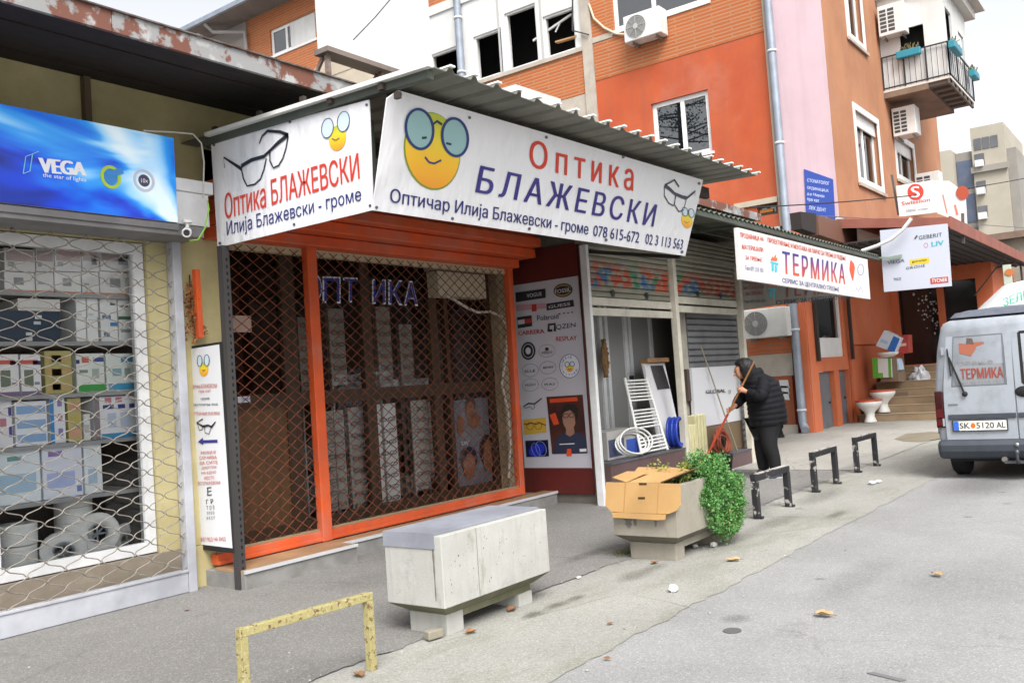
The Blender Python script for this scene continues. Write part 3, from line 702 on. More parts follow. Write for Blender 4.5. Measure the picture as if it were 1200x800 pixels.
NT = MB().box(a.x, FY-.03, a.z, b.x, FY-.02, b.z); build_top(NT, 'paper_notice', flat('#c2a79a', .7), 'small square paper notice stuck on the shop door glass', 'notice')
a, b = at_y(279, 472, FY-.03), at_y(293, 464, FY-.03)
VS = thing('card_sticker', 'small white card payment sticker on the brown door rail', 'sticker', tuple(a))
MB().box(a.x, FY-.03, a.z, b.x, FY-.022, b.z).build('sheet', flat('#c9cdd6'), VS); mb = MB(); text(mb, 'VISA', a+Vector((.01, -.03, .025)), (b.x-.01, a.y-.03, a.z+.025), (a.x+.01, a.y-.03, b.z-.015), bold=.03); mb.build('lettering', flat('#2b4a9c'), VS)

# canopy roof
CRX0, CRX1, CRY0, CRY1 = 4.36, 9.80, 3.76, 7.6
def crz(x, y): return 3.525 + .030*(y-CRY0) + .016*(x-CRX0)
mb = MB(); vs = []; prof = []; x = CRX0; random.seed(11)
while x < CRX1:
    prof += [(x, 0), (x+.17, 0), (x+.195, .028), (x+.232, .028)]; x += .255
n = len(prof)
jit = [random.uniform(-.012, .012) for _ in prof]
for side in (0, 1):
    for yy in (CRY0, 5.6, CRY1):
        for i, (px_, dz) in enumerate(prof): vs.append((px_, yy+(jit[i//4*4] if yy == CRY0 else 0), crz(px_, yy)+dz+.006*side))
fs = []
for side in (0, 1):
    for j in range(2):
        for i in range(n-1):
            q = [side*3*n+j*n+i, side*3*n+j*n+i+1, side*3*n+(j+1)*n+i+1, side*3*n+(j+1)*n+i]
            fs.append(q if side else q[::-1])
for i in range(n-1): fs.append((i, i+1, 3*n+i+1, 3*n+i))
mb.add(vs, fs); ROOF = mb.build('roof', m_rdark, K)
cp = MB(); x = CRX0
while x < CRX1:
    cp.box(x+.19, CRY0-.025, crz(x, CRY0)+.040, x+.238, CRY0+.5, crz(x, CRY0)+.052); x += .255
cp.build('ridge_cap', flat('#e6e6e2', .6), ROOF)
mb = MB(); mb.obox((CRX0-.03, CRY0-.02, crz(CRX0, CRY0)-.012), (.05, 0, 0), (0, CRY1-1.45-CRY0, .030*(CRY1-1.45-CRY0)), (0, 0, .03)); mb.build('edge_trim', flat('#dcdcd6', .6), ROOF)
mb = MB(); mb.obox((4.375, CRY0+.03, crz(CRX0, CRY0)-.065), (.06, 0, 0), (0, 2.4, .030*2.4), (0, 0, .055)); mb.build('edge_beam', m_green, K)
mb = MB(); mb.box(4.5, 4.22, 3.40, 9.6, 4.28, 3.52); mb.box(4.5, 5.3, 3.43, 9.6, 5.36, 3.55); mb.build('purlin', mat('dark_purlin', '#3c2f28', '#2b231f', 5, rough=.8), K)
te = MB()
for (x, y) in ((252, 152), (304, 134), (355, 117), (387, 118), (447, 102), (466, 112)):
    p = at_x(x, y, 4.36); te.box(4.345, p.y-.022, p.z-.022, 4.374, p.y+.022, p.z+.022)
te.build('tube_end', mat('dark_tube', '#3a302a', rough=.7), K)
sb = MB()
for k in range(7): sb.box(4.5, 4.35+k*.3, 2.9+.0*k, 4.515, 4.36+k*.3, 3.4)
mb = MB(); mb.bar((4.5, 4.47, 3.36), (4.5, 4.47, 2.72), .05); mb.bar((9.1, 4.47, 2.78), (9.15, 4.25, 3.42), .04); mb.bar((4.5, 4.46, 2.76), (9.1, 4.46, 2.80), .03); mb.build('banner_bracket', m_green, K)
mb = MB(); mb.bar((4.42, 6.12, 0.0), (4.42, 6.12, 3.42), .03); mb.bar((9.12, 4.4, 2.72), (9.05, 5.6, 2.95), .04); mb.build('stay', flat('#2b2725', .7), K)

# step before the shop
m_step = mat('step_concrete', '#8b8a88', '#767573', 4, rough=.9, bmp=.2, grime=.3)
m_tile = mat('tan_tile', '#a98a68', '#94775a', 2, rough=.45, grime=.2)
ST = thing('door_step', 'low concrete step with a tan tiled top under the orange sill', 'step', (6.6, 6.2, 0))
mb = MB(); mb.box(4.38, 5.98, 0, 5.56, 6.9, .135); mb.box(5.56, 6.17, 0, 8.98, 6.9, .13); mb.build('slab', m_step, ST, bevel=.006)
mb = MB(); mb.box(4.38, 5.985, .136, 5.55, 6.36, .157); mb.box(5.555, 6.175, .131, 8.98, 6.36, .155); mb.build('tiles', m_tile, ST)
mb = MB(); mb.box(4.375, 5.965, .132, 5.56, 5.984, .158); mb.box(5.555, 6.155, .128, 8.98, 6.174, .156); mb.build('nosing', flat('#b9babc', .5), ST)

# ------------------------------------------------------------------ banners
m_vinyl, t_, p_, co_ = base('white_vinyl'); p_.inputs['Roughness'].default_value = .36
c_ = mix(t_, ramp(t_, noise(t_, mapping(t_, co_.outputs['Object'], (5, 5, .5)), 1.5, 6, .7), .58, .9), (.74, .74, .76, 1), (.64, .635, .63, 1))
t_.links.new(mix(t_, ramp(t_, noise(t_, co_.outputs['Object'], 14, 4), .68, .78), c_, (.62, .61, .59, 1)), p_.inputs['Base Color'])
bump(t_, p_, noise(t_, mapping(t_, co_.outputs['Object'], (2.2, 2.2, .8)), 1.6, 3, .5), .6, .07)
m_red = flat('#c93a26', .5); m_navy = flat('#262a6b', .5); m_black = flat('#23262d', .45)
m_face, t_, p_, co_ = base('smiley_print')
s_ = _n(t_, 'ShaderNodeSeparateXYZ'); t_.links.new(co_.outputs['Generated'], s_.inputs[0])
r_ = _n(t_, 'ShaderNodeValToRGB'); e = r_.color_ramp.elements; e[0].position = 0; e[0].color = _c('#e0912a'); e[1].position = 1; e[1].color = _c('#a9b93a')
el = e.new(.35); el.color = _c('#ecb52e'); el = e.new(.65); el.color = _c('#e3cb3a')
t_.links.new(s_.outputs[2], r_.inputs[0]); t_.links.new(r_.outputs[0], p_.inputs['Base Color']); p_.inputs['Roughness'].default_value = .4
m_lens = flat('#8fb4b4', .3); m_lensf = flat('#3a5590', .35); m_pale = flat('#c6d6de', .35)

def sheet_px(pts, p0, n, th, mat_, name, parent):
    P = [at_p(x, y, p0, n) for x, y in pts]
    mb = MB(); mb.prism(P, -Vector(n).normalized()*th); return mb.build(name, mat_, parent)
class Pl:
    def __init__(s, p0, n): s.p0 = Vector(p0); s.n = Vector(n).normalized()
    def __call__(s, x, y, d=0): return at_p(x, y, s.p0 + s.n*0, s.n) + s.n*d
    def ell(s, mb, cx, cy, rx, ry, rot=0, d=.004, th=.002, n=32, a0=0, a1=360):
        q = []
        for k in range(n if a1-a0 == 360 else n+1):
            g = R(a0+(a1-a0)*k/n); e, f_ = rx*math.cos(g), ry*math.sin(g)
            q.append(s(cx+e*math.cos(R(rot))-f_*math.sin(R(rot)), cy+e*math.sin(R(rot))+f_*math.cos(R(rot)), d))
        return mb.prism(q, s.n*th)
    def ring(s, mb, cx, cy, rx, ry, w, rot=0, d=.006, th=.003, n=32):
        P = []
        for rr in (0, w):
            for k in range(n):
                g = 2*math.pi*k/n; e, f_ = (rx-rr)*math.cos(g), (ry-rr)*math.sin(g)
                P.append(s(cx+e*math.cos(R(rot))-f_*math.sin(R(rot)), cy+e*math.sin(R(rot))+f_*math.cos(R(rot)), d))
        return mb.add(P, [(k, (k+1) % n, n+(k+1) % n, n+k) for k in range(n)])
    def line(s, mb, pts, w, d=.006):
        P = [s(x, y, d) for x, y in pts]; vs = []
        for i, p in enumerate(P):
            t = (P[min(i+1, len(P)-1)]-P[max(i-1, 0)]).normalized(); b = s.n.cross(t); ww = w[i] if isinstance(w, (list, tuple)) else w
            vs += [p-b*ww/2, p+b*ww/2]
        return mb.add(vs, [(2*i, 2*i+2, 2*i+3, 2*i+1) for i in range(len(P)-1)])
    def txt(s, mb, body, bl, br, tl, tr, bold=0, d=.005, res=3, sp=1):
        return text(mb, body, s(*bl), s(*br), s(*tl), s(*tr), bold=bold, off=d, res=res, sp=sp)
z4 = lambda x, y: (200+.2751*x, 80+.2751*y)
z5 = lambda x, y: (420+.4*x, 70+.4*y)
def smile(parent, pl, fc, fr, lenses, rim, mouth, lens_m, lw, face_rot=0):
    mb = MB(); pl.ell(mb, *fc, *fr, rot=face_rot, d=.003, th=.001); mb.build('smiley_face', m_face, parent)
    lb = MB(); rb = MB()
    for (cx, cy, rx, ry, ro) in lenses:
        pl.ell(lb, cx, cy, rx-.6, ry-.6, ro, d=.005, th=.001); pl.ring(rb, cx, cy, rx, ry, rim, ro, d=.0075)
    lb.build('printed_lens', lens_m, parent)
    pl.line(rb, mouth, lw, d=.0075); rb.build('printed_outline', flat('#28396f' if rim > 1.5 else '#35486a', .4), parent)

PL1 = Pl((4.40, 5, 3), (-1, 0, 0))
B1 = thing('shop_banner', 'white banner with black spectacles and red shop name on the short side of the canopy', 'banner', (4.40, 5.25, 2.70))
sheet_px([(247, 165), (255, 290), (437, 246), (432, 117)], PL1.p0, PL1.n, .012, m_vinyl, 'vinyl', B1)
mb = MB(); PL1.txt(mb, 'Оптика БЛАЖЕВСКИ', z4(234, 645), z4(808, 472), z4(230, 535), z4(800, 360), bold=.022); mb.build('lettering', m_red, B1)
mb = MB(); PL1.txt(mb, 'Илија Блажевски - громе', z4(243, 728), z4(816, 578), z4(239, 652), z4(811, 505), bold=.012); mb.build('lettering', m_navy, B1)
mb = MB()
eb = MB()
for q in ((251, 170), (258, 285), (430, 123), (434, 241), (340, 143), (345, 263)): PL1.ell(eb, *q, 1.5, 1.7, d=.001, th=.004, n=12)
eb.build('eyelet', flat('#6f7176', .4, .6), B1)
PL1.line(mb, [z4(*q) for q in ((232, 425), (228, 380), (305, 430))], [.008, .014, .03])
PL1.line(mb, [z4(*q) for q in ((303, 418), (345, 392), (400, 376), (425, 352), (460, 318), (503, 284))], [.032, .03, .027, .024, .03, .032])
PL1.line(mb, [z4(*q) for q in ((303, 425), (312, 470), (328, 502), (360, 495), (385, 472), (400, 430), (410, 385))], .014)
PL1.line(mb, [z4(*q) for q in ((425, 355), (425, 395), (440, 425), (462, 415), (480, 385), (494, 340), (503, 290))], .014)
PL1.line(mb, [z4(*q) for q in ((503, 286), (470, 272), (415, 268), (392, 290), (380, 322))], [.03, .022, .022, .016, .012])
mb.build('printed_spectacles', m_black, B1)
smile(B1, PL1, z4(712, 298), (10, 15), [(*z4(671, 256), 7.2, 12, 8), (*z4(739, 228), 7.4, 12.4, 8)], .9, [z4(690, 300), z4(705, 308), z4(722, 298)], m_pale, .006, 8)

TY, BY = 4.10, 4.38
pA, pB, pC = at_y(437, 247, BY), at_y(805, 299, BY), at_y(640, 156, TY)
nn = (pB-pA).cross(pC-pA).normalized()
if nn.y > 0: nn = -nn
PL2 = Pl(pA, nn)
B2 = thing('shop_banner', 'long white banner with a big smiley, red and navy lettering along the canopy front', 'banner', (7, BY, 2.69))
sheet_px([(454, 115.5), (437, 246.5), (803, 300), (824, 211), (640, 156), (467, 106)], PL2.p0, PL2.n, .012, m_vinyl, 'vinyl', B2)

mb = MB(); PL2.txt(mb, 'Оптика', z5(500, 314), z5(803, 386), z5(503, 233), z5(806, 301), bold=.022, sp=1.45); mb.build('lettering', m_red, B2)
mb = MB(); PL2.txt(mb, 'БЛАЖЕВСКИ', z5(342, 389), z5(862, 490), z5(358, 309), z5(874, 424), bold=.022, sp=1.3); mb.build('lettering', mat('violet_print', '#2c2270', '#39347f', 2, rough=.45), B2)
mb = MB(); PL2.txt(mb, 'Оптичар Илија Блажевски - громе', z5(90, 428), z5(671, 521), z5(94, 375), z5(674, 479), bold=.012); mb.build('lettering', m_navy, B2)
mb = MB(); PL2.txt(mb, '078 615-672', z5(686, 516), z5(820, 537), z5(689, 484), z5(823, 505), bold=.012); mb.build('lettering', m_navy, B2)
mb = MB(); PL2.txt(mb, '02 3 113 563', z5(839, 539), z5(947, 556), z5(842, 509), z5(952, 527), bold=.012); mb.build('lettering', m_navy, B2)
eb = MB()
for q in ((469, 111), (441, 243), (799, 295), (819, 215), (640, 161), (620, 268), (550, 138), (730, 184), (530, 256), (710, 281)): PL2.ell(eb, *q, 1.6, 1.8, d=.001, th=.004, n=12)
eb.build('eyelet', flat('#6f7176', .4, .6), B2)
mb = MB(); PL2.ell(mb, *z5(215, 268), 33, 46, -8, d=.0015, th=.001); mb.build('printed_outline', flat('#7d8f35', .4), B2)
smile(B2, PL2, z5(216, 266), (31.5, 44.5), [(*z5(177, 203), 17.5, 25, -8), (*z5(281, 227), 16.5, 23.8, -8)], 3.2, [z5(193, 285), z5(205, 300), z5(220, 304), z5(241, 294)], m_lens, .014, -8)
mb = MB(); PL2.line(mb, [z5(218, 188), z5(228, 180), z5(243, 190)], .018, d=.0078)
PL2.line(mb, [z5(184, 229), z5(198, 228)], .016, d=.0078); PL2.line(mb, [z5(255, 244), z5(270, 248)], .016, d=.0078); mb.build('printed_eyes', flat('#26304a', .4), B2)
mb = MB()
PL2.line(mb, [z5(*q) for q in ((896, 368), (910, 378), (925, 392), (948, 402), (960, 405))], [.04, .035, .03, .035, .04])
PL2.line(mb, [z5(*q) for q in ((896, 370), (895, 398), (908, 420), (922, 428), (930, 398))], .014)
PL2.line(mb, [z5(*q) for q in ((928, 398), (925, 425), (938, 445), (952, 440), (960, 408))], .014)
PL2.line(mb, [z5(*q) for q in ((896, 368), (925, 352), (938, 372))], .02)
PL2.line(mb, [z5(*q) for q in ((960, 406), (986, 385), (984, 398))], [.03, .025, .012])
mb.build('printed_spectacles', flat('#3b3f48', .45), B2)
smile(B2, PL2, z5(962, 470), (6.5, 9.5), [(*z5(955, 445), 3.6, 5.6, -8), (*z5(974, 449), 3.6, 5.6, -8)], .8, [z5(953, 472), z5(960, 478), z5(968, 474)], m_pale, .005, -8)

# vertical sign on a black post
PO1 = thing('sign_post', 'black perforated square post standing on the pavement before the optician grille', 'post', (4.40, 6.06, 0))
mb = MB(); mb.box(4.365, 6.03, .0, 4.43, 6.095, 2.70); mb.build('tube', flat('#3a3838', .6), PO1)
mb = MB(); z = .1
while z < 2.6: mb.box(4.431, 6.055, z, 4.4325, 6.07, z+.025); mb.box(4.395, 6.0285, z, 4.41, 6.0297, z+.025); z += .055
mb.build('hole_row', flat('#0c0b0b', .9), PO1)
PL3 = Pl((4.36, 6.3, 1), (-1, 0, 0))
VSG = thing('vertical_sign', 'tall narrow white optician sign with an arrow and eye test letters on the black post', 'sign', (4.37, 6.3, .35))
sheet_px([(220, 406), (230, 643), (275, 648), (261, 400)], (4.364, 6, 1), PL3.n, .02, flat('#1c1d20', .5), 'frame', VSG)
sheet_px([(221.5, 409), (231, 637), (272, 642), (256.5, 403.5)], PL3.p0, PL3.n, .003, flat('#d9dadd', .4), 'face', VSG)
y6 = lambda x, y: (215+x*.15625, 395+y*.15625)
y7 = lambda x, y: (215+x*.15625, 520+y*.15625)
def line3(mb, t_, f, x0, x1, yb, h, bold=.02, dy=-6): PL3.txt(mb, t_, f(x0, yb), f(x1, yb+dy), f(x0-3, yb-h), f(x1-3, yb-h+dy), bold=bold, d=.004, res=2)
rd = MB(); bk = MB(); 
line3(rd, 'Оптика БЛАЖЕВСКИ', y6, 70, 255, 385, 32); line3(rd, 'прв кат', y6, 120, 210, 423, 24)
line3(bk, 'громе', y6, 135, 200, 476, 20); line3(bk, 'Бесплатен вид', y6, 75, 262, 518, 22); line3(rd, 'ОПТИЧКИ РАМКИ', y6, 70, 275, 588, 26)
for i, (s_, a, b) in enumerate((('РАМКИ И', 135, 245), ('СОЧИВА', 125, 255), ('ЗА СИТЕ', 125, 262), ('ДИОПТРИ', 140, 250), ('НА ЕДНО', 140, 250), ('МЕСТО', 160, 235), ('ВО БЛАЖЕВСКИ', 115, 280))):
    line3(rd, s_, y7, a, b, 78+i*38, 24)
line3(bk, 'Е', y7, 183, 216, 388, 62, .04); line3(bk, 'Г Р', y7, 175, 228, 450, 34, .03); line3(bk, 'Т О З', y7, 178, 236, 492, 28, .02); line3(bk, 'Л П Е D', y7, 180, 236, 530, 22); line3(bk, 'Р Е С F', y7, 180, 240, 566, 20)
line3(rd, 'ПРЕГЛЕД НА ВИД', y7, 122, 320, 735, 34)
rd.build('lettering', flat('#c4604c', .5), VSG); bk.build('lettering', flat('#33353c', .5), VSG)
mb = MB(); PL3.line(mb, [y6(150, 782), y6(258, 778)], .024, d=.004); mb.prism([PL3(*y6(112, 784), .004), PL3(*y6(148, 752), .004), PL3(*y6(152, 806), .004)], PL3.n*.001); mb.build('arrow', flat('#2c2f86', .5), VSG)
smile(VSG, PL3, y6(155, 240), (5.5, 8), [(*y6(127, 178), 3.2, 6.8, 0), (*y6(180, 173), 3.4, 7, 0)], .8, [y6(145, 245), y6(157, 252), y6(170, 243)], m_pale, .006)
mb = MB(); PL3.line(mb, [y6(*q) for q in ((150, 610), (105, 640), (150, 668), (190, 660), (215, 672), (245, 632))], [.01, .022, .02, .016, .02, .01]); PL3.line(mb, [y6(*q) for q in ((108, 645), (125, 700), (145, 690), (152, 668))], .007); PL3.line(mb, [y6(*q) for q in ((163, 668), (165, 715), (195, 725), (212, 675))], .007); mb.build('printed_spectacles', m_black, VSG)
# ------------------------------------------------------------------ brand panel
m_dred = mat('dark_red_board', '#5f1f1a', '#521a16', 2, rough=.5)
PL4 = Pl((8.985, 6, 1), (-1, 0, 0))
BP = thing('brand_panel', 'tall grey and dark red advertising panel of eyewear badges beside the orange post', 'advert panel', (8.99, 6.15, .12))
MB().box(8.987, 5.655, .12, 9.018, 6.63, 3.06).build('backing_board', m_dred, BP)
MB().box(8.975, 5.66, .42, 8.9865, 6.62, 2.665).build('printed_sheet', flat('#b9b9c2', .4), BP)
MB().box(8.974, 5.66, .422, 8.9745, 6.62, .43).build('lower_trim', flat('#8f3b33'), BP)
PL4 = Pl((8.972, 6, 1), (-1, 0, 0))
y8 = lambda x, y: (595+x*.175, 320+y*.175)
y9 = lambda x, y: (595+x*.175, 450+y*.175)
def q4(mb, f, pts, d=.001): return mb.prism([PL4(*f(*p), d) for p in pts], PL4.n*.001)
def t4(mb, body, f, bl, br, tl, tr, bold=.02, d=.004): return PL4.txt(mb, body, f(*bl), f(*br), f(*tl), f(*tr), bold=bold, d=d, res=2)
kb = MB()
q4(kb, y8, [(55, 195), (255, 165), (253, 103), (52, 130)]); q4(kb, y8, [(262, 250), (445, 222), (440, 178), (258, 205)]); q4(kb, y8, [(68, 370), (165, 355), (160, 282), (63, 295)])
PL4.ell(kb, *y8(138, 520), 8.4, 10.5, d=.001, th=.001); PL4.ell(kb, *y8(371, 115), 11.2, 8, -8, d=.001, th=.001)
kb.build('dark_block', flat('#25252b', .5), BP)
mb = MB(); q4(mb, y8, [(58, 255), (255, 235), (250, 200), (56, 215)]); mb.build('pink_block', flat('#b98a95'), BP)
mb = MB(); PL4.ell(mb, *y8(371, 115), 9.8, 6.6, -8, d=.003, th=.001); mb.build('badge_rim', flat('#a8923f'), BP)
mb = MB(); PL4.ell(mb, *y8(371, 115), 9.4, 5.2, -8, d=.005, th=.001); mb.build('badge_centre', flat('#2c2434'), BP)
wt = MB(); t4(wt, 'FOSSIL', y8, (320, 138), (424, 122), (318, 112), (422, 96), .03, .0075)
q4(wt, y8, [(70, 345), (115, 338), (112, 308), (68, 315)], .003); t4(wt, 'VOGUE', y8, (130, 165), (230, 150), (128, 140), (228, 125), .02); t4(wt, 'GUESS', y8, (275, 238), (420, 214), (273, 218), (418, 194), .02)
PL4.ring(wt, *y8(138, 520), 6.4, 8.2, .6, d=.004); PL4.ell(wt, *y8(138, 520), 3, 4, d=.004, th=.001)
wt.build('pale_print', flat('#c9c9d0'), BP)
mb = MB(); q4(mb, y8, [(116, 338), (163, 331), (160, 301), (114, 308)], .003); t4(mb, 'CARRERA', y8, (73, 417), (246, 402), (71, 388), (243, 373), .035); t4(mb, 'RESPLAY', y8, (325, 455), (465, 448), (325, 425), (463, 418), .015)
q4(mb, y8, [(163, 258), (195, 254), (193, 207), (162, 210)], .004)
mb.build('red_print', flat('#a8342e'), BP)
m_dpr = flat('#38383f')
def brand(body, *a, **k): t4(mb_ := MB(), body, *a, **k); return mb_.build('brand_lettering', m_dpr, BP)
brand('Polaroid', y8, (200, 320), (342, 305), (198, 282), (340, 272), .02); brand('QZEN', y8, (325, 385), (455, 365), (325, 345), (455, 330), .01)
mb = MB(); PL4.line(mb, [y8(275, 392), y8(275, 345), y8(316, 340), y8(316, 390)], .035, d=.002); PL4.line(mb, [y8(275, 385), y8(300, 383)], .03, d=.002); mb.build('square_emblem', m_dpr, BP)
for (x, y, s_) in ((150, 660, 'ELLE'), (270, 635, 'ARMANI'), (153, 752, 'HUGO'), (283, 748, 'M.A.S'), (265, 535, 'KENZO')): brand(s_, y8, (x-35, y+6), (x+35, y), (x-35, y-10), (x+35, y-16), .01)
mb = MB(); PL4.ell(mb, *y8(263, 508), 2.2, 2, d=.002, th=.001); mb.build('oval_emblem', m_dpr, BP)
mb = MB()
for (x, y) in ((348, 272), (378, 268), (405, 266), (432, 262)): PL4.ell(mb, *y8(x, y), 1, .8, d=.002, th=.001)
mb.build('dot_print', m_dpr, BP)
mb = MB(); PL4.line(mb, [y9(*q) for q in ((105, 150), (140, 128), (180, 132), (228, 95))], [.012, .02, .02, .014], d=.002); PL4.line(mb, [y9(*q) for q in ((108, 150), (120, 160), (150, 150), (165, 168), (180, 158), (180, 130))], .007, d=.002)
mb.build('printed_spectacles', m_dpr, BP)
rg = MB()
for (cx, cy) in ((263, 520), (152, 650), (269, 632), (152, 748), (283, 742)): PL4.ring(rg, *y8(cx, cy), 9.8, 7.6, .5, rot=-6, d=.002)
rg.build('oval_outline', flat('#83838d'), BP)
mb = MB(); PL4.ell(mb, *y8(416, 622), 12, 14, d=.001, th=.001); mb.build('round_badge', flat('#d5d7e2'), BP)
mb = MB(); PL4.ring(mb, *y8(416, 622), 12, 14, .7, d=.004)
for k, ch in enumerate('OUTBEAERCTURE'):
    g = R(-200+k*20) if k < 7 else R(160-(k-6)*22)
    p = y8(416, 622); px_, py_ = p[0]+9.2*math.cos(g), p[1]+10.6*math.sin(g)
    PL4.txt(mb, ch, (px_-1, py_+1.4), (px_+1, py_+1.4), (px_-1, py_-1.4), (px_+1, py_-1.4), bold=.02, d=.003, res=1)
mb.build('badge_print', flat('#3e4470'), BP)
smile(BP, Pl((8.968, 6, 1), (-1, 0, 0)), y8(416, 634), (4.6, 4.4), [(*y8(400, 610), 3, 3.2, 0), (*y8(434, 608), 3, 3.2, 0)], .7, [y8(405, 638), y8(416, 646), y8(428, 636)], m_pale, .008)
mb = MB(); q4(mb, y9, [(112, 338), (260, 322), (255, 222), (105, 238)]); mb.build('yellow_picture', flat('#c2a13c'), BP)
mb = MB(); PL4.line(mb, [y9(*q) for q in ((108, 265), (130, 270), (160, 258), (190, 268), (215, 258), (255, 275))], .014, d=.003); PL4.ring(mb, *y9(150, 280), 4.2, 4.6, .6, d=.003); PL4.ring(mb, *y9(205, 277), 4.2, 4.6, .6, d=.003); mb.build('printed_spectacles', flat('#6f2c28'), BP)
mb = MB(); q4(mb, y9, [(125, 487), (277, 482), (270, 372), (118, 378)]); mb.build('blue_picture', flat('#121538', .3), BP)
mb = MB(); PL4.ell(mb, *y9(195, 440), 10, 7, -25, d=.003, th=.001); mb.build('blue_glow', flat('#1f2fb0', .3), BP)
mb = MB(); PL4.ring(mb, *y9(225, 430), 6, 9, .5, -20, d=.0055); PL4.ring(mb, *y9(190, 440), 4.5, 8.5, .4, -20, d=.0055); mb.build('blue_outline', flat('#8f9fd8', .3), BP)
mb = MB(); q4(mb, y9, [(298, 467), (535, 462), (502, 70), (260, 85)]); mb.build('portrait_picture', mat('portrait_ground', '#3a2320', '#5d2f26', 1.6, rough=.4), BP)
def poly4(f, pts, d): return MB().prism([PL4(*f(*p), d) for p in pts], PL4.n*.001)
poly4(y9, [(310, 465), (318, 370), (360, 330), (420, 315), (480, 325), (522, 360), (533, 460)], .003).build('printed_shirt', flat('#262f45'), BP)
poly4(y9, [(390, 335), (392, 290), (445, 290), (448, 330), (420, 350)], .005).build('printed_skin', flat('#8f6a5a'), BP)
mb = MB(); PL4.ell(mb, *y9(415, 225), 8, 14, 0, d=.007, th=.001); mb.build('printed_skin', flat('#95705f'), BP)
poly4(y9, [(366, 205), (372, 155), (400, 132), (450, 135), (474, 165), (472, 215), (455, 260), (452, 200), (420, 172), (385, 185)], .009).build('printed_hair', flat('#221c1c'), BP)
mb = MB(); PL4.ring(mb, *y9(392, 210), 3.4, 2.8, .7, d=.012); PL4.ring(mb, *y9(432, 208), 3.4, 2.8, .7, d=.012); mb.build('printed_spectacles', flat('#17171b'), BP)
mb = MB(); q4(mb, y9, [(285, 125), (470, 112), (465, 85), (280, 100)], .003); q4(mb, y9, [(280, 205), (310, 275), (345, 265), (320, 190)], .003); q4(mb, y9, [(395, 480), (432, 478), (425, 430), (400, 432)], .006); mb.build('orange_print', flat('#cf4a24'), BP)
mb = MB(); q4(mb, y9, [(485, 452), (530, 450), (528, 430), (483, 432)], .006); q4(mb, y9, [(350, 405), (450, 400), (448, 394), (348, 399)], .006); mb.build('white_print', flat('#cfd2d8'), BP)

# ------------------------------------------------------------------ heating goods shop
m_post = mat('white_post', '#cfcabb', '#b9b4a4', 3, rough=.6, grime=.25, gsc=4)
m_slat = mat('shutter_slat', '#8f8b7c', '#7e7a6c', 3, streak=(1, 1, 6), rough=.6, grime=.3)
m_grn = mat('grey_green_corrugated', '#5d6155', '#4d5148', 3, rough=.6, grime=.3)
m_plinth = mat('plum_tile', '#5e474b', '#53403f', 3, rough=.4, grime=.2)
m_ptop = mat('plinth_top', '#56555a', '#49484c', 3, rough=.6)
m_paintsl, t_, p_, co_ = base('painted_slats'); v_ = co_.outputs['Object']; p_.inputs['Roughness'].default_value = .6
bc_ = mix(t_, ramp(t_, noise(t_, mapping(t_, v_, (1, 1, 6)), 3), .35, .65), _c('#8a8778'), _c('#7a776a'))
vo_ = _n(t_, 'ShaderNodeTexVoronoi'); vo_.inputs['Scale'].default_value = 3.4; t_.links.new(mapping(t_, v_, (1, .01, 1.4)), vo_.inputs['Vector'])
sv_ = _n(t_, 'ShaderNodeSeparateColor'); t_.links.new(vo_.outputs['Color'], sv_.inputs[0])
pr_ = _n(t_, 'ShaderNodeValToRGB'); pr_.color_ramp.interpolation = 'CONSTANT'; e = pr_.color_ramp.elements; e[0].position = 0; e[0].color = _c('#a5452c'); e[1].position = .82; e[1].color = _c('#2f6f4a')
for q, cc in ((.38, '#b5502f'), (.62, '#33628c')): el = e.new(q); el.color = _c(cc)
t_.links.new(sv_.outputs[0], pr_.inputs[0])
sx_ = _n(t_, 'ShaderNodeSeparateXYZ'); t_.links.new(v_, sx_.inputs[0])
def zr_(a, b, o0, o1):
    n_ = _n(t_, 'ShaderNodeMapRange'); n_.inputs['From Min'].default_value = a; n_.inputs['From Max'].default_value = b; n_.inputs['To Min'].default_value = o0; n_.inputs['To Max'].default_value = o1
    t_.links.new(sx_.outputs[2], n_.inputs['Value']); return n_.outputs[0]
zb_ = zr_(2.50, 2.58, 0, 1); zt_ = zr_(2.72, 2.90, 1, 0)
def mul_(a, b):
    n_ = _n(t_, 'ShaderNodeMath', operation='MULTIPLY'); t_.links.new(a, n_.inputs[0]); t_.links.new(b, n_.inputs[1]) if hasattr(b, 'links') else setattr(n_.inputs[1], 'default_value', b); return n_.outputs[0]
mk_ = mul_(mul_(ramp(t_, noise(t_, mapping(t_, v_, (1, .01, 1.2)), 7, 3), .44, .50), zb_), mul_(zt_, 1.0))
t_.links.new(mix(t_, mk_, bc_, pr_.outputs[0]), p_.inputs['Base Color'])
S = thing('heating_shop', 'low shop with white posts, half rolled shutters and a plum tiled plinth', 'shop', (11, 5.5, 0))
for (x, zt, zb, hw_, mm_) in ((8.90, 3.0, 0, .028, m_alu), (11.10, 3.05, .2, .045, m_post), (13.32, 3.1, 0, .045, m_post)):
    MB().box(x-hw_, 5.46, zb, x+hw_, 5.55, zt).build('post', mm_, S, bevel=.006)
MB().box(13.40, 5.5, 0, 13.55, 5.6, 1.0).build('post', m_post, S, bevel=.01)
mb = MB(); mb.box(9.105, 5.48, .0, 11.14, 7.6, .44); mb.box(11.145, 5.48, 0, 13.27, 7.6, .215); mb.box(13.28, 5.7, 0, 13.79, 7.6, .21); mb.build('plinth', m_plinth, S)
mb = MB(); mb.box(9.105, 5.47, .441, 11.14, 7.6, .462); mb.box(11.145, 5.47, .216, 13.27, 7.6, .235); mb.build('plinth_top', m_ptop, S)
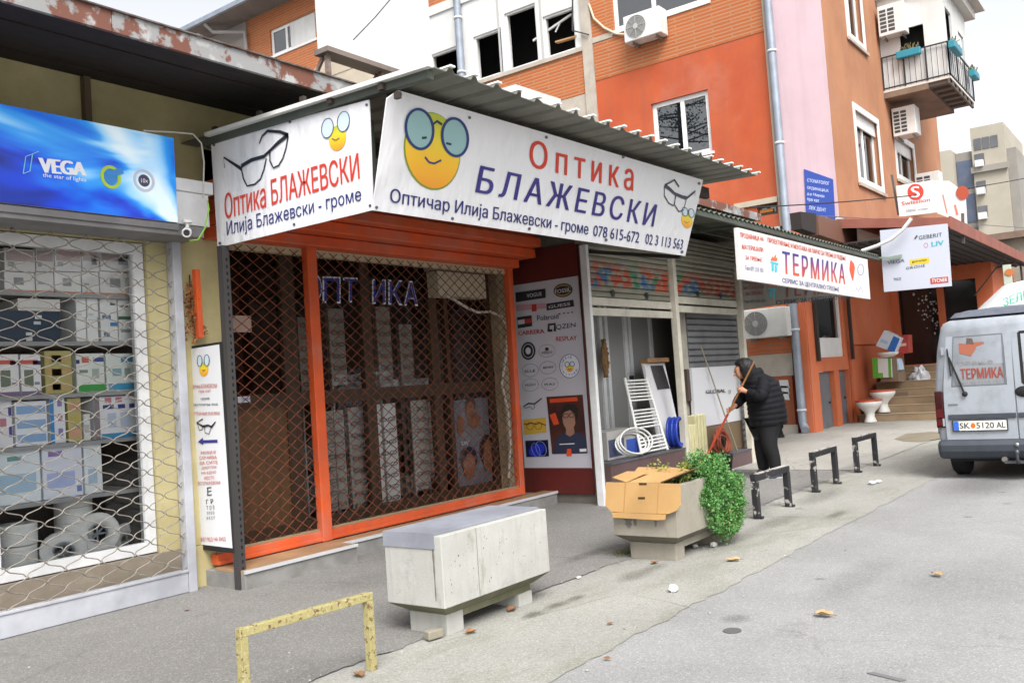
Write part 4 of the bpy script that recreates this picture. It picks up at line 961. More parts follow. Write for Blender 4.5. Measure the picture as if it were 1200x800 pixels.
for k, (x0, x1, zb) in enumerate(((8.92, 11.05, 2.31), (11.15, 13.27, 2.40))):
    mb = MB(); z = zb+.10
    while z < 3.02:
        mb.prism([(x0, 5.56, z), (x0, 5.535, z+.01), (x0, 5.525, z+.035), (x0, 5.535, z+.062), (x0, 5.56, z+.068)], (x1-x0, 0, 0)); z += .07
    o = mb.build('shutter', m_paintsl, S)
    MB().box(x0, 5.52, zb, x1, 5.565, zb+.095).build('bottom_bar', m_post, o, bevel=.004)
    MB().box(x0, 5.515, zb-.12, x1, 5.58, zb-.03).build('lintel', m_post, S, bevel=.004)
    hb = MB()
    for fx_ in (.28, .68) if k == 0 else (.35, .72):
        hb.disc((x0+(x1-x0)*fx_, 5.519, zb+.155), ux, uz, .045, .045, (0, -.003, 0))
    hb.build('lock_plate', flat('#1d1b19', .5), o)
mb = MB(); mb.box(8.9, 5.52, 3.03, 13.4, 5.62, 3.34); mb.build('header', m_slat, S)
mb = MB()
for k in range(5): mb.box(8.9, 5.49, 3.04+k*.06, 13.4, 5.52, 3.04+k*.06+.045)
mb.build('header_slats', m_slat, S)
# doors behind
mb = MB(); mb.box(9.1, 7.6, 0, 13.8, 7.7, 3.4); mb.box(13.73, 5.73, .0, 13.8, 7.6, 3.4); mb.box(at_y(799, 450, 5.76).x, 5.76, .236, 11.93, 5.82, 3.3); mb.build('interior_wall', mat('shop_wall', '#a29d92', '#8c877c', 2, rough=.9, grime=.2), S)
mb = MB(); mb.box(9.1, 6.0, 3.345, 13.4, 7.7, 3.40); mb.build('ceiling', flat('#8f8c84', .9), S)
df = frame_rect(MB(), 'y', 6.30, 10.15, 11.93, .465, 2.55, .075, .06, mull=(10.48, 10.62, 11.14, 11.26)).build('glazed_door', m_alu, S)
pane('y', 6.33, 10.2, 11.9, .5, 2.5).build('pane', glass('door_glass', tint=(.85, .9, .9), body=.45), df)
MB().box(11.14, 6.27, 1.40, 11.22, 6.30, 1.46).build('handle', flat('#2c2c2e', .4), df)
mb = MB(); mb.box(9.1, 6.31, .465, 10.14, 6.36, 3.3); mb.box(11.94, 6.31, .465, 12.7, 6.36, 3.3); mb.box(10.15, 6.31, 2.551, 11.93, 6.36, 3.3); mb.build('partition', flat('#77736a', .8), S)
# rolled door in the second bay
mb = MB(); z = .3
while z < 3.1:
    mb.prism([(11.93, 5.77, z), (11.93, 5.74, z+.02), (11.93, 5.74, z+.075), (11.93, 5.77, z+.09)], (1.80, 0, 0)); z += .092
mb.build('inner_shutter', mat('grey_shutter', '#737578', '#626467', 3, rough=.55, grime=.25, rain=.2), S)
# corrugated sheet roof over this shop and the signs
def corrugated(x0, x1, y0, y1, z0, z1, per=.15, amp=.02, th=.006):
    mb = MB(); n = int((x1-x0)/per*6)+1; vs = []
    for s_ in (0, 1):
        for (yy, zz) in ((y0, z0), (y1, z1)):
            for i in range(n): vs.append((x0+(x1-x0)*i/(n-1), yy, zz+amp*math.sin(2*math.pi*i/6)+th*s_))
    fs = []
    for i in range(n-1):
        fs += [(i, n+i, n+i+1, i+1), (2*n+i, 2*n+i+1, 3*n+i+1, 3*n+i), (i, i+1, 2*n+i+1, 2*n+i), (n+i, 3*n+i, 3*n+i+1, n+i+1)]
    return mb.add(vs, fs)
o = corrugated(9.45, 18.1, 4.62, 7.2, 3.42, 3.62).build('roof', m_grn, S)
mb = MB(); mb.bar((9.5, 4.66, 3.375), (18.3, 4.66, 3.375), .05, .06); mb.bar((9.5, 5.3, 3.40), (18.1, 5.3, 3.40), .05, .05); mb.build('purlin', m_green, S)
mb = MB(); mb.bar((11.5, 4.66, 3.36), (11.5, 5.5, 3.38), .04); mb.bar((17.6, 4.66, 3.36), (17.6, 5.6, 3.38), .04); mb.build('bracket', m_green, S)
# rusty upper roof behind
U_ = thing('rear_roof', 'low rusty sheet roof with a peeling fascia behind the heating shop canopy', 'roof', (13.5, 5.8, 3.9))
mb = MB(); mb.prism([(11.6, 5.75, 3.97), (11.6, 5.75, 4.02), (11.6, 9, 4.4), (11.6, 9, 4.3)], (3.5, 0, 0)); mb.build('roof_slab', m_dwood, U_)
fb_ = MB()
for k in range(5): fb_.box(11.6+k*.7, 5.72, 3.955, 11.6+k*.7+.695, 5.748, 4.085)
fb_.build('fascia', m_fascia, U_)
MB().box(11.65, 6.1, 3.41, 13.8, 8.8, 3.98).build('wall', flat('#4f4a42', .9), U_)

# ------------------------------------------------------------------ heating shop signs
m_sign = mat('white_sign', '#dddbd9', '#d2d0ce', 1.5, rough=.42, rain=.12, rsc=2)
m_signb = mat('old_sign_shaded', '#8d8a82', '#7e7b74', 1.5, rough=.55, grime=.25, rain=.2)  # base grey has the canopy's shade painted in, under grime and rain runs
m_grad, t_, p_, co_ = base('letter_fade')
s_ = _n(t_, 'ShaderNodeSeparateXYZ'); t_.links.new(co_.outputs['Generated'], s_.inputs[0])
t_.links.new(ramp(t_, s_.outputs[2], .1, .9, _c('#d8502a'), _c('#3c2a86')), p_.inputs['Base Color'])
y10 = lambda x, y: (860+x*.14167, 260+y*.14167)
def termika(label, grp, pl, quad, m_s, f, top, name='shop_sign'):
    o = thing(name, label, 'sign', tuple(pl(*quad[3])), 0)
    P = [pl(*q) for q in quad]; MB().prism(P, -pl.n*.05).build('board', m_s, o)
    return o
PL5 = Pl((14, 4.62, 3), (0, -1, 0))
T1 = termika('bright white sign board with large purple to red lettering under the canopy edge', None, PL5, [(864, 266.5), (868, 327), (1020, 350.5), (1016.5, 304)], m_sign, y10, True)
mb = MB(); PL5.txt(mb, 'ТЕРМИКА', y10(405, 425), y10(918, 515), y10(400, 240), y10(915, 352), bold=.03, sp=1.3); mb.build('lettering', m_grad, T1)
rd = MB(); 
PL5.txt(rd, 'ПРОДАВНИЦА НА', y10(50, 135), y10(245, 170), y10(48, 85), y10(243, 125), bold=.02); PL5.txt(rd, 'МАТЕРИЈАЛИ', y10(65, 225), y10(240, 250), y10(64, 185), y10(239, 213), bold=.02); PL5.txt(rd, 'ЗА ГРЕЕЊЕ', y10(93, 312), y10(230, 332), y10(92, 275), y10(229, 297), bold=.02)
PL5.txt(rd, 'ПРОЕКТИРАЊЕ И МОНТАЖА НА ПАРНО ЗА ГРЕЕЊЕ И ЛАДЕЊЕ', y10(280, 178), y10(925, 330), y10(276, 128), y10(922, 285), bold=.02); rd.build('lettering', flat('#c8452c', .5), T1)
bk = MB(); PL5.txt(bk, 'СЕРВИС ЗА ЦЕНТРАЛНО ГРЕЕЊЕ', y10(400, 508), y10(870, 585), y10(398, 462), y10(868, 540), bold=.015); PL5.txt(bk, 'Тел 071 213 151', y10(90, 398), y10(240, 418), y10(88, 360), y10(239, 382), bold=.01); bk.build('lettering', flat('#4d4a86', .5), T1)
def flame_badge(pl, f, o, s_=1):
    mb = MB(); mb.prism([pl(*f(*q), .003) for q in ((300, 325), (368, 340), (366, 358), (302, 342))], pl.n*.001)
    for (x, y) in ((318, 350), (345, 358)): mb.prism([pl(*f(*q), .003) for q in ((x-8, y), (x+10, y+3), (x+12, y+50), (x, y+62), (x-8, y+45))], pl.n*.001)
    mb.build('radiator_emblem', flat('#3fb5c4'), o)
    mb = MB(); mb.prism([pl(*f(*q), .003) for q in ((300, 318), (318, 285), (325, 298), (350, 262), (345, 295), (362, 300), (352, 325))], pl.n*.001); mb.build('flame_emblem', flat('#d8653a'), o)
flame_badge(PL5, y10, T1)
mb = MB(); mb.prism([PL5(*y10(*q), .003) for q in ((958, 340), (965, 312), (992, 345), (1000, 380), (985, 492), (975, 470), (955, 400))], PL5.n*.001); mb.build('burner_emblem', flat('#d0502c'), T1)
mb = MB(); PL5.ring(mb, *y10(1048, 395), 4, 7, 1.2, d=.003); PL5.line(mb, [y10(*q) for q in ((1005, 575), (1015, 545), (1030, 575), (1048, 535), (1068, 590))], .02, d=.003); mb.build('boiler_emblem', flat('#9b9bb0'), T1)
PL6 = Pl((15, 5.5, 3), (0, -1, 0))
T2 = termika('older sign with dark lettering below the bright one, shade painted into its grey', None, PL6, [(867, 322), (870, 363.5), (958, 351), (1003, 345), (1003, 330)], m_signb, y10, False)
mb = MB(); PL6.txt(mb, 'СЕРВИС ЗА ЦЕНТРАЛНО ГРЕЕЊЕ', y10(350, 695), y10(1000, 640), y10(348, 650), y10(998, 590), bold=.03); PL6.txt(mb, 'Тел 071 213 151', y10(85, 675), y10(255, 662), y10(83, 650), y10(254, 638), bold=.02); mb.build('lettering', flat('#2a2a40', .6), T2)
mb = MB(); PL6.txt(mb, 'ПРОДАВНИЦА', y10(75, 520), y10(240, 520), y10(75, 490), y10(240, 490), bold=.02); PL6.txt(mb, 'МАТЕРИЈАЛИ', y10(78, 562), y10(245, 552), y10(77, 532), y10(244, 522), bold=.02); PL6.txt(mb, 'ЗА ГРЕЕЊЕ', y10(95, 612), y10(240, 600), y10(94, 580), y10(239, 568), bold=.02)
PL6.txt(mb, 'ТЕРМИКА', y10(410, 622), y10(960, 580), y10(408, 500), y10(958, 420), bold=.03, sp=1.3); mb.build('lettering', flat('#8f3327', .6), T2)
flame_badge(PL6, lambda x, y: y10(x-18, y+215), T2)

# ------------------------------------------------------------------ goods on the plinth
m_enam = mat('white_enamel', '#dcdcd8', '#d0d0cc', 2, rough=.3)
def flo(px, py, z=.462): return at_z(px, py, z)
# ladder radiator leaning on the doors
a0, a1 = Vector((10.08, 5.86, .465)), Vector((10.62, 5.86, .465)); b0, b1 = at_y(732, 443, 5.84), at_y(757, 442, 5.84)
a0, a1 = at_y(752, 530, 5.57), at_y(782, 524, 5.57); a0.z = a1.z = .465
TR = thing('towel_radiator', 'white ladder radiator leaning against the glazed door', 'radiator', tuple((a0+a1)/2))
mb = MB()
for p, q in ((a0, b0), (a1, b1)): mb.tube([p, q], .019, 8)
mb.build('side_rail', m_enam, TR)
mb = MB()
for k in range(22):
    if k in (5, 6, 13, 14): continue
    t = .03+k*.0445; mb.tube([a0.lerp(b0, t), a1.lerp(b1, t)], .0135, 6)
mb.build('rungs', m_enam, TR)
# leaning panel with dark picture
p0, p1, p2, p3 = at_y(776, 524, 5.72), at_y(800, 520, 5.72), at_y(779, 425, 5.98), at_y(755, 426, 5.98)
p0.z = p1.z = .465
LPN = thing('packed_board', 'tall white board with a dark picture leaning beside the ladder radiator', 'board', tuple((p0+p1)/2))
MB().prism([p0, p1, p2, p3], Vector((0, .05, .01))).build('panel', flat('#cfcfd2', .5), LPN, bevel=.005)
def bil(s_, t_): return (p0*(1-s_)+p1*s_)*(1-t_)+(p3*(1-s_)+p2*s_)*t_
nb = (p1-p0).cross(p3-p0).normalized()*.06
if nb.y > 0: nb = -nb
ob = Vector((0, 0, 0))
MB().prism([bil(.35, .68)+nb*.1, bil(.95, .68)+nb*.1, bil(.85, .97)+nb*.1, bil(.25, .97)+nb*.1], nb*.05).build('dark_picture', flat('#2d2a2c', .4), LPN)
mb = MB(); mb.prism([bil(.0, 1.0)+nb*1.0, bil(1.05, 1.0)+nb*1.0, bil(1.05, 1.05)+nb*1.0, bil(0, 1.05)+nb*1.0], -nb*2.2); mb.build('wooden_edge', flat('#8f6c48', .7), LPN)
# grey carton and hose coil
c0 = at_y(731, 526, 5.66)
GC = thing('goods_box', 'grey and blue printed box standing on the plinth inside a white hose', 'box', (c0.x, c0.y, .465))
x0, x1 = at_y(712, 520, c0.y).x, at_y(751, 520, c0.y).x
zt = at_y(730, 503, c0.y).z
MB().box(x0, c0.y, .466, x1, c0.y+.35, zt).build('box_body', flat('#9a9794', .6), GC, bevel=.008)
MB().box(x0+.02, c0.y-.003, .50, x0+(x1-x0)*.48, c0.y-.001, zt-.1).build('printed_band', flat('#39415f', .5), GC)
MB().box(x0+(x1-x0)*.55, c0.y-.003, .50, x1-.02, c0.y-.001, zt-.13).build('printed_band', flat('#2c4a9a', .5), GC)
HC = thing('hose_coil', 'loose white hose loops lying round the grey and blue box', 'hose', (c0.x, c0.y-.1, .47))
mb = MB()
for k in range(3):
    pts = []; cx, cz = (x0+x1)/2+.05+.02*k, .62+.02*k
    for i in range(33):
        g = 2*math.pi*i/32; pts.append((cx+(.36+.015*k)*math.cos(g), c0.y-.06-.03*k+.05*math.sin(g), cz+(.135+.01*k)*math.sin(g)))
    mb.tube(pts, .013, 6, cap=False)
mb.build('hose', m_enam, HC)
# straw bundle on the door frame
c1 = at_y(705, 420, 6.25)
SBN = thing('rope_bundle', 'brown straw rope bundle hanging on the white door frame', 'rope bundle', tuple(c1))
mb = MB(); rng = random.Random(3)
for k in range(26):
    g = rng.uniform(-.07, .07); pts = [(c1.x+g*1.1*math.sin(math.pi*i/8)+rng.uniform(-.008, .008), c1.y-.05+rng.uniform(-.03, .03), c1.z-.25+.5*i/8) for i in range(9)]
    mb.tube(pts, .012, 5)
mb.build('strands', mat('straw', '#8a6a45', '#6d5236', 20, rough=.9), SBN)
# blue pipe coil
cb = at_y(791, 503, 5.57)
BC = thing('pipe_coil', 'blue plastic pipe coil standing behind the middle white post', 'pipe coil', (cb.x, cb.y, .465))
mb = MB(); rr = .19; cb.z = .465+rr+.02
for k in range(7):
    r1 = rr-.008*(k % 3); ax = .022*(k-3)
    mb.tube([(cb.x+r1*math.cos(2*math.pi*i/28)*.95, cb.y+ax+.04*math.cos(2*math.pi*i/28), cb.z+r1*math.sin(2*math.pi*i/28)) for i in range(29)], .018, 6, cap=False)
mb.build('pipe', flat('#1d3a9c', .4), BC)
# bay two: white boiler board, radiators, hose, stick, lid
g0 = at_y(816, 500, 5.66); g1_ = at_y(871, 494, 5.66); gt = at_y(811, 431, 5.66).z
GB = thing('boiler_carton', 'large white carton board with black lettering before the grey inner shutter', 'carton', ((g0.x+g1_.x)/2, 5.66, .24))
xr = min(g1_.x, 13.68)
MB().box(g0.x, 5.66, .66, xr, 5.72, gt).build('panel', flat('#c3c4c8', .5), GB, bevel=.005)
MB().box(g0.x+.02, 5.67, .238, xr-.02, 5.72, .658).build('wooden_base', flat('#6b5a45', .7), GB)
pg = Pl((12, 5.655, 1), (0, -1, 0)); mb = MB(); pg.txt(mb, 'GLOBAL', (827, 461), (850, 459.5), (827, 457), (850, 455.5), bold=.03); mb.build('lettering', flat('#2b2b30'), GB)
mb = MB(); pg.ring(mb, 855, 459, 1.3, 2.4, .5, d=.003); mb.build('emblem', flat('#66666c'), GB)
MB().box(*at_y(801, 445, 5.758)[:2], 1.05, *at_y(809, 445, 5.758)[:1], 5.70, 1.5).build('wall_box', flat('#4a3b35'), S)
m_rad = mat('cream_radiator', '#c9c29a', '#b8b189', 4, rough=.45)
def fin_rad(px0, px1, pyt, pyb, yy, label):
    a_, b_ = at_y(px0, pyb, yy), at_y(px1, pyb, yy); h_ = at_y(px0, pyt, yy).z
    o = thing('panel_radiator', label, 'radiator', ((a_.x+b_.x)/2, yy, .238), 0); n_ = 4
    for k in range(n_):
        x = a_.x+(b_.x-a_.x)*k/n_; w_ = (b_.x-a_.x)/n_
        MB().box(x, yy, .24, x+w_*.66, yy+.13, h_).build('fin', m_rad, o, bevel=.01)
    return o
fin_rad(808, 819, 498, 538, 5.53, 'shorter cream column radiator next to the middle white post')
fin_rad(818, 832, 486, 535, 5.60, 'taller cream column radiator beside the orange hose')
oh = at_y(848, 520, 5.56); oh.z = .24
OH = thing('hose_coil', 'orange hose bundle piled against the white carton board', 'hose', (oh.x, oh.y, .238))
mb = MB(); rng = random.Random(9)
for k in range(9):
    cx, cy = oh.x+rng.uniform(-.12, .12), oh.y-.03+rng.uniform(0, .06); ra, rb = rng.uniform(.22, .34), rng.uniform(.12, .20); tl = rng.uniform(-.7, .1)
    mb.tube([(cx+ra*math.cos(2*math.pi*i/24)+tl*rb*math.sin(2*math.pi*i/24), cy+.03*math.cos(2*math.pi*i/24), .238+rb+.02+rb*math.sin(2*math.pi*i/24)) for i in range(25)], .018, 6, cap=False)
mb.build('hose', flat('#7f3a24', .65), OH)
s0, s1 = at_y(864, 528, 5.5), at_y(821, 405, 5.64)
SK = MB(); SK.tube([s0, s1], .011, 8); build_top(SK, 'wooden_stick', flat('#8f8672', .6), 'long pale stick leaning across the second shop bay', 'stick')
ld = at_y(843, 533, 5.42); ld.z = .0
LD = thing('tub', 'small black tub standing on the pavement before the second shop bay', 'tub', (ld.x, ld.y, .010))
mb = MB(); mb.lathe((ld.x, ld.y-.02, .010), (0, 0, 1), [(0, 0), (.13, 0), (.17, .24), (.18, .24), (.165, .27), (0, .27)], 24); mb.build('tub_body', flat('#2a2829', .5), LD)
# ------------------------------------------------------------------ apartment block
AX = 19.1; UY = 5.57
m_brk = brick('orange_brick', '#a85628', '#b46232', '#a47a58', 'yz', .9, .083, .018)
m_brkx = brick('orange_brick_low', '#b95c30', '#c46836', '#99745c', 'yz', .5, .08, .014)
m_opl = mat('orange_plaster', '#b3522b', '#aa4926', 1.2, rough=.85, bmp=.12, grime=.14, gsc=.8, rain=.26, rsc=.8)
m_pink = mat('pink_plaster', '#c8aeb5', '#c2a7ae', .9, rough=.85, bmp=.1, grime=.08, gsc=1, rain=.16, rsc=.8)
m_brn = mat('tan_orange_plaster', '#a97655', '#9f6b4b', .9, rough=.85, bmp=.1, grime=.16, gsc=.9, rain=.2, rsc=.7)
m_conc = mat('concrete_band', '#b5aca0', '#a59c90', 2.2, rough=.9, bmp=.1, grime=.25)
m_beige = mat('beige_plaster', '#b9ad9c', '#aea28f', 1.2, rough=.9, grime=.2)
m_pvc = mat('white_pvc', '#dededc', '#d4d4d2', 2, rough=.35)
m_white = mat('white_render', '#d2d2d0', '#c8c8c6', 1.5, rough=.7, grime=.1, rain=.16)
m_pilas = mat('salmon_plaster', '#c76a42', '#be623b', 1.2, rough=.85, bmp=.1, grime=.12, rain=.14)
m_pane = mat('far_pane', '#14181c', rough=.01, spec=.5); m_pane.node_tree.nodes['Principled BSDF'].inputs['IOR'].default_value = 2.3
m_pipe = mat('grey_downpipe', '#8f97a3', '#7d8590', 2, rough=.45, metal=.2)
m_door = mat('grey_door', '#6a6c72', '#5f6167', 2, rough=.5)
A = thing('apartment_building', 'tall orange and pink apartment block with brick bands, an overhanging upper corner and a balcony', 'apartment building', (24, 8, 0))
TOP = 16
_a, _b = at_x(916, 236, AX), at_x(888, 254, AX); WD_ = (max(6.86, _a.y), _b.y, _b.z, _a.z)
win1 = (8.24, 9.68, 6.38, 7.80); win2 = (8.05, 10.52, 9.80, 11.35)
mb = MB(); wall(mb, 'x', AX, 6.84, 11.12, 0, 8.72, [win1, WD_]); mb.build('plaster_wall', m_opl, A)
mb = MB(); wall(mb, 'x', AX-.012, 6.84, 11.12, 8.72, TOP, [win2]); mb.build('brick_wall', m_brk, A)
mb = MB(); mb.box(AX-.02, 6.62, 1.8, AX+.2, 6.835, TOP); mb.build('corner_strip', m_beige, A)
mb = MB(); mb.box(AX-.05, 11.125, 0, AX+.25, 11.41, TOP); mb.build('concrete_column', m_conc, A)
mb = MB(); mb.box(AX-.03, 10.55, 9.66, AX-.013, 11.12, 9.79); mb.build('concrete_sill_band', m_conc, A)
# pink end of the overhang and the street front
mb = MB(); wall(mb, 'x', AX-.03, UY+.004, 6.615, 4.45, TOP); mb.build('pink_wall', m_pink, A)
wA = (20.80, 22.74, 5.47, 7.12); wB = (20.9, 22.2, 8.78, 10.6); wC = (24.3, 26.25, 6.05, 7.12)
mb = MB(); wall(mb, 'y', UY, AX-.027, 29.7, 4.45, TOP, [wA, wB, wC]); mb.box(29.5, UY+.26, 4.45, 29.698, 12, TOP); mb.build('street_wall', m_brn, A)
mb = MB(); mb.box(AX-.02, UY+.01, 4.36, 29.69, 12, 4.449); mb.build('overhang_soffit', m_white, A)
# far wing of the same front
wing_z = 9.68
wins = []
for (xa, xb, yt) in ((505, 541, 58), (557, 590, 37), (595, 632, 8), (640, 677, 12)):
    ya, yb = at_x(xb, 80, AX).y, at_x(xa, 80, AX).y
    wins.append((ya, yb, wing_z, at_x((xa+xb)/2, yt, AX).z))
mb = MB(); wall(mb, 'x', AX, 15.2, 17.3, 12.16, TOP); mb.build('brick_wall', m_brk, A)
mb = MB(); wall(mb, 'x', AX, 11.415, 15.199, 12.16, TOP); mb.build('white_panel_wall', m_white, A)
mb = MB()
for y_ in (12.6, 13.95, 15.35): mb.box(AX-.012, y_-.03, wing_z, AX-.001, y_+.03, 11.89)
mb.build('panel_joint', flat('#a9a9a7', .7), A)
mb = MB(); wall(mb, 'x', AX, 11.415, 17.3, wing_z-.02, 12.155, [(a_, b_, z0_, z1_) for a_, b_, z0_, z1_ in wins]); mb.build('white_panel_wall', m_white, A)
mb = MB(); wall(mb, 'x', AX-.01, 11.415, 17.3, 8.5, wing_z-.13); mb.build('brick_wall', m_brk, A)
mb = MB(); mb.box(AX-.06, 11.415, wing_z-.125, AX+.2, 17.3, wing_z-.022); mb.build('concrete_sill_band', m_conc, A)
mb = MB(); mb.box(AX-.005, 11.415, 0, AX+.2, 17.3, 8.49); mb.build('lower_wall', m_conc, A)
mb = MB(); mb.box(AX-.05, 11.415, 11.9, AX-.005, 17.3, 12.15); mb.build('concrete_band', m_white, A)
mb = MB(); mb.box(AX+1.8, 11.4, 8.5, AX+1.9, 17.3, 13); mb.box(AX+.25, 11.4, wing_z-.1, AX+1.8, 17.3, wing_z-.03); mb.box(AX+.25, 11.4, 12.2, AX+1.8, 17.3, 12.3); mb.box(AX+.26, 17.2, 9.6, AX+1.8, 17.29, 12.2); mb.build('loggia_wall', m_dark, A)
fr = MB()
for (ya, yb, z0_, z1_) in wins: frame_rect(fr, 'x', AX+.05, ya, yb, z0_, z1_, .05, .06)
fr.build('loggia_frame', m_pvc, A)
mb = MB(); mb.bar(at_x(625, 48, AX+.2), at_x(670, 17, AX+.2), .05); mb.bar(at_x(651, 38, AX+.2), at_x(656, 28, AX+.2), .03); mb.build('loose_rail', m_pvc, A)
mb = MB(); mb.bar(at_x(652, 50, AX+.05), at_x(677, 43, AX+.05), .12, .04); mb.build('wooden_ledge', flat('#a9825a', .7), A)
mb = MB(); p = at_x(671, 36, AX-.1); mb.bar(at_x(671, 0, AX-.12), p, .03); mb.bar(p, at_x(690, 41, AX-.1), .03); mb.build('iron_bracket', flat('#3a393c', .6), A)
# far left part with eave
wL = (21.05, 23.24, 12.66, 13.54)
mb = MB(); wall(mb, 'x', AX+.01, 17.31, 27.2, 11.3, 14.2, [wL]); mb.build('brick_wall', m_brk, A)
mb = MB(); mb.box(AX, 17.31, 0, AX+.3, 27.2, 11.29); mb.build('lower_wall', m_beige, A)
mb = MB(); mb.prism([(AX-.02, 17.31, 11.29), (AX-.02, 22.6, 11.29), (AX-.02, 20.8, 11.8), (AX-.02, 17.31, 12.0)], (.02, 0, 0)); mb.build('plaster_patch', m_beige, A)
mb = MB(); mb.box(AX-.9, 17.3, 14.2, AX+.3, 27.3, 14.32); mb.build('eave_soffit', mat('grey_soffit', '#6f6862', '#625b55', 2, rough=.9), A)
mb = MB(); mb.box(AX-1.0, 17.3, 14.21, AX-.9, 27.32, 14.36); mb.build('gutter', m_pipe, A)
mb = MB(); mb.box(AX-.02, 24.4, 13.2, AX+.01, 27.2, 14.19); mb.build('upper_panel', flat('#8d8580', .9), A)
mb = MB(); mb.tube([(AX-.85, 25.5, 14.2), (AX-.6, 25.4, 13.95), (AX-.15, 24.3, 13.75), (AX-.12, 24.25, 11.5)], .07, 8); mb.build('downpipe', flat('#8d8987', .6), A)
def far_window(plane, pos, a0, a1, z0, z1, mull, w=.08, name='window', mm=None):
    fr_ = frame_rect(MB(), plane, pos, a0, a1, z0, z1, w, .07, mull).build(name, mm or m_pvc, A)
    pane(plane, pos+.03, a0+.02, a1-.02, z0+.02, z1-.02).build('pane', m_pane, fr_)
    return fr_
far_window('x', AX+.08, *win1, (8.92,), .1)
far_window('x', AX+.08, *win2, (9.45,), .1)
f_ = far_window('x', AX+.08, *wL, (21.8, 22.5), .09)
mb = MB(); mb.box(AX+.07, 21.1, 12.7, AX+.075, 22.3, 13.5); mb.build('white_blind', m_white, f_)
mb = MB(); mb.box(AX-.03, wL[0]-.05, wL[2]-.08, AX+.1, wL[1]+.05, wL[2]-.005); mb.box(AX-.03, win1[0]-.05, win1[2]-.06, AX+.1, win1[1]+.05, win1[2]-.005); mb.box(AX-.04, win2[0]-.05, win2[2]-.09, AX+.1, win2[1]+.05, win2[2]-.005); mb.build('window_sill', m_pvc, A)
wd = WD_
f_ = far_window('x', AX+.06, *wd, ((wd[0]+wd[1])/2,), .06, mm=flat('#3b3026', .6))
MB().box(AX+.05, wd[0]+.12, wd[2]+.07, AX+.055, wd[0]+.42, wd[3]-.1).build('orange_curtain', flat('#b0702c', .8), f_)
mb = MB(); mb.box(AX-.06, 6.84, wd[3]+.002, AX+.02, wd[1]+.5, wd[3]+.12); mb.build('lintel', m_beige, A)
def street_window(h, mull, surround=.14):
    mb = MB(); a_, b_, z0_, z1_ = h
    frame_rect(mb, 'y', UY-.02, a_-surround*.6, b_+surround*.6, z0_-surround*.6, z1_+surround*.6, surround, .03); o = mb.build('window_surround', m_pvc, A)
    f2 = frame_rect(MB(), 'y', UY+.12, a_, b_, z0_, z1_, .09, .06, mull).build('window', m_pvc, A)
    pane('y', UY+.15, a_+.02, b_-.02, z0_+.02, z1_-.02).build('pane', m_pane, f2)
    MB().box(a_, UY+.07, z1_-.35, b_, UY+.11, z1_-.002).build('shutter_box', m_pvc, f2)
    MB().box(a_-.15, UY-.06, z0_-.16, b_+.15, UY-.021, z0_-.085).build('sill', m_conc, f2)
street_window(wA, (21.8,)); street_window(wB, (21.55,)); street_window(wC, (25.3,))
# lower street front with salmon pilasters
LY = 6.5
wl = (19.66, 21.75, 1.58, 3.6)
mb = MB(); wall(mb, 'y', LY, AX, 26.25, .0, 4.36, [(19.62, 20.84, -.1, 1.27), (21.19, 21.93, -.1, 1.27), wl]); mb.build('ground_floor_wall', m_pilas, A)
mb = MB(); mb.box(AX-.04, 6.46, 0, AX, 6.62, 4.35); mb.box(AX, 6.44, 0, 19.6, 6.5, 4.35); mb.build('pilaster', m_pilas, A)
mb = MB(); mb.box(22.2, 6.42, 1.85, 25.5, 6.49, 4.3); mb.box(22.0, 6.43, 0, 22.2, 6.49, 1.9); mb.build('salmon_panel', m_pilas, A)
d1 = MB().box(19.66, LY+.1, .01, 20.80, LY+.14, 1.26).build('grey_door', m_door, A)
MB().box(20.6, LY+.07, .55, 20.7, LY+.1, .59).build('handle', flat('#2c2c2c', .4), d1)
d2 = MB().box(21.2, LY+.1, .01, 21.92, LY+.14, 1.26).build('grey_door', m_door, A)
MB().box(21.75, LY+.07, .6, 21.83, LY+.1, .64).build('handle', flat('#2c2c2c', .4), d2)
fw = frame_rect(MB(), 'y', LY+.05, *wl, .1, .06).build('window', m_pvc, A)
MB().box(wl[0]+.1, LY+.06, wl[2]+.1, wl[1]-.1, LY+.10, 2.02).build('lower_panel', m_pvc, fw)
pane('y', LY+.09, wl[0]+.05, wl[1]-.05, 2.02, wl[3]-.05).build('pane', m_pane, fw)
for x in (19.5, 21.95):
    MB().box(x, 6.36, 1.5, x+.1, 6.42, 3.6).build('dark_post', flat('#2d2521', .7), A)
# brick and board low on the gable, partly seen beyond the shop posts
mb = MB(); mb.box(AX-.03, 6.80, 1.72, AX-.003, 9.4, 3.9); mb.build('low_brick_wall', m_brkx, A)
mb = MB(); mb.box(AX-.04, 6.80, 1.24, AX-.003, 9.4, 1.718); mb.build('concrete_ledge', m_conc, A)
mb = MB(); mb.box(AX-.035, 6.84, .2, AX-.003, 9.4, 1.235); mb.build('rust_board', mat('rust_board', '#96502f', '#854427', 2, rough=.8, grime=.2), A)
mb = MB(); mb.box(AX-.06, 6.80, 0, AX-.003, 9.4, .195); mb.build('plinth', m_conc, A)
rng = random.Random(2); mb = MB()
for k in range(5):
    y_, z_ = 6.88+.16*(k % 2)+rng.uniform(0, .05), .72+.13*(k//2); mb.obox((AX-.038, y_, z_), (0, .2, rng.uniform(-.03, .03)), (0, .02, .17), (-.001, 0, 0))
build_top(mb, 'paper_bill', flat('#c9cacb', .8), 'torn white paper bills pasted on the rust coloured board behind the woman', 'paper bill')
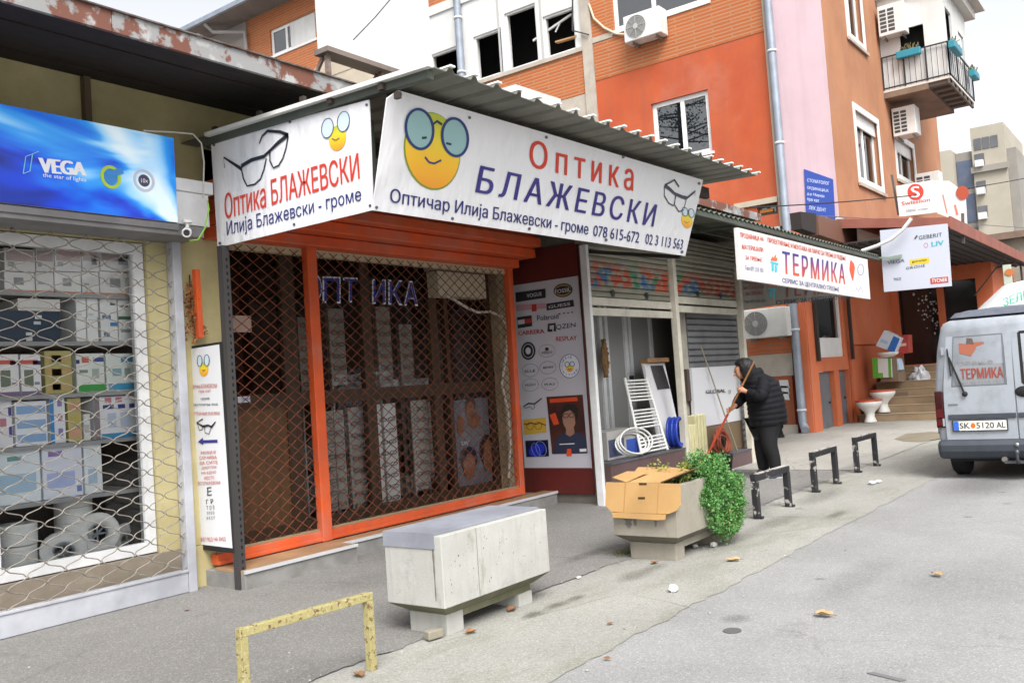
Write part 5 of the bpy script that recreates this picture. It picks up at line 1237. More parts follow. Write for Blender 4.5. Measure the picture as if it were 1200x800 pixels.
# downpipes
DP = thing('downpipe', 'long grey downpipe running down the corner between orange and pink walls', 'downpipe', (AX-.12, 6.62, 0))
mb = MB(); mb.tube([(AX-.12, 6.66, TOP), (AX-.12, 6.66, .25), (AX-.14, 6.62, .12), (AX-.22, 6.58, .08)], .085, 12); mb.build('pipe', m_pipe, DP)
mb = MB()
for z in (.5, 2.2, 4.2, 6.2, 8.2, 10): mb.lathe((AX-.12, 6.66, z), (0, 0, 1), [(.085, -.025), (.1, -.025), (.1, .025), (.085, .025)], 14)
mb.build('clip', flat('#c0c6ce', .4), DP)
DP2 = thing('downpipe', 'pale downpipe between the white panelled loggia openings', 'downpipe', (AX-.1, 15.0, 8))
mb = MB(); yp = at_x(541, 40, AX).y; mb.tube([(AX-.12, yp, TOP), (AX-.12, yp, 7.5)], .1, 12); mb.build('pipe', m_pipe, DP2)
mb = MB()
for z in (10, 11.5): mb.lathe((AX-.12, yp, z), (0, 0, 1), [(.1, -.03), (.12, -.03), (.12, .03), (.1, .03)], 14)
mb.build('clip', flat('#c0c6ce', .4), DP2)
mb = MB(); mb.tube([at_x(x, y, AX-.06) for x, y in ((690, 5), (696, 22), (708, 33), (722, 40), (735, 41))], .03, 6)
build_top(mb, 'cable', flat('#c4b49b', .6), 'pale cable drooping from the concrete column to the upper air conditioner', 'cable')

# air conditioners
m_ac = mat('ac_casing', '#d6d6d2', '#cbcbc7', 2, rough=.45, grime=.08)
def make_ac(label, loc, w, h, d, rotz, fan=True, c=m_ac):
    """front faces local -Y before rotation"""
    o = thing('air_conditioner', label, 'air conditioner', loc, rotz, None)
    MB().box(-w/2, 0, 0, w/2, d, h).build('casing', c, o, local=True, bevel=.02)
    r = min(w, h)*.42; cx = -w*.16
    if fan:
        MB().disc((cx, -.004, h/2), (1, 0, 0), (0, 0, 1), r, r, (0, -.004, 0)).build('fan_recess', flat('#6d6d6b', .6), o, local=True)
        g_ = MB()
        for k in range(7): g_.ring((cx, -.010, h/2), ux, uz, r*(k+1)/7, r*(k+1)/7, .012, (0, -.008, 0), n=28)
        for k in range(4):
            an = math.pi*k/4; dv = Vector((math.cos(an), 0, math.sin(an)))*r
            g_.bar(Vector((cx, -.022, h/2))-dv, Vector((cx, -.022, h/2))+dv, .012, .008)
        g_.disc((cx, -.026, h/2), ux, uz, r*.25, r*.25, (0, -.004, 0)); g_.build('fan_grille', flat('#a5a5a2', .5), o, local=True)
    else:
        g_ = MB()
        for i in range(2):
            for k in range(6): g_.box(-w*.42+i*w*.3, -.006, h*(.12+k*.13), -w*.18+i*w*.3, -.001, h*(.21+k*.13))
        g_.build('vent_slots', flat('#3f3f42', .6), o, local=True)
    for s_ in (-.35, .3): MB().box(w*s_, .03, -.05, w*(s_+.05), d+.1, -.002).build('bracket', flat('#77736c', .6), o, local=True)
    return o
FX = -R(90)      # front turned to face -X
make_ac('white air conditioner with a round fan under the upper window of the orange wall', (AX-.42, 9.55, 9.25), .95, .62, .38, FX)
make_ac('white air conditioner low on the brick wall behind the woman', (18.66, 7.22, 2.08), 1.02, .62, .38, FX)
make_ac('white air conditioner with square vents mounted beside the balcony', (23.3, 5.18, 9.33), .62, .75, .36, FX, fan=False)
make_ac('boxy white air conditioner hanging under the balcony slab', (24.0, 5.25, 6.98), .55, .72, .5, FX, fan=False)
make_ac('white air conditioner lowest on the tan street wall above the red letter sign', (25.3, 5.1, 5.5), .6, .7, .4, FX, fan=False)
o = thing('ventilation_unit', 'large white ventilation box with a side vent standing on the canopy roof', 'ventilation unit', (15, 11.3, 6.9))
p0_, p1_ = at_x(601, 100, 16.0), at_x(655, 117, 15.0)
mb = MB(); mb.prism([at_x(601, 99, 16), at_x(577, 108, 16), at_x(580, 150, 16), at_x(603, 150, 16)], (-.02, .02, 0))
xb = 16.0; ya, yb = at_x(655, 118, xb).y, at_x(580, 105, xb).y
zt = at_x(601, 99, xb).z
q0, q1, q2 = at_z(577, 107, zt), at_z(604, 99, zt), at_z(657, 116, zt)
mb = MB(); mb.prism([q0, q1, q2, q0+(q2-q1)], (0, 0, -1.6)); mb.build('casing', m_white, o)
dq = (q1-q0).normalized(); nq = dq.cross(uz); nq = -nq if nq.dot(q0-CAM) > 0 else nq
vb = MB(); L_ = (q1-q0).length
for i in range(2):
    for k in range(2): vb.obox(q0+dq*L_*(.35+.28*i)+Vector((0, 0, -.35-.28*k))+nq*.004, dq*L_*.2, (0, 0, .2), nq*.01)
vb.build('vent', flat('#47494d', .6), o)
dq2 = (q2-q1).normalized(); nq2 = dq2.cross(uz); nq2 = -nq2 if nq2.dot(q1-CAM) > 0 else nq2
vb = MB(); vb.obox(q1+dq2*(q2-q1).length*.85+Vector((0, 0, -.75))+nq2*.004, dq2*.2, (0, 0, .35), nq2*.008); vb.build('blue_label', flat('#4a8fc0', .5), o)
# blue notice board
PB = Pl((AX-.05, 6, 5), (-1, 0, 0))
NB = thing('notice_board', 'blue rectangular wall board with rows of white lettering on the pink wall', 'sign', (AX-.05, 6, 4.4))
sheet_px([(942, 198), (945, 260), (979, 264), (976, 210)], PB.p0, PB.n, .025, flat('#2f4a9e', .5), 'board', NB)
mb = MB()
for i, (s_, x0_, x1_, y_) in enumerate((('СТОМАТОЛОГ', 946, 972, 213), ('ОРДИНАЦИЈА', 946, 971, 222), ('д-р Марија', 946, 966, 229), ('прв кат', 946, 960, 236), ('ЛЕК ДЕНТ', 948, 968, 246), ('3113-563', 948, 970, 255))):
    h_ = 5 if i in (4,) else 4; sl = (x1_-x0_)*.27
    PB.txt(mb, s_, (x0_, y_), (x1_, y_+sl*.6), (x0_, y_-h_), (x1_, y_+sl*.6-h_), bold=.02, d=.003, res=2)
mb.build('lettering', flat('#c9d2ea'), NB)

# balcony
BX0, BX1, BY0 = 23.6, 26.6, 4.04
BC_ = thing('balcony', 'enclosed white balcony with black railing on a concrete slab high on the tan street wall', 'balcony', (25, 4.8, 7.9))
MB().box(BX0, BY0+.5, 7.88, BX1, UY-.002, 8.02).build('slab', mat('brown_slab', '#7d6a5a', '#6d5b4d', 2, rough=.9), BC_)
mb = MB(); mb.box(BX0, BY0, 8.025, BX1, UY-.002, 8.08); mb.build('floor_edge', flat('#c9c2ba', .7), BC_)
mb = MB()
for k in range(6): mb.box(BX0+.05+k*.5, BY0+.02, 7.93, BX0+.25+k*.5, BY0+.5, 8.02)
mb.box(BX0, BY0+.02, 7.9, BX1, BY0+.07, 8.02); mb.build('support_slat', flat('#5b524b', .8), BC_)
rl = MB()
for z in (8.12, 8.9): rl.bar((BX0, UY-.01, z), (BX0, BY0, z), .03); rl.bar((BX0, BY0, z), (BX1, BY0, z), .03)
for k in range(13): y_ = BY0+(UY-.02-BY0)*k/12; rl.bar((BX0, y_, 8.08), (BX0, y_, 8.9), .035 if k % 4 == 0 else .011)
for k in range(13): x_ = BX0+(BX1-BX0)*k/12; rl.bar((x_, BY0, 8.08), (x_, BY0, 8.9), .035 if k % 4 == 0 else .011)
rl.build('railing', flat('#232225', .5), BC_)
mb = MB(); wall(mb, 'x', BX0+.06, BY0+.06, UY-.002, 8.081, 10.35, [(4.55, 5.1, 8.9, 9.5)], th=.05); mb.build('side_panel', m_white, BC_)
mb = MB(); wall(mb, 'y', BY0+.06, BX0+.115, BX1-.02, 8.081, 10.35, [(24.0, 24.7, 9.0, 9.9), (25.5, 26.2, 9.0, 9.7)], th=.05); mb.build('front_panel', m_white, BC_)
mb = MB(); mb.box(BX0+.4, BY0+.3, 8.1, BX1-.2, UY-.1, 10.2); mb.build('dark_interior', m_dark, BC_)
mb = MB(); mb.box(BX0-.1, BY0-.15, 10.351, BX1+.35, UY-.002, 10.62); mb.box(BX0-.2, BY0-.35, 10.621, BX1+.7, UY-.002, 10.68); mb.build('roof', flat('#b9b5ae', .7), BC_)
m_turq = flat('#2a7f90', .45); m_sprig = mat('dry_plant', '#5a6b3f', '#7a5a48', 30, rough=.9)
def window_box(label, c, dx, dy):
    o = thing('planter_box', label, 'planter', c, 0)
    MB().box(c[0]-dx, c[1]-dy, c[2]-.02, c[0]+dx, c[1]+dy, c[2]+.16).build('box_body', m_turq, o, bevel=.02)
    mb = MB(); rng = random.Random(int(c[0]*100))
    for k in range(30):
        b_ = Vector((c[0]+rng.uniform(-dx, dx)*.9, c[1]+rng.uniform(-dy, dy)*.9, c[2]+.15)); mb.tube([b_, b_+Vector((rng.uniform(-.08, .08), rng.uniform(-.08, .08), rng.uniform(.04, .16)))], .012, 4)
    mb.build('sprigs', m_sprig, o)
window_box('turquoise planter box hooked on the side rail of the balcony', (BX0-.08, 4.9, 8.76), .07, .28)
window_box('turquoise planter box at the front corner of the balcony rail', (23.95, BY0-.1, 8.72), .45, .08)
window_box('turquoise planter box at the far end of the balcony rail', (26.3, BY0-.1, 8.62), .3, .08)

# awning, annex and steps
m_awn = mat('brown_red_sheet', '#8f5242', '#80463a', 2.5, rough=.6, grime=.2)
AW = thing('awning', 'brown red lean-to awning with a wide fascia over the stepped entrance', 'awning', (22, 4.4, 4))
ay0, ay1 = 3.43, 5.5
mb = MB(); mb.prism([(18.6, ay0, 3.96), (18.6, ay1, 4.28), (18.6, ay1, 4.33), (18.6, ay0, 4.02)], (11, 0, 0)); mb.build('roof_sheet', m_awn, AW)
mb = MB(); mb.obox((18.56, ay0, 3.84), (.04, 0, 0), (0, ay1-ay0, .3), (0, 0, .17)); mb.obox((18.56, ay0-.03, 3.80), (11, 0, 0), (0, .03, 0), (0, 0, .24)); mb.build('fascia', m_awn, AW)
mb = MB(); mb.box(18.62, ay0+.02, 3.80, 29, UY, 3.83); mb.build('soffit', flat('#3a3230', .9), AW)
mb = MB()
for k in range(10): mb.box(18.62, ay0+.1+k*.2, 3.77, 29, ay0+.13+k*.2, 3.80)
mb.build('soffit_bar', flat('#211d1c', .8), AW)
mb = MB(); pA_ = [at_x(x, y, 18.3) for x, y in ((942, 250), (944, 275), (1004, 292), (1003, 262))]; mb.prism([at_y(x, y, 5.4) for x, y in ((958, 252), (960, 275), (1005, 290), (1004, 264))], (0, .2, 0)); mb.build('brown_box', flat('#6b4a3c', .6), AW)
mb = MB(); mb.prism([at_y(x, y, 5.42) for x, y in ((938, 248), (940, 268), (957, 274), (956, 250))], (0, .2, 0)); mb.build('dark_end', flat('#2a2422', .8), AW)
mb = MB(); mb.bar((25.6, ay0+.1, 3.8), (25.6, 4.3, 2.9), .03); mb.tube([(27, ay0+.1, 3.75), (27, 4.2, 3.6), (27, 4.7, 3.1), (27, 4.75, 2.0)], .025, 6); mb.bar((28.2, ay0+.1, 0), (28.2, ay0+.1, 3.8), .05); mb.build('stay', flat('#3b3534', .6), AW)
AN = thing('shop_annex', 'shaded shop front with dark glass doors and salmon piers at the top of the steps', 'shop front', (26, 5.3, 0))
mb = MB(); wall(mb, 'x', 26.2, 3.95, 6.5, 0, 3.79, [(4.35, 5.15, 1.25, 3.4), (5.3, 6.3, 1.25, 3.5)], th=.3); mb.build('wall', m_pilas, AN)
mb = MB(); mb.box(26.35, 4.2, 1.2, 26.4, 6.45, 3.6); mb.build('dark_glass', mat('dark_glass', '#17181a', '#202225', 1, rough=.08, spec=.8), AN)
mb = MB(); mb.box(26.5, 3.95, 0, 30, 4.2, 3.79); mb.build('side_wall', m_pilas, AN)
mb = MB(); rng = random.Random(12)
for k in range(110):
    t_ = rng.random(); y_ = 5.75-.95*t_+rng.gauss(0, .12); z_ = 3.1-1.55*t_+rng.gauss(0, .18)
    if 4.4 < y_ < 6.25: mb.disc((26.345, y_, z_), (0, 1, 0), (0, 0, 1), rng.uniform(.008, .03), rng.uniform(.008, .04), (-.004, 0, 0), n=6)
mb.build('painted_glints', flat('#b5b8bb', .4), AN)  # pale discs stand in for sparkling reflections on the dark glass
m_stair = mat('tan_step_tile', '#9a8468', '#8c775d', 2, rough=.6, grime=.2)
EN = thing('entrance_steps', 'tan tiled flight of steps rising to the shaded shop entrance', 'steps', (23.5, 5.4, 0))
mb = MB(); nb_ = MB()
for k in range(7):
    x_ = 22.1+k*.42; mb.box(x_, 4.5 if k else 4.45, 0.013, 26.19, 6.4, .175*(k+1)); nb_.box(x_-.015, 4.5, .175*(k+1)+.001, x_+.06, 6.4, .175*(k+1)+.012)
mb.build('flight', m_stair, EN); nb_.build('nosing', flat('#b9ad98', .6), EN)
mb = MB()
for k in (0, 6): mb.tube([(22.4+k*.42, 4.62, .35+k*.17), (22.4+k*.42, 4.62, 1.15+k*.17)], .025, 8)
mb.tube([(22.2, 4.62, 1.05), (25.1, 4.62, 2.25)], .025, 8); mb.build('handrail', flat('#8f8f92', .4, .5), EN)

# awning signs
PS = Pl((19.6, 4.5, 4.6), (-1, 0, 0))
SS = thing('shop_sign', 'white board with a round red emblem standing on the brown red awning', 'sign', (19.6, 4.3, 4.2))
sheet_px([(1050, 218), (1054, 254), (1098, 249), (1092, 211)], PS.p0, PS.n, .06, m_sign, 'board', SS)
mb = MB(); PS.ell(mb, 1073, 225, 9.5, 9.5, d=.004, th=.002); PS.txt(mb, 'Swisslion', (1057, 241), (1090, 236), (1056.5, 236.5), (1089.5, 231.5), bold=.02); mb.build('red_emblem', flat('#c93a2a'), SS)
mb = MB(); PS.txt(mb, 'S', (1068, 232), (1078, 231), (1067.5, 219), (1077.5, 218), bold=.05, d=.009); mb.build('lettering', flat('#eeeeee'), SS)
mb = MB(); PS.txt(mb, 'слатки', (1062, 249), (1073, 247.5), (1062, 246), (1073, 244.5), bold=.02); PS.txt(mb, 'трговија', (1075, 247.5), (1087, 246), (1075, 244.5), (1087, 243), bold=.02); mb.build('lettering', flat('#7d8a93'), SS)
PS2 = Pl((20.2, 4.5, 4.6), (-1, .0, 0))
S2 = thing('shop_sign', 'white board with a red oval badge at the far end of the awning', 'sign', (20.2, 3.7, 4.2))
sheet_px([(1092, 212), (1098, 250), (1133, 262), (1131, 226), (1112, 212)], PS2.p0, PS2.n, .06, m_sign, 'board', S2)
mb = MB(); PS2.ell(mb, 1128, 226, 7.5, 8, d=.01, th=.01); mb.build('oval_badge', flat('#a8492f', .5), S2)
mb = MB(); PS2.line(mb, [(1119, 240), (1122, 252)], .04); PS2.line(mb, [(1105, 228), (1110, 250)], .02); mb.build('red_print', flat('#c97a6a'), S2)
mb = MB(); mb.bar(at_x(1045, 205, 19.7), at_x(1053, 252, 19.7), .04); mb.bar(at_x(1128, 250, 20.0), at_x(1129, 285, 20.0), .05); mb.build('prop', flat('#55514f', .6), SS)
PG = Pl((18.3, 4.2, 3.3), (-1, 0, 0))
GS = thing('hanging_sign', 'large square pale blue sign of plumbing trade names hung under the awning edge', 'sign', (18.3, 4.1, 2.7))
sheet_px([(1031, 270), (1036, 342), (1115, 335), (1110, 262)], PG.p0, PG.n, .05, flat('#b9bdc9', .45), 'board', GS)
mb = MB(); PG.txt(mb, 'GEBERIT', (1077, 281), (1104, 277), (1076.7, 276.5), (1103.7, 272.5), bold=.02, sp=1.1); PG.line(mb, [(1072, 280), (1075, 276)], .03); PG.txt(mb, 'VIEGA', (1040, 310), (1060, 307), (1040, 306), (1060, 303), bold=.02); PG.txt(mb, 'GROHE', (1062, 316), (1084, 312.5), (1062, 313), (1084, 309.5), bold=.02, sp=1.2); PG.txt(mb, 'TECE', (1047, 329), (1056, 328), (1047, 326), (1056, 325), bold=.02); mb.build('lettering', flat('#3b4550'), GS)
mb = MB(); PG.txt(mb, 'LIV', (1092, 289), (1106, 287), (1091.7, 283.5), (1105.7, 281.5), bold=.05); mb.build('lettering', flat('#2fa5b5'), GS)
mb = MB(); mb.prism([PG(*q, .002) for q in ((1066, 304.5), (1066.5, 311), (1089, 308), (1088.5, 301.5))], PG.n*.001); mb.build('yellow_badge', flat('#cdb52c'), GS)
mb = MB(); PG.txt(mb, 'gorenje', (1069, 308.5), (1086, 306), (1069, 305.5), (1086, 303), bold=.03, d=.007); mb.build('lettering', flat('#4c4a33'), GS)
mb = MB(); PG.ring(mb, 1085, 287.5, 2.5, 2.8, .5, d=.003); mb.prism([PG(*q, .002) for q in ((1090, 326), (1090.5, 333), (1111.5, 331), (1111, 324))], PG.n*.001); mb.build('red_badge', flat('#b0443a'), GS)
mb = MB(); PG.txt(mb, 'TYCNER', (1092, 331.5), (1110, 329.6), (1092, 327), (1110, 325.5), bold=.03, d=.007); mb.build('lettering', flat('#e4e0e0'), GS)
mb = MB(); mb.tube([at_x(x, y, 18.1) for x, y in ((1010, 294), (1028, 288), (1045, 280), (1058, 269), (1068, 256))], .035, 6)
build_top(mb, 'cable', flat('#d9d9d6', .5), 'thick white cable looping up in front of the pale blue hanging sign', 'cable')
mb = MB(); q_ = [at_x(x, y, 18.2) for x, y in ((1018, 301), (1042, 301), (1056, 298), (1056, 302), (1042, 304))]; mb.prism([q_[0], q_[1], q_[2], q_[3], q_[4]], (.06, 0, 0)); build_top(mb, 'roof_offcut', flat('#7f8f80', .6), 'crumpled grey green sheet end sticking out of the canopy roof corner', 'sheet')

# goods around the steps
def toilet(label, loc, s_=1.0, rz=0):
    o = thing('toilet_bowl', label, 'toilet', loc, rz)
    mb = MB(); prof = [(.0, 0), (.11, 0), (.105, .03), (.075, .12), (.085, .20), (.17, .30), (.215, .37), (.22, .42), (.165, .42), (.12, .3), (0, .26)]
    mb.lathe((0, 0, 0), (0, 0, 1), [(r_*s_, h_*s_) for r_, h_ in prof], 24)
    mb.v = [(x, y*1.25, z) for x, y, z in mb.v]; mb.build('bowl', m_enam, o, local=True)
    mb = MB(); mb.lathe((0, 0, .422*s_), (0, 0, 1), [(.0, .0), (.225*s_, 0), (.23*s_, .012), (.22*s_, .035), (0, .04)], 24); mb.v = [(x, y*1.25, z) for x, y, z in mb.v]
    mb.build('seat', flat('#b84a30', .4), o, local=True); return o
TL = 1.15
c_ = at_x(1017, 486, 21.6)
toilet('white toilet bowl with an orange seat standing on the ground before the steps', (21.75, 6.05, .02), TL, R(60))
toilet('white toilet bowl with an orange seat on the bottom step', (22.45, 5.92, .36-.16), TL*1.02, R(60))
def shop_box(label, px, x_, zs, c, prints, dep=.4, tilt=0):
    q = [at_x(*p_, x_) for p_ in px]; o = thing('goods_box', label, 'box', tuple((q[0]+q[1])/2))
    n_ = Vector((dep, 0, 0)); MB().prism(q, n_).build('box_body', flat(c, .5), o, bevel=.006)
    for (a_, b_, c2, d_, col) in prints:
        def bl_(s2, t2): return (q[0]*(1-s2)+q[1]*s2)*(1-t2)+(q[3]*(1-s2)+q[2]*s2)*t2+Vector((-.004, 0, 0))
        MB().prism([bl_(a_, b_), bl_(c2, b_), bl_(c2, d_), bl_(a_, d_)], (-.002, 0, 0)).build('printed_band', flat(col, .5), o)
    return o
BXs = 22.9
shop_box('green and white carton leaning on the salmon wall beside the steps', ((1023, 443), (1045, 442), (1044, 420), (1022, 419)), BXs, 0, '#d5d8d6', [(0, 0, .3, 1, '#5fa83a'), (.85, .0, 1, 1, '#5fa83a'), (.3, .0, .55, .25, '#69ad48')])
shop_box('white and blue carton tilted on top of a white basin by the steps', ((1026, 405), (1048, 413), (1055, 396), (1036, 387)), BXs, 0, '#d3dbe6', [(.62, 0, 1, .95, '#2f6fc0'), (.1, .3, .5, .5, '#a8c4e4')])
shop_box('red carton standing behind the blue and white one by the steps', ((1052, 415), (1065, 413), (1064, 392), (1053, 393)), BXs+.3, 0, '#a83a30', [(.1, .4, .8, .55, '#d5b5ae')])
shop_box('small pale blue carton behind the green one by the steps', ((1045, 436), (1055, 433), (1052, 420), (1044, 424)), BXs+.1, 0, '#b5cbe0', [(.2, .3, .7, .6, '#d6e4ee')])
wb = at_x(1039, 416, BXs)
WB_ = thing('wash_basin', 'white wash basin standing between the stacked cartons by the steps', 'basin', (wb.x+.1, wb.y, wb.z-.05))
mb = MB(); mb.lathe((wb.x+.1, wb.y, wb.z-.06), (0, 0, 1), [(0, 0), (.12, 0), (.24, .08), (.26, .13), (.22, .12), (0, .05)], 24); mb.build('bowl', m_enam, WB_)
mb = MB(); mb.box(wb.x+.42, wb.y-.3, 0.2, wb.x+.8, wb.y+.25, .62); mb.box(wb.x+.08, wb.y-.2, .9, wb.x+.75, wb.y+.2, wb.z-.07)
DS = build_top(mb, 'display_stand', flat('#7d6a58', .7), 'brown stepped stand carrying cartons beside the steps', 'stand')
bgm = at_x(1078, 440, 24.2)
BG_ = thing('plastic_bag', 'crumpled pale plastic bag hanging on the handrail of the steps', 'bag', tuple(bgm))
bm = bmesh.new(); bmesh.ops.create_icosphere(bm, subdivisions=3, radius=.3); rng = random.Random(4)
for v in bm.verts: v.co *= (1+.25*math.sin(v.co.x*21+v.co.z*17)*math.sin(v.co.y*19)); v.co.z *= 1.25; v.co.x *= .6; v.co.y *= .75
me = bpy.data.meshes.new('bag_body'); bm.to_mesh(me); bm.free(); me.materials.append(flat('#bfc3c9', .3)); ob_ = bpy.data.objects.new('bag_body', me); COL.objects.link(ob_); ob_.parent = BG_; ob_.location = (0, 0, -.15)

# ------------------------------------------------------------------ billboard on the canopy
m_bill = mat('billboard_white', '#d6d7d9', '#cccdd0', 1, rough=.5, rain=.12)
BB = thing('billboard', 'large plain white billboard box on rusty struts above the canopy roof', 'billboard', (6.3, 6.2, 4.5))
by = 6.1
b0, b1 = at_y(383, 42, by), at_y(503, 79, by); zb_ = 4.66
MB().box(5.67, by, zb_, 7.13, by+.13, 7.2).build('panel_box', m_bill, BB)
MB().box(5.655, by-.02, zb_-.05, 7.145, by+.17, zb_-.002).build('bottom_tray', mat('tray_brown', '#7c7069', '#6a5f59', 3, rough=.7), BB)
mb = MB()
for x_ in (5.72, 6.42, 7.02):
    mb.bar((x_, by+.06, 3.6), (x_, by+.06, zb_-.05), .04); mb.bar((x_, by+.12, zb_-.06), (x_, by+.9, 3.65), .03)
mb.bar((5.72, by+.04, 4.32), (7.02, by+.04, 4.32), .05, .03); mb.bar((5.72, by+.08, 3.9), (6.42, by+.08, 4.5), .02); mb.build('strut', mat('rusty_strut', '#6d4a3c', '#8a8480', 12, rough=.8), BB)

# overhead wires
def wire(pts, label, r=.012, c='#26262a'):
    mb = MB(); mb.tube(pts, r, 5); return build_top(mb, 'overhead_wire', flat(c, .6), label, 'wire')
p, q = at_y(460, -20, 5.2), at_y(414, 48, 6.05)
wire([at_y(462, -6, 6.05), at_y(440, 20, 6.05), at_y(414, 47, 6.05)], 'thin dark wire crossing in front of the white billboard', .006)
def span(a_, b_, sag, n_=16): return [a_.lerp(b_, i/n_)-Vector((0, 0, sag*4*(i/n_)*(1-i/n_))) for i in range(n_+1)]
wire(span(at_x(880, 243, 14.0), at_x(1215, 206, 26.0), .12), 'dark wire sagging across the pink wall and the blue board', .011)
wire(span(at_x(938, 252, 17.5), at_x(1215, 268, 30.0), -.02), 'thin grey wire running along the awning towards the far tower', .009, '#6a6a6e')

# ------------------------------------------------------------------ far buildings
m_tow = mat('tower_beige', '#a9a294', '#9d9688', .3, rough=.9, grime=.1, gsc=.2)
m_towd = mat('tower_grey', '#8f8b84', '#7f7b75', .3, rough=.9)
TW = thing('tower_block', 'distant beige tower block with dark glazed bays at the end of the street', 'tower block', (72, 10, 0))
TXX = 70
def tx(x, y): return at_x(x, y, TXX)
ya, yb = tx(1176, 150).y, tx(1136, 150).y; zt = tx(1155, 147).z
yc = tx(1190, 180).y; yd = tx(1118, 180).y; ye = tx(1103, 165).y
mb = MB(); mb.box(TXX, ya, 0, TXX+9, yb, zt); mb.build('main_wall', m_tow, TW)
mb = MB(); mb.box(TXX+.4, yc, 0, TXX+9, ya-.01, tx(1183, 172).z); mb.build('side_wall', m_towd, TW)
mb = MB(); mb.box(TXX+.3, yb+.01, 0, TXX+9, yd, tx(1128, 178).z); mb.build('recessed_bay', m_towd, TW)
mb = MB(); mb.box(TXX-1, yd+.01, 0, TXX+9, ye+2, tx(1108, 180).z); mb.build('left_wall', m_tow, TW)
mb = MB()
for k in range(5): z_ = tx(1128, 188+k*40).z; mb.box(TXX+.25, yb+.1, z_-2.0, TXX+.29, yd-.05, z_)
mb.build('glazing', mat('tower_glazing', '#4c5870', '#5d6678', .6, rough=.3), TW)
m_tw = mat('tower_window', '#55575b', '#66686c', .6, rough=.4)
for k in range(3): y_ = ya+(yb-ya)*(.2+.25*k); MB().box(TXX-.05, y_, zt-1.6, TXX-.005, y_+.45, zt-.8).build('window', m_tw, TW)
for (x_, y_) in ((1148, 187), (1150, 219), (1152, 248), (1154, 300)): c2 = tx(x_, y_); MB().box(TXX-.05, c2.y-.3, c2.z-.4, TXX-.005, c2.y+.3, c2.z+.4).build('window', m_tw, TW)
mb = MB()
for (x_, y_) in ((1148, 187), (1150, 219), (1152, 248)): c2 = tx(x_, y_); mb.box(TXX-.5, c2.y-.25, c2.z-.55, TXX-.055, c2.y+.25, c2.z-.1)
mb.build('window_unit', m_white, TW)
mb = MB(); mb.box(TXX-.3, ya-.1, zt-3.2, TXX-.01, yb+.1, zt-2.8); mb.build('cornice', m_towd, TW)
G2 = thing('stone_house', 'low grey rendered house with a barred white window beyond the awning', 'house', (46, 7, 0))
m_hs = mat('patchy_render', '#958a7c', '#7c7266', .8, rough=.95, grime=.3)
hx_ = 46
hz = at_x(1150, 285, hx_).z; hy0 = at_x(1235, 300, hx_).y; hy1 = at_x(1095, 300, hx_).y
hw = (at_x(1154, 360, hx_).y, at_x(1130, 360, hx_).y, at_x(1140, 364, hx_).z, at_x(1140, 330, hx_).z)
mb = MB(); wall(mb, 'x', hx_, hy0, hy1, 0, hz, [hw], th=.3); mb.build('wall', m_hs, G2)
MB().box(hx_-.4, hy0, hz+.01, hx_+6, hy1, hz+.3).build('roof', mat('dull_tile', '#7d675a', '#6d5a50', 2, rough=.9), G2)
frame_rect(MB(), 'x', hx_+.05, *hw, .12, .1, mull=tuple(hw[0]+(hw[1]-hw[0])*k/4 for k in (1, 2, 3)), trans=(hw[2]+(hw[3]-hw[2])*.5,)).build('window', m_pvc, G2)
MB().box(hx_+.2, hw[0], hw[2], hx_+.22, hw[1], hw[3]).build('pane', m_pane, G2)
G3 = thing('slab_building', 'pale grey slab building partly hidden behind the distant tower', 'building', (90, 6, 0))
MB().box(90, at_x(1260, 230, 90).y, 0, 96, at_x(1190, 230, 90).y, at_x(1195, 226, 90).z).build('wall', mat('slab_grey', '#a9abb2', '#9c9ea6', .3, rough=.9), G3)
mb = MB()
for k in range(4): z_ = at_x(1195, 236+k*20, 90).z; mb.box(89.9, at_x(1260, 230, 90).y, z_-1.1, 89.98, at_x(1191, 230, 90).y-.2, z_)
mb.build('window_band', flat('#5f6672', .5), G3)
# market umbrella and post beyond the van
um = at_x(1195, 350, 21)
UMB = thing('market_umbrella', 'white market umbrella with green lettering beyond the van roof', 'umbrella', (21.5, um.y, 0))
cu = Vector((21.9, at_x(1215, 350, 21.9).y, 0)); zt_ = at_x(1200, 333, 21.9).z+.12; zr = at_x(1160, 362, 21.9).z-.08; rr = 1.25
mb = MB(); n_ = 8; vs = [(cu.x, cu.y, zt_)]
for lv, (f1, dz) in enumerate(((.5, .18), (1, 1), (1.0, 1.45))):
    for k in range(24):
        g = 2*math.pi*k/24; s2 = 1-.03*abs(math.sin(4*g)); vs.append((cu.x+rr*f1*s2*math.cos(g), cu.y+rr*f1*s2*math.sin(g), zt_-(zt_-zr)*dz))
fs = [(0, 1+k, 1+(k+1) % 24) for k in range(24)]
for l_ in range(2): fs += [(1+l_*24+k, 1+(l_+1)*24+k, 1+(l_+1)*24+(k+1) % 24, 1+l_*24+(k+1) % 24) for k in range(24)]
mb.add(vs, fs); mb.build('canopy', flat('#dfe3e2', .7), UMB)
MB().tube([(cu.x, cu.y, 0), (cu.x, cu.y, zt_)], .025, 8).build('pole', flat('#c4c4c2', .5), UMB)
mb = MB()
e0 = Vector((cu.x-rr*.80, cu.y+rr*.42, 0)); 
def onc(x, y): return at_p(x, y, (cu.x-rr*.72, cu.y, (zt_+zr)/2), Vector((-.5, .1, .85)))
text(mb, 'ЗЕЛЕ', onc(1177, 362), onc(1206, 352), onc(1176, 352), onc(1205, 341), bold=.03, off=.05); mb.build('lettering', flat('#3f9f86'), UMB)
pp = at_x(1178, 345, 24)
PP = MB(); PP.box(24, at_x(1187, 345, 24).y, 0, 24.15, at_x(1178, 345, 24).y, at_x(1180, 310, 24).z)
o = thing('advert_column', 'narrow pale green advert column with an orange spot beyond the awning', 'advert column', (24, pp.y, 0)); PP.build('column', flat('#b9c4b4', .6), o)
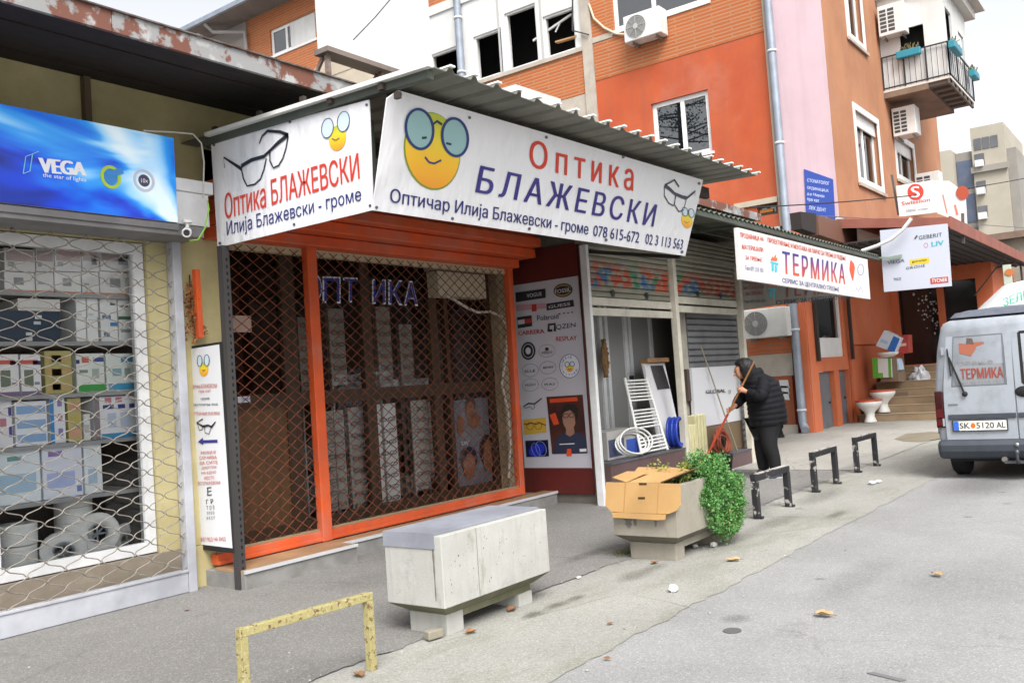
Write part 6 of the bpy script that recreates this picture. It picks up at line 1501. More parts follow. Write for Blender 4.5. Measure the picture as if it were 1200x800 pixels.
MB().disc((23.99, at_x(1183, 319, 24).y, at_x(1183, 319, 24).z), (0, 1, 0), uz, .1, .08, (-.01, 0, 0)).build('orange_spot', flat('#c07038'), o)
# ------------------------------------------------------------------ concrete planters
def cast_mat(name, a, b, dark, moss, thr):
    m, t, p, co = base(name); v = co.outputs['Object']
    col = mix(t, ramp(t, noise(t, v, 2.5, 7, .65), .3, .7), _c(a), _c(b))
    s1 = ramp(t, noise(t, mapping(t, v, (17, 17, 1.4)), 1.6, 6, .7), thr, thr+.12)
    s2 = ramp(t, noise(t, v, 4, 5), .35, .6)
    col = mix(t, mix(t, s1, (0, 0, 0, 1), s2), col, mix(t, .16, col, _c(dark)))
    col = mix(t, ramp(t, noise(t, v, 7, 8, .75), .56, .74), col, mix(t, .34, col, _c(dark)))
    col = mix(t, ramp(t, noise(t, mapping(t, v, (3, 3, 1.3)), 2.4, 6, .7), .60, .72), col, mix(t, .5, col, _c(moss)))
    vo = _n(t, 'ShaderNodeTexVoronoi'); vo.inputs['Scale'].default_value = 60; t.links.new(v, vo.inputs['Vector'])
    pits = ramp(t, vo.outputs['Distance'], .12, .22, (1, 1, 1, 1), (0, 0, 0, 1)); pm = mix(t, ramp(t, noise(t, v, 11, 3), .60, .66), (0, 0, 0, 1), pits)
    col = mix(t, pm, col, mix(t, .7, col, (.06, .06, .05, 1)))
    t.links.new(col, p.inputs['Base Color']); p.inputs['Roughness'].default_value = .92
    bump(t, p, noise(t, v, 80, 6), .25); return m
m_cast = cast_mat('cast_concrete', '#b2b2ad', '#a09f99', '#514f48', '#70735a', .50)
m_cast2 = cast_mat('weathered_concrete', '#989387', '#867f73', '#4f4a40', '#6b6b52', .55)
m_moss2 = mat('dirty_concrete', '#6f6a5e', '#5d584c', 4, rough=.95, grime=.3)
m_moss = mat('mossy_concrete', '#77755f', '#5f6145', 4, rough=.95, bmp=.2, grime=.35)
m_lid = mat('grey_sheet_lid', '#8f929c', '#7f828c', 2, rough=.5, grime=.15)
m_stain = mat('black_streak', '#77746a', '#66635a', 8, rough=.95)
def trough(label, x0, x1, y0, y1, zb, zt, m, name='planter'):
    o = thing(name, label, 'planter', ((x0+x1)/2, (y0+y1)/2, 0))
    xm0, xm1, ym0, ym1 = x0+.10, x1-.10, y0+.08, y1-.08; zc = zb-.001; zd = zb-.062
    mb = MB(); w_ = .055
    o4 = [(x0, y0), (x1, y0), (x1, y1), (x0, y1)]; i4 = [(x0+w_, y0+w_), (x1-w_, y0+w_), (x1-w_, y1-w_), (x0+w_, y1-w_)]; b4 = [(xm0, ym0), (xm1, ym0), (xm1, ym1), (xm0, ym1)]
    vs = [(a, b, zc) for a, b in o4]+[(a, b, zb+.004) for a, b in o4]+[(a, b, zt) for a, b in o4]+[(a, b, zt) for a, b in i4]+[(a, b, zt-.12) for a, b in i4]
    fs = [(3, 2, 1, 0)]
    for l_ in range(4):
        for k in range(4): fs.append((l_*4+k, l_*4+(k+1) % 4, (l_+1)*4+(k+1) % 4, (l_+1)*4+k))
    fs.append((16, 17, 18, 19)); mb.add(vs, fs); mb.build('trough', m, o, bevel=.006)
    tp_ = MB(); e4 = [(x0+.003, y0+.003), (x1-.003, y0+.003), (x1-.003, y1-.003), (x0+.003, y1-.003)]
    tp_.add([(a, b, zd) for a, b in b4]+[(a, b, zc-.0005) for a, b in e4], [(3, 2, 1, 0), (4, 5, 6, 7)]+[(k, (k+1) % 4, 4+(k+1) % 4, 4+k) for k in range(4)]); tp_.build('tapered_underside', m_moss if m is m_cast else m_moss2, o); zc = zd
    MB().box(xm0+.012, ym0+.012, .085, xm1-.012, ym1-.012, zc-.001).build('base_skirt', m_moss if m is m_cast else m, o)
    for xa in (xm0+.0, xm1-.16): MB().box(xa, ym0, .0, xa+.15, ym1, .084 if xa > x0+.3 else zc-.002).build('foot', m, o, bevel=.006)
    return o
P1 = trough('long white stained concrete planter closed with a grey sheet metal lid', 3.95, 5.02, 3.55, 4.01, .19, .605, m_cast)
mb = MB(); mb.box(3.975, 3.60, .607, 5.0, 4.012, .619); mb.box(3.943, 3.60, .53, 3.949, 4.012, .619); mb.box(3.949, 3.60, .607, 3.975, 4.012, .619); mb.build('sheet_lid', m_lid, P1)
mb = MB(); mb.box(4.27, 3.5485, .195, 4.2735, 3.5497, .60); mb.build('joint_line', flat('#807d74', .9), P1)
rng = random.Random(8); mb = MB()
def drip(mb, a, b, h, z, face):
    n_ = 7; L, Rr = [], []
    for i in range(n_+1):
        t = i/n_; ww = b*(1-.6*t)*rng.uniform(.6, 1.2)
        L.append((a-ww/2, z-h*t)); Rr.append((a+ww/2, z-h*t))
    pts = L+Rr[::-1]
    if face[0] == 'y': mb.prism([(p, face[1], q) for p, q in pts], (0, -.0006, 0))
    else: mb.prism([(face[1], p, q) for p, q in pts], (-.0006, 0, 0))
drip(mb, 3.615, .018, .30, .53, ('x', 3.9495))
for k in range(26):
    a_ = rng.uniform(4.0, 4.98); mb.box(a_, 3.5484, rng.uniform(.2, .6), a_+rng.uniform(.004, .012), 3.5495, rng.uniform(.2, .6)) if False else mb.disc((a_, 3.5495, rng.uniform(.22, .58)), ux, uz, rng.uniform(.002, .006), rng.uniform(.002, .008), (0, -.0005, 0), n=6)
mb.build('black_stain', m_stain, P1)
P2 = trough('weathered grey concrete planter with flattened cardboard and a green shrub', 6.29, 7.36, 3.235, 3.80, .20, .59, m_cast2)
mb = MB(); mb.box(6.35, 3.29, .50, 7.30, 3.745, .535); mb.build('soil', mat('dry_soil', '#5a4c3a', '#4a3d2e', 12, rough=1, bmp=.5), P2)
mb = MB(); drip(mb, 3.66, .10, .11, .37, ('x', 6.2895)); drip(mb, 3.6, .06, .09, .37, ('x', 6.2895)); drip(mb, 3.42, .04, .08, .36, ('x', 6.2895)); mb.build('black_stain', m_stain, P2)
m_card = mat('cardboard', '#b9935f', '#ae8855', 3, rough=.85, bmp=.1, grime=.08)
CBD = thing('cardboard', 'flattened tan cardboard box draped over the end of the weathered planter', 'cardboard', (6.3, 3.5, .6))
def cx_(x, y, X_=6.25): return at_x(x, y, X_)
PCB = Pl((6.262, 3.5, .5), (-1, 0, .12))
pts = [(710, 564.5), (797, 566.5), (797.5, 592), (793, 598), (783, 602), (731, 600.5), (716, 599), (709.5, 592)]
MB().prism([PCB(*p) for p in pts], PCB.n*-.008).build('front_panel', m_card, CBD)
MB().prism([PCB(718, 600, .012), PCB(781, 602.5, .012), PCB(780, 608.5, .012), (PCB(770, 609, .012)), PCB(719, 606, .012)], PCB.n*-.008).build('lower_flap', m_card, CBD)
mb = MB(); PCB.line(mb, [(733, 565), (731, 600)], .006, d=.002); PCB.line(mb, [(772, 566), (770, 602)], .006, d=.002); mb.build('crease', flat('#a97a42', .9), CBD)
mb = MB(); mb.prism([PCB(748, 582, .002), PCB(756, 582, .002), PCB(756, 584.5, .002), PCB(748, 584.5, .002)], PCB.n*.001); mb.prism([PCB(749, 565.5, .002), PCB(758, 565.5, .002), PCB(758, 568, .002), PCB(749, 568, .002)], PCB.n*.001); mb.build('hand_hole', flat('#3b2a18', .9), CBD)
zf = .62
tp = [at_z(x, y, z) for x, y, z in ((733, 566, .61), (773, 566.5, .61), (808, 551, .64), (790, 548.5, .65), (748, 548, .655))]
MB().prism(tp, (0, 0, .008)).build('top_panel', m_card, CBD)
tp = [at_z(x, y, z) for x, y, z in ((717.5, 560, .635), (733, 565.5, .618), (760, 553, .66), (735, 553, .66))]
MB().prism(tp, (0, 0, .008)).build('top_flap', m_card, CBD)
tp = [Vector(v) for v in (at_z(774, 565.5, .615), at_z(817, 548, .70), at_z(812, 553.5, .625))]
MB().prism(tp, (0, 0, .007)).build('raised_flap', mat('cardboard_inner', '#6f5738', '#634d31', 3, rough=.9), CBD)

def leafy(mb, centre, rad, n, size, rng, squash=(1, 1, 1), shell=.55):
    for _ in range(n):
        d = Vector((rng.gauss(0, 1), rng.gauss(0, 1), rng.gauss(0, 1))).normalized()
        r_ = shell+(1-shell)*rng.random()**.6
        p = Vector(centre)+Vector((d.x*rad*squash[0], d.y*rad*squash[1], d.z*rad*squash[2]))*r_
        a = Vector((rng.gauss(0, 1), rng.gauss(0, 1), rng.gauss(0, 1)+.4)).normalized(); a = (a+d*.8).normalized()
        b = a.cross(Vector((rng.gauss(0, 1), rng.gauss(0, 1), rng.gauss(0, 1)))).normalized(); s_ = size*rng.uniform(.6, 1.4)
        mb.add([p-b*s_*.3, p+a*s_*.5-b*s_*.45, p+a*s_*1.2, p+a*s_*.5+b*s_*.45], [(0, 1, 2, 3)])
m_leaf, t_, p_, co_ = base('bright_leaves'); v_ = co_.outputs['Object']
c_ = mix(t_, ramp(t_, noise(t_, v_, 9, 4), .35, .65), _c('#2b5e25'), _c('#4a8339')); c_ = mix(t_, ramp(t_, noise(t_, v_, 45, 2), .4, .7), c_, _c('#6c9a55'))
t_.links.new(c_, p_.inputs['Base Color']); p_.inputs['Roughness'].default_value = .55; p_.inputs['Subsurface Weight'].default_value = 0
SHB = thing('shrub', 'bright green curly shrub spilling over the far end of the weathered planter', 'shrub', (7.35, 3.45, .5))
rng = random.Random(21); mb = MB()
clumps = []
cs_ = at_y(825, 579, 3.36)
while len(clumps) < 230:
    d = Vector((rng.gauss(0, 1), rng.gauss(0, 1), rng.gauss(0, 1))).normalized()
    lump_ = 1+.10*math.sin(d.x*7+1)*math.sin(d.z*6)+.07*math.sin(d.y*9)
    c = cs_+Vector((d.x*.37, d.y*.25, d.z*.335))*rng.uniform(.72, 1.0)*lump_
    if c.z < .05 or c.x < 6.72 or (c.x < 6.98 and c.y > 3.3): continue
    if 6.3 < c.x < 7.40 and 3.225 < c.y < 3.8 and c.z < .54: c.y = 3.225-rng.uniform(.01, .06)
    clumps.append(c)
for c in clumps: leafy(mb, c, rng.uniform(.04, .085), 95, rng.choice((.012, .0155, .02)), rng, shell=.15)
db_ = MB()
for c in clumps[::3]: leafy(db_, c, .075, 5, .018, rng, shell=.6)
db_.build('dead_leaves', mat('straw_leaf', '#8f8a4a', '#7a6a3c', 20, rough=.8), SHB)
mb.build('foliage', m_leaf, SHB)
mb = MB()
for c in clumps[::4]: mb.tube([(7.3, 3.5, .52), (Vector((7.3, 3.5, .60))+c)/2, c], [.012, .008, .004], 5)
mb.build('stems', flat('#4a3c2a', .9), SHB)
WD = thing('weed', 'small tuft of yellow green weeds growing beside the cardboard flap', 'weed', (7.0, 3.6, .54))
mb = MB()
for k in range(26):
    b_ = Vector((rng.uniform(6.75, 7.05), rng.uniform(3.45, 3.72), .535)); t2 = b_+Vector((rng.uniform(-.1, .1), rng.uniform(-.1, .1), rng.uniform(.05, .16))); mb.tube([b_, (b_+t2)/2+Vector((0, 0, .02)), t2], [.004, .003, .001], 4)
    leafy(mb, t2, .03, 8, .02, rng)
mb.build('blades', mat('yellow_green', '#8a9440', '#6f7f35', 20, rough=.8), WD)
GT = thing('grass_tuft', 'small grass tuft at the near foot of the weathered planter', 'grass tuft', (6.5, 3.75, 0)); mb = MB()
for k in range(40):
    b_ = Vector((6.48+rng.gauss(0, .05), 3.82+rng.gauss(0, .05), .005)); t2 = b_+Vector((rng.gauss(0, .04), rng.gauss(0, .04), rng.uniform(.02, .06))); mb.tube([b_, t2], [.003, .001], 3)
mb.build('blades', mat('dull_grass', '#5f6b35', '#7d7f4a', 30, rough=.9), GT)

# ------------------------------------------------------------------ street barriers
m_blk = peeling('peeling_black', '#232326', '#9a9690', sc=9, lo=.60, hi=.64, rough=.5)
m_top = peeling('worn_top', '#b9b6b0', '#2a2a2d', sc=11, lo=.5, hi=.55, rough=.5)
m_yel = peeling('peeling_yellow', '#9c9361', '#6b4c34', sc=34, lo=.54, hi=.60, rough=.8, third='#aaa482')
def barrier(label, xa, ya, xb, yb, h, r_=.032):
    o = thing('street_barrier', label, 'barrier', ((xa+xb)/2, (ya+yb)/2, .004), 0, 'black steel hoops along the kerb')
    for (x, y) in ((xa, ya), (xb, yb)):
        lb = MB(); lb.box(x-r_, y-r_, .006, x+r_, y+r_, h-r_*1.2); lb.box(x-r_*.8, y-r_*1.9, .005, x+r_*.8, y-r_, .03); lb.build('leg', m_blk, o, bevel=.008)
    d = Vector((xb-xa, yb-ya, 0)).normalized()*r_
    MB().bar(Vector((xa, ya, h-r_*.2))-d, Vector((xb, yb, h-r_*.2))+d, r_*2, r_*2).build('top_bar', m_blk, o, bevel=.010)
    MB().bar(Vector((xa, ya, h+r_*.8+.0035))-d*.9, Vector((xb, yb, h+r_*.8+.0035))+d*.9, r_*1.75, .004).build('worn_top', m_top, o)
    return o
barrier('black steel hoop barrier next to the green shrub, its top bar scraped bare', 8.41, 3.466, 9.19, 3.44, .40)
barrier('peeling black steel hoop barrier in the middle of the three hoops', 10.28, 3.53, 11.02, 3.52, .43)
barrier('black steel hoop barrier at the van end of the row of hoops', 12.15, 3.60, 12.92, 3.57, .435)
YB = thing('street_barrier', 'yellow rusty steel hoop barrier before the white planter', 'barrier', (2.9, 3.6, .004))
yx0, yy0, yx1, yy1, yh, yr = 2.63, 3.64, 3.385, 3.585, .388, .021
for (x, y) in ((yx0, yy0), (yx1, yy1)):
    lb = MB(); lb.box(x-yr, y-yr, .004, x+yr, y+yr, yh-yr); lb.build('leg', m_yel, YB, bevel=.003)
d = Vector((yx1-yx0, yy1-yy0, 0)).normalized()*yr
MB().bar(Vector((yx0, yy0, yh))-d, Vector((yx1, yy1, yh))+d, yr*2.02, yr*2).build('top_bar', m_yel, YB, bevel=.004)

# ------------------------------------------------------------------ van
m_van, t_, p_, co_ = base('silver_blue_paint'); p_.inputs['Base Color'].default_value = _c('#aab3bd'); p_.inputs['Metallic'].default_value = .15; p_.inputs['Roughness'].default_value = .32
p_.inputs['Coat Weight'].default_value = .4
dz_ = _n(t_, 'ShaderNodeSeparateXYZ'); t_.links.new(co_.outputs['Object'], dz_.inputs[0])
dirt = ramp(t_, noise(t_, co_.outputs['Object'], 5, 6), .45, .75)
t_.links.new(mix(t_, dirt, _c('#9fa5ad'), _c('#8d9298')), p_.inputs['Base Color'])
m_bump = mat('grey_bumper', '#3a3f48', '#333840', 4, rough=.6, bmp=.05)
m_rub = mat('black_rubber', '#1c1c1d', '#141415', 6, rough=.8)
m_vglass = mat('tinted_glass', '#868a8e', rough=.04, spec=.6)
VN = thing('van', 'silver compact van parked with its rear doors towards the viewer', 'van', (11.5, 1.62, 0), R(0.6))
def vbuild(mb, n_, m_, par=None, **k): return mb.build(n_, m_, par or VN, local=True, **k)
def vsec(x, hw, zb, zt, tum, rr=.10):
    """cross section with rounded shoulders: half width hw at the belt, tum narrower at the roof"""
    zw = zb+(zt-zb)*.5; pts = []
    half = [(hw*.88, zb), (hw*.985, zb+.06), (hw, zb+.25), (hw, zw), (hw-tum*.5, (zw+zt)/2+.05), (hw-tum, zt-rr), (hw-tum-rr*.35, zt-rr*.3), (hw-tum-rr*1.1, zt), ]
    return [(x, y, z) for y, z in half]+[(x, -y, z) for y, z in half[::-1]]
secs = [vsec(.10, .80, .30, 1.80, .10), vsec(.13, .84, .28, 1.845, .11), vsec(.5, .86, .24, 1.86, .12), vsec(1.6, .862, .22, 1.87, .12), vsec(2.5, .862, .22, 1.85, .13),
        vsec(2.95, .835, .22, 1.55, .2), vsec(3.35, .825, .22, 1.12, .08), vsec(3.95, .80, .24, .98, .08), vsec(4.2, .72, .28, .80, .06)]
mb = MB(); n_ = len(secs[0]); vs = [p for s_ in secs for p in s_]; fs = []
for i in range(len(secs)-1):
    for k in range(n_): fs.append((i*n_+k, (i+1)*n_+k, (i+1)*n_+(k+1) % n_, i*n_+(k+1) % n_))
fs += [tuple(range(n_)), tuple(range(len(vs)-1, len(vs)-n_-1, -1))]
mb.add(vs, fs); body = vbuild(mb, 'body', m_van, recalc=True)
for pl_ in body.data.polygons: pl_.use_smooth = True
bv = body.modifiers.new('bevel', 'BEVEL'); bv.width = .03; bv.segments = 3; bv.limit_method = 'ANGLE'; bv.angle_limit = R(50)
MB_R = 0.0
def rear_panel(y0, y1, zb, zt, x_, tap, dep):
    """door skin following the narrowing of the rear"""
    q = [(y0-0, zb), (y1, zb), (y1-(tap if y1 > .3 else 0), zt), (y0+(tap if y0 < -.3 else 0), zt)]
    return q
# doors as separate slightly proud skins, window openings cut as frames
def door(side):
    s_ = side; o_in, o_out = .006, .745
    lay = MB(); xz = lambda z: .075+.03*max(0, (z-.95)/.85)     # rear leans forward towards the roof
    zs = [.46, .72, 1.07, 1.68, 1.76]
    yo = [o_out, o_out+.004, o_out-.005, o_out-.075, o_out-.10]
    wy0, wy1, wz0, wz1 = .075, .655, 1.07, 1.66
    def P(y, z): return (xz(z), s_*y, z)
    def cell(y0, y1, z0, z1, y0b=None, y1b=None):
        y0b = y0 if y0b is None else y0b; y1b = y1 if y1b is None else y1b
        pts = [P(y0, z0), P(y1, z0), P(y1b, z1), P(y0b, z1)]; lay.prism(pts, (.05, 0, 0))
    cell(o_in, yo[0], .46, .80, None, yo[1]); cell(o_in, yo[1], .80, wz0, None, yo[2]); cell(o_in, wy0, wz0, wz1); cell(wy1, yo[2], wz0, wz1, wy1-.055, yo[3]); cell(o_in, yo[3], wz1, 1.765, None, yo[4])
    d_ = vbuild(lay, 'rear_door', m_van)
    g_ = MB(); g_.prism([(xz(wz0)+.012, s_*(wy0-.004), wz0-.004), (xz(wz0)+.012, s_*(wy1+.004), wz0-.004), (xz(wz1)+.012, s_*(wy1-.051), wz1+.004), (xz(wz1)+.012, s_*(wy0-.004), wz1+.004)], (.02, 0, 0)); vbuild(g_, 'window', m_vglass, d_)
    f_ = MB()
    cs = [(wy0+.01, wz0+.01), (wy1-.01, wz0+.01), (wy1-.063, wz1-.01), (wy0+.01, wz1-.01)]
    for i in range(4):
        a_, b_ = cs[i], cs[(i+1) % 4]; f_.bar((xz(a_[1])+.006, s_*a_[0], a_[1]), (xz(b_[1])+.006, s_*b_[0], b_[1]), .012 if s_ > 0 else .03, .016, up=(1, 0, 0))
    vbuild(f_, 'window_seal', flat('#6b6f75', .6) if s_ > 0 else m_rub, d_)
    r_ = MB(); r_.box(.055, s_*.012, .695, .074, s_*.71, .752); vbuild(r_, 'rub_strip', m_bump, d_, bevel=.006)
    h_ = MB(); 
    for z in (.62, 1.45): h_.box(.06, s_*(.755-(.045 if z > 1 else 0)), z, .11, s_*(.775-(.045 if z > 1 else 0)), z+.09)
    vbuild(h_, 'hinge', m_van, d_)
    return d_
dl = door(1); dr = door(-1)
hb_ = MB(); hb_.lathe((.068, -.10, .985), (1, 0, 0), [(0, -.012), (.05, -.01), (.062, 0), (.062, .01)], 20); hb_.v = [(x, -.12+(y+.12)*1.5, z) for x, y, z in hb_.v]; vbuild(hb_, 'handle', m_rub, dr)
# plate
pl_ = MB().box(.050, .10, .555, .070, .675, .685); np_ = vbuild(pl_, 'number_plate', flat('#2e2e30', .5), dl)
vbuild(MB().box(.046, .112, .566, .0495, .662, .674), 'plate_face', flat('#d9d8d0', .4), np_)
vbuild(MB().box(.043, .605, .568, .0455, .660, .672), 'blue_band', flat('#2f62c0', .4), np_)
tb = MB(); text(tb, 'SK', (.0455, .595, .588), (.0455, .49, .588), (.0455, .595, .654), off=.002, bold=.02); text(tb, '5120', (.0455, .42, .588), (.0455, .24, .588), (.0455, .42, .654), off=.002, bold=.02); text(tb, 'AL', (.0455, .215, .588), (.0455, .125, .588), (.0455, .215, .654), off=.002, bold=.02); vbuild(tb, 'lettering', flat('#35352f', .5), np_)
vbuild(MB().disc((.045, .455, .621), (0, 1, 0), uz, .024, .03, (-.002, 0, 0)), 'orange_crest', flat('#d0661f'), np_)
# glass writing
def gx(z): return .075+.03*(z-.95)/.85+.009
tb = MB(); text(tb, 'ТЕРМИКА', (gx(1.2), .545, 1.155), (gx(1.2), .105, 1.155), (gx(1.3), .545, 1.275), off=.004, bold=.04); vbuild(tb, 'lettering', flat('#8f4036', .5), dl)
tb = MB(); text(tb, 'Тел 02 3113 151', (gx(1.12), .58, 1.105), (gx(1.12), .13, 1.105), (gx(1.15), .58, 1.135), off=.004, bold=.02)
text(tb, 'греење', (gx(1.32), .6, 1.30), (gx(1.32), .2, 1.30), (gx(1.38), .6, 1.36), off=.004); vbuild(tb, 'lettering', flat('#8b8788', .5), dl)
lg = MB()
for pts in ([(.54, 1.46), (.42, 1.42), (.42, 1.55), (.54, 1.58)], [(.42, 1.42), (.36, 1.50), (.36, 1.60), (.42, 1.55)], [(.36, 1.52), (.27, 1.55), (.29, 1.62), (.36, 1.60)]): lg.prism([(gx(z)-.006, y, z) for y, z in pts], (.002, 0, 0))
vbuild(lg, 'emblem', flat('#9c5a44', .5), dl)
vbuild(MB().prism([(gx(1.6)-.009, y, z) for y, z in ((.46, 1.56), (.38, 1.55), (.39, 1.62), (.45, 1.63))], (.002, 0, 0)), 'emblem', flat('#5c4c48', .5), dl)
vbuild(MB().box(.066, .60, .865, .074, .70, .878), 'badge', flat('#8d939c', .3, .5), dl)
wp = MB(); wp.bar((.055, .52, 1.00), (.075, .655, 1.42), .02, .014, up=(1, 0, 0)); wp.bar((.06, .645, 1.2), (.082, .665, 1.52), .012, .02, up=(1, 0, 0)); wp.lathe((.075, .515, .985), (-1, 0, 0), [(.03, 0), (.028, .03), (0, .032)], 14); vbuild(wp, 'wiper', m_rub, dl)
# lamps, bumper, tyres, underside
m_tail = mat('red_lamp', '#3a1012', '#300c0e', 6, rough=.15); m_tail2 = mat('dark_red_lamp', '#5f1418', '#4a0e12', 6, rough=.2)
for s_ in (1, -1):
    l_ = vbuild(MB().prism([(.072, s_*.758, .60), (.072, s_*.848, .60), (.072, s_*.846, 1.03), (.072, s_*.758, 1.03)], (.14, 0, 0)), 'tail_light', m_tail, bevel=.012)
    vbuild(MB().box(.068, s_*.764, .72, .0715, s_*.838, .82), 'dark_lens', m_tail2, l_); vbuild(MB().box(.068, s_*.764, .63, .0715, s_*.838, .70), 'dark_lens', m_tail2, l_)
bm_ = MB()
prof = [(.10, .22), (.035, .26), (-.005, .33), (-.01, .40), (.02, .455), (.12, .46)]
for i in range(1): bm_.prism([(x, .845, z) for x, z in prof], (0, -1.69, 0))
bp = vbuild(bm_, 'rear_bumper', m_bump, bevel=.045)
vbuild(MB().lathe((-.012, .02, .40), (-1, 0, 0), [(0, 0), (.022, 0), (.022, .01), (0, .012)], 14), 'tow_cap', flat('#a8a9ab', .3, .6), bp)
tw = MB(); tw.tube([(.1, .02, .22), (-.03, .02, .2), (-.07, .02, .24), (-.07, .02, .30)], .018, 8); tw.box(-.02, -.12, .19, .03, .16, .22); tw.lathe((-.07, .02, .30), (0, 0, 1), [(.02, 0), (.028, .02), (.02, .045), (0, .05)], 12); vbuild(tw, 'tow_bar', flat('#55565a', .4, .5))
ex = MB(); ex.tube([(.0, .16, .235), (.4, .16, .24)], .03, 10); vbuild(ex, 'exhaust', flat('#8a8682', .4, .6))
vbuild(MB().box(.15, -.74, .2, 4.1, .74, .3), 'underbody', m_rub)
for (x, s_) in ((.62, 1), (.62, -1), (3.45, 1), (3.45, -1)):
    wh_ = vbuild(MB().lathe((x, s_*.70, .30), (0, 1, 0), [(.16, -.09), (.27, -.09), (.30, -.06), (.30, .06), (.27, .09), (.16, .09), (.16, -.09)], 32), 'tyre', m_rub)
    vbuild(MB().lathe((x, s_*.70, .30), (0, 1, 0), [(0, -.05), (.17, -.07), (.17, .07), (0, .05)], 24), 'rim', flat('#7d8087', .4, .6), wh_)
for s_ in (1, -1):
    vbuild(MB().box(.25, s_*.85, .52, 3.6, s_*.872, .60), 'side_strip', m_bump, bevel=.006)
    vbuild(MB().prism([(2.0, s_*.832, 1.12), (2.95, s_*.832, 1.12), (2.60, s_*.78, 1.66), (2.0, s_*.77, 1.68)], (0, s_*.02, 0)), 'side_window', m_vglass)
    vbuild(MB().box(2.75, s_*.86, 1.08, 2.85, s_*1.0, 1.24), 'mirror', m_bump, bevel=.02)
vbuild(MB().prism([(2.56, -.62, 1.79), (2.56, .62, 1.79), (3.30, .68, 1.16), (3.30, -.68, 1.16)], (.03, 0, .03)), 'windscreen', m_vglass)
# tarpaulin on the roof
TP = thing('tarpaulin', 'grey blue tarpaulin bundle lying on the roof of the silver van', 'tarpaulin', (12.2, 1.6, 1.87))
rng = random.Random(6); nx, ny = 16, 20; vs = []
for i in range(nx+1):
    for j in range(ny+1):
        x = 11.72+1.9*i/nx; y = .95+1.33*j/ny; e_ = min(1, 3.4*min(i/nx, 1-i/nx, j/ny+.0, 1-j/ny)); vs.append((x, y, 1.876+(.11*e_**.35)+.006*math.sin(x*17+y*9)*e_+.005*math.sin(y*31)*e_))
fs = [(i*(ny+1)+j, (i+1)*(ny+1)+j, (i+1)*(ny+1)+j+1, i*(ny+1)+j+1) for i in range(nx) for j in range(ny)]
mb = MB(); mb.add(vs, fs, True); mb.build('cover', mat('tarp_grey', '#5d636f', '#4f5560', 8, rough=.5), TP)
mb = MB(); mb.box(11.75, .97, 1.868, 13.55, 2.25, 1.875); mb.build('base_sheet', flat('#5c626d', .6), TP)

# ------------------------------------------------------------------ woman with a broom
def skin_mesh(verts, edges, radii, root=0, sub=2):
    bm = bmesh.new(); ly = bm.verts.layers.skin.verify()
    bv_ = [bm.verts.new(v) for v in verts]
    for i, r_ in enumerate(radii):
        bv_[i][ly].radius = r_ if isinstance(r_, tuple) else (r_, r_); bv_[i][ly].use_root = (i == root)
    for a, b in edges: bm.edges.new((bv_[a], bv_[b]))
    me = bpy.data.meshes.new('tmp'); bm.to_mesh(me); bm.free()
    ob_ = bpy.data.objects.new('tmp', me); COL.objects.link(ob_)
    ob_.modifiers.new('skin', 'SKIN')
    ss = ob_.modifiers.new('sub', 'SUBSURF'); ss.levels = sub; ss.render_levels = sub
    dg = bpy.context.evaluated_depsgraph_get(); dg.update()
    out = bpy.data.meshes.new_from_object(ob_.evaluated_get(dg)); bpy.data.objects.remove(ob_)
    for p in out.polygons: p.use_smooth = True
    return out
WX, WY = 11.56, 4.58
WN = thing('person', 'woman in a black puffer jacket and dark trousers bending over a broom', 'person', (WX, WY, .008), R(128))
def wput(me, n_, m_):
    me.materials.clear(); me.materials.append(m_); me.name = n_; o = bpy.data.objects.new(n_, me); COL.objects.link(o); o.parent = WN; return o
m_skin = mat('skin', '#b98568', '#ad7a5e', 6, rough=.5)
V_ = []; E_ = []; R_ = []
def chain(pts, rad, start=None):
    prev = start
    for p, r_ in zip(pts, rad):
        V_.append(p); R_.append(r_); i = len(V_)-1
        if prev is not None: E_.append((prev, i))
        prev = i
    return prev
# x forward, y left (towards the viewer), z up
pel = chain([(-.05, 0, .84)], [(.13, .15)])
sp = chain([(-.04, 0, 1.0), (-.01, 0, 1.14), (.03, 0, 1.27)], [(.11, .12), (.11, .12), (.085, .10)], pel)
nk = chain([(.10, 0, 1.33), (.165, 0, 1.365)], [.055, .055], sp)
hd = chain([(.225, 0, 1.385), (.255, 0, 1.43), (.235, 0, 1.50)], [.075, .092, .075], nk)
jw = chain([(.29, 0, 1.34)], [.046], nk+1)
chain([(.333, 0, 1.375), (.345, 0, 1.36)], [.018, .010], nk+1)
hip = {}
for s_ in (1, -1):
    f0 = .04 if s_ < 0 else -.05
    an = chain([(-.05, .09*s_, .78), (.0+f0*.3, .10*s_, .46), (f0-.03, .10*s_, .10)], [.095, .065, .045], pel)
    chain([(f0+.03, .10*s_, .045), (f0+.11, .105*s_, .035)], [.04, .035], an)
HU = Vector((.30, .10, 1.17)); HL = Vector((.43, -.02, .90))    # the hands on the stick
el = chain([(.02, .19, 1.27), (.10, .27, 1.08), (HU.x-.07, HU.y+.06, HU.z-.03)], [.045, .04, .03], sp)
wr = el; pm = chain([(HU.x-.02, HU.y+.035, HU.z)], [.032], wr)
er = chain([(.03, -.19, 1.26), (.22, -.24, 1.03), (HL.x-.09, HL.y-.05, HL.z+.06)], [.045, .04, .03], sp)
pr_ = chain([(HL.x-.035, HL.y-.03, HL.z+.02)], [.032], er)
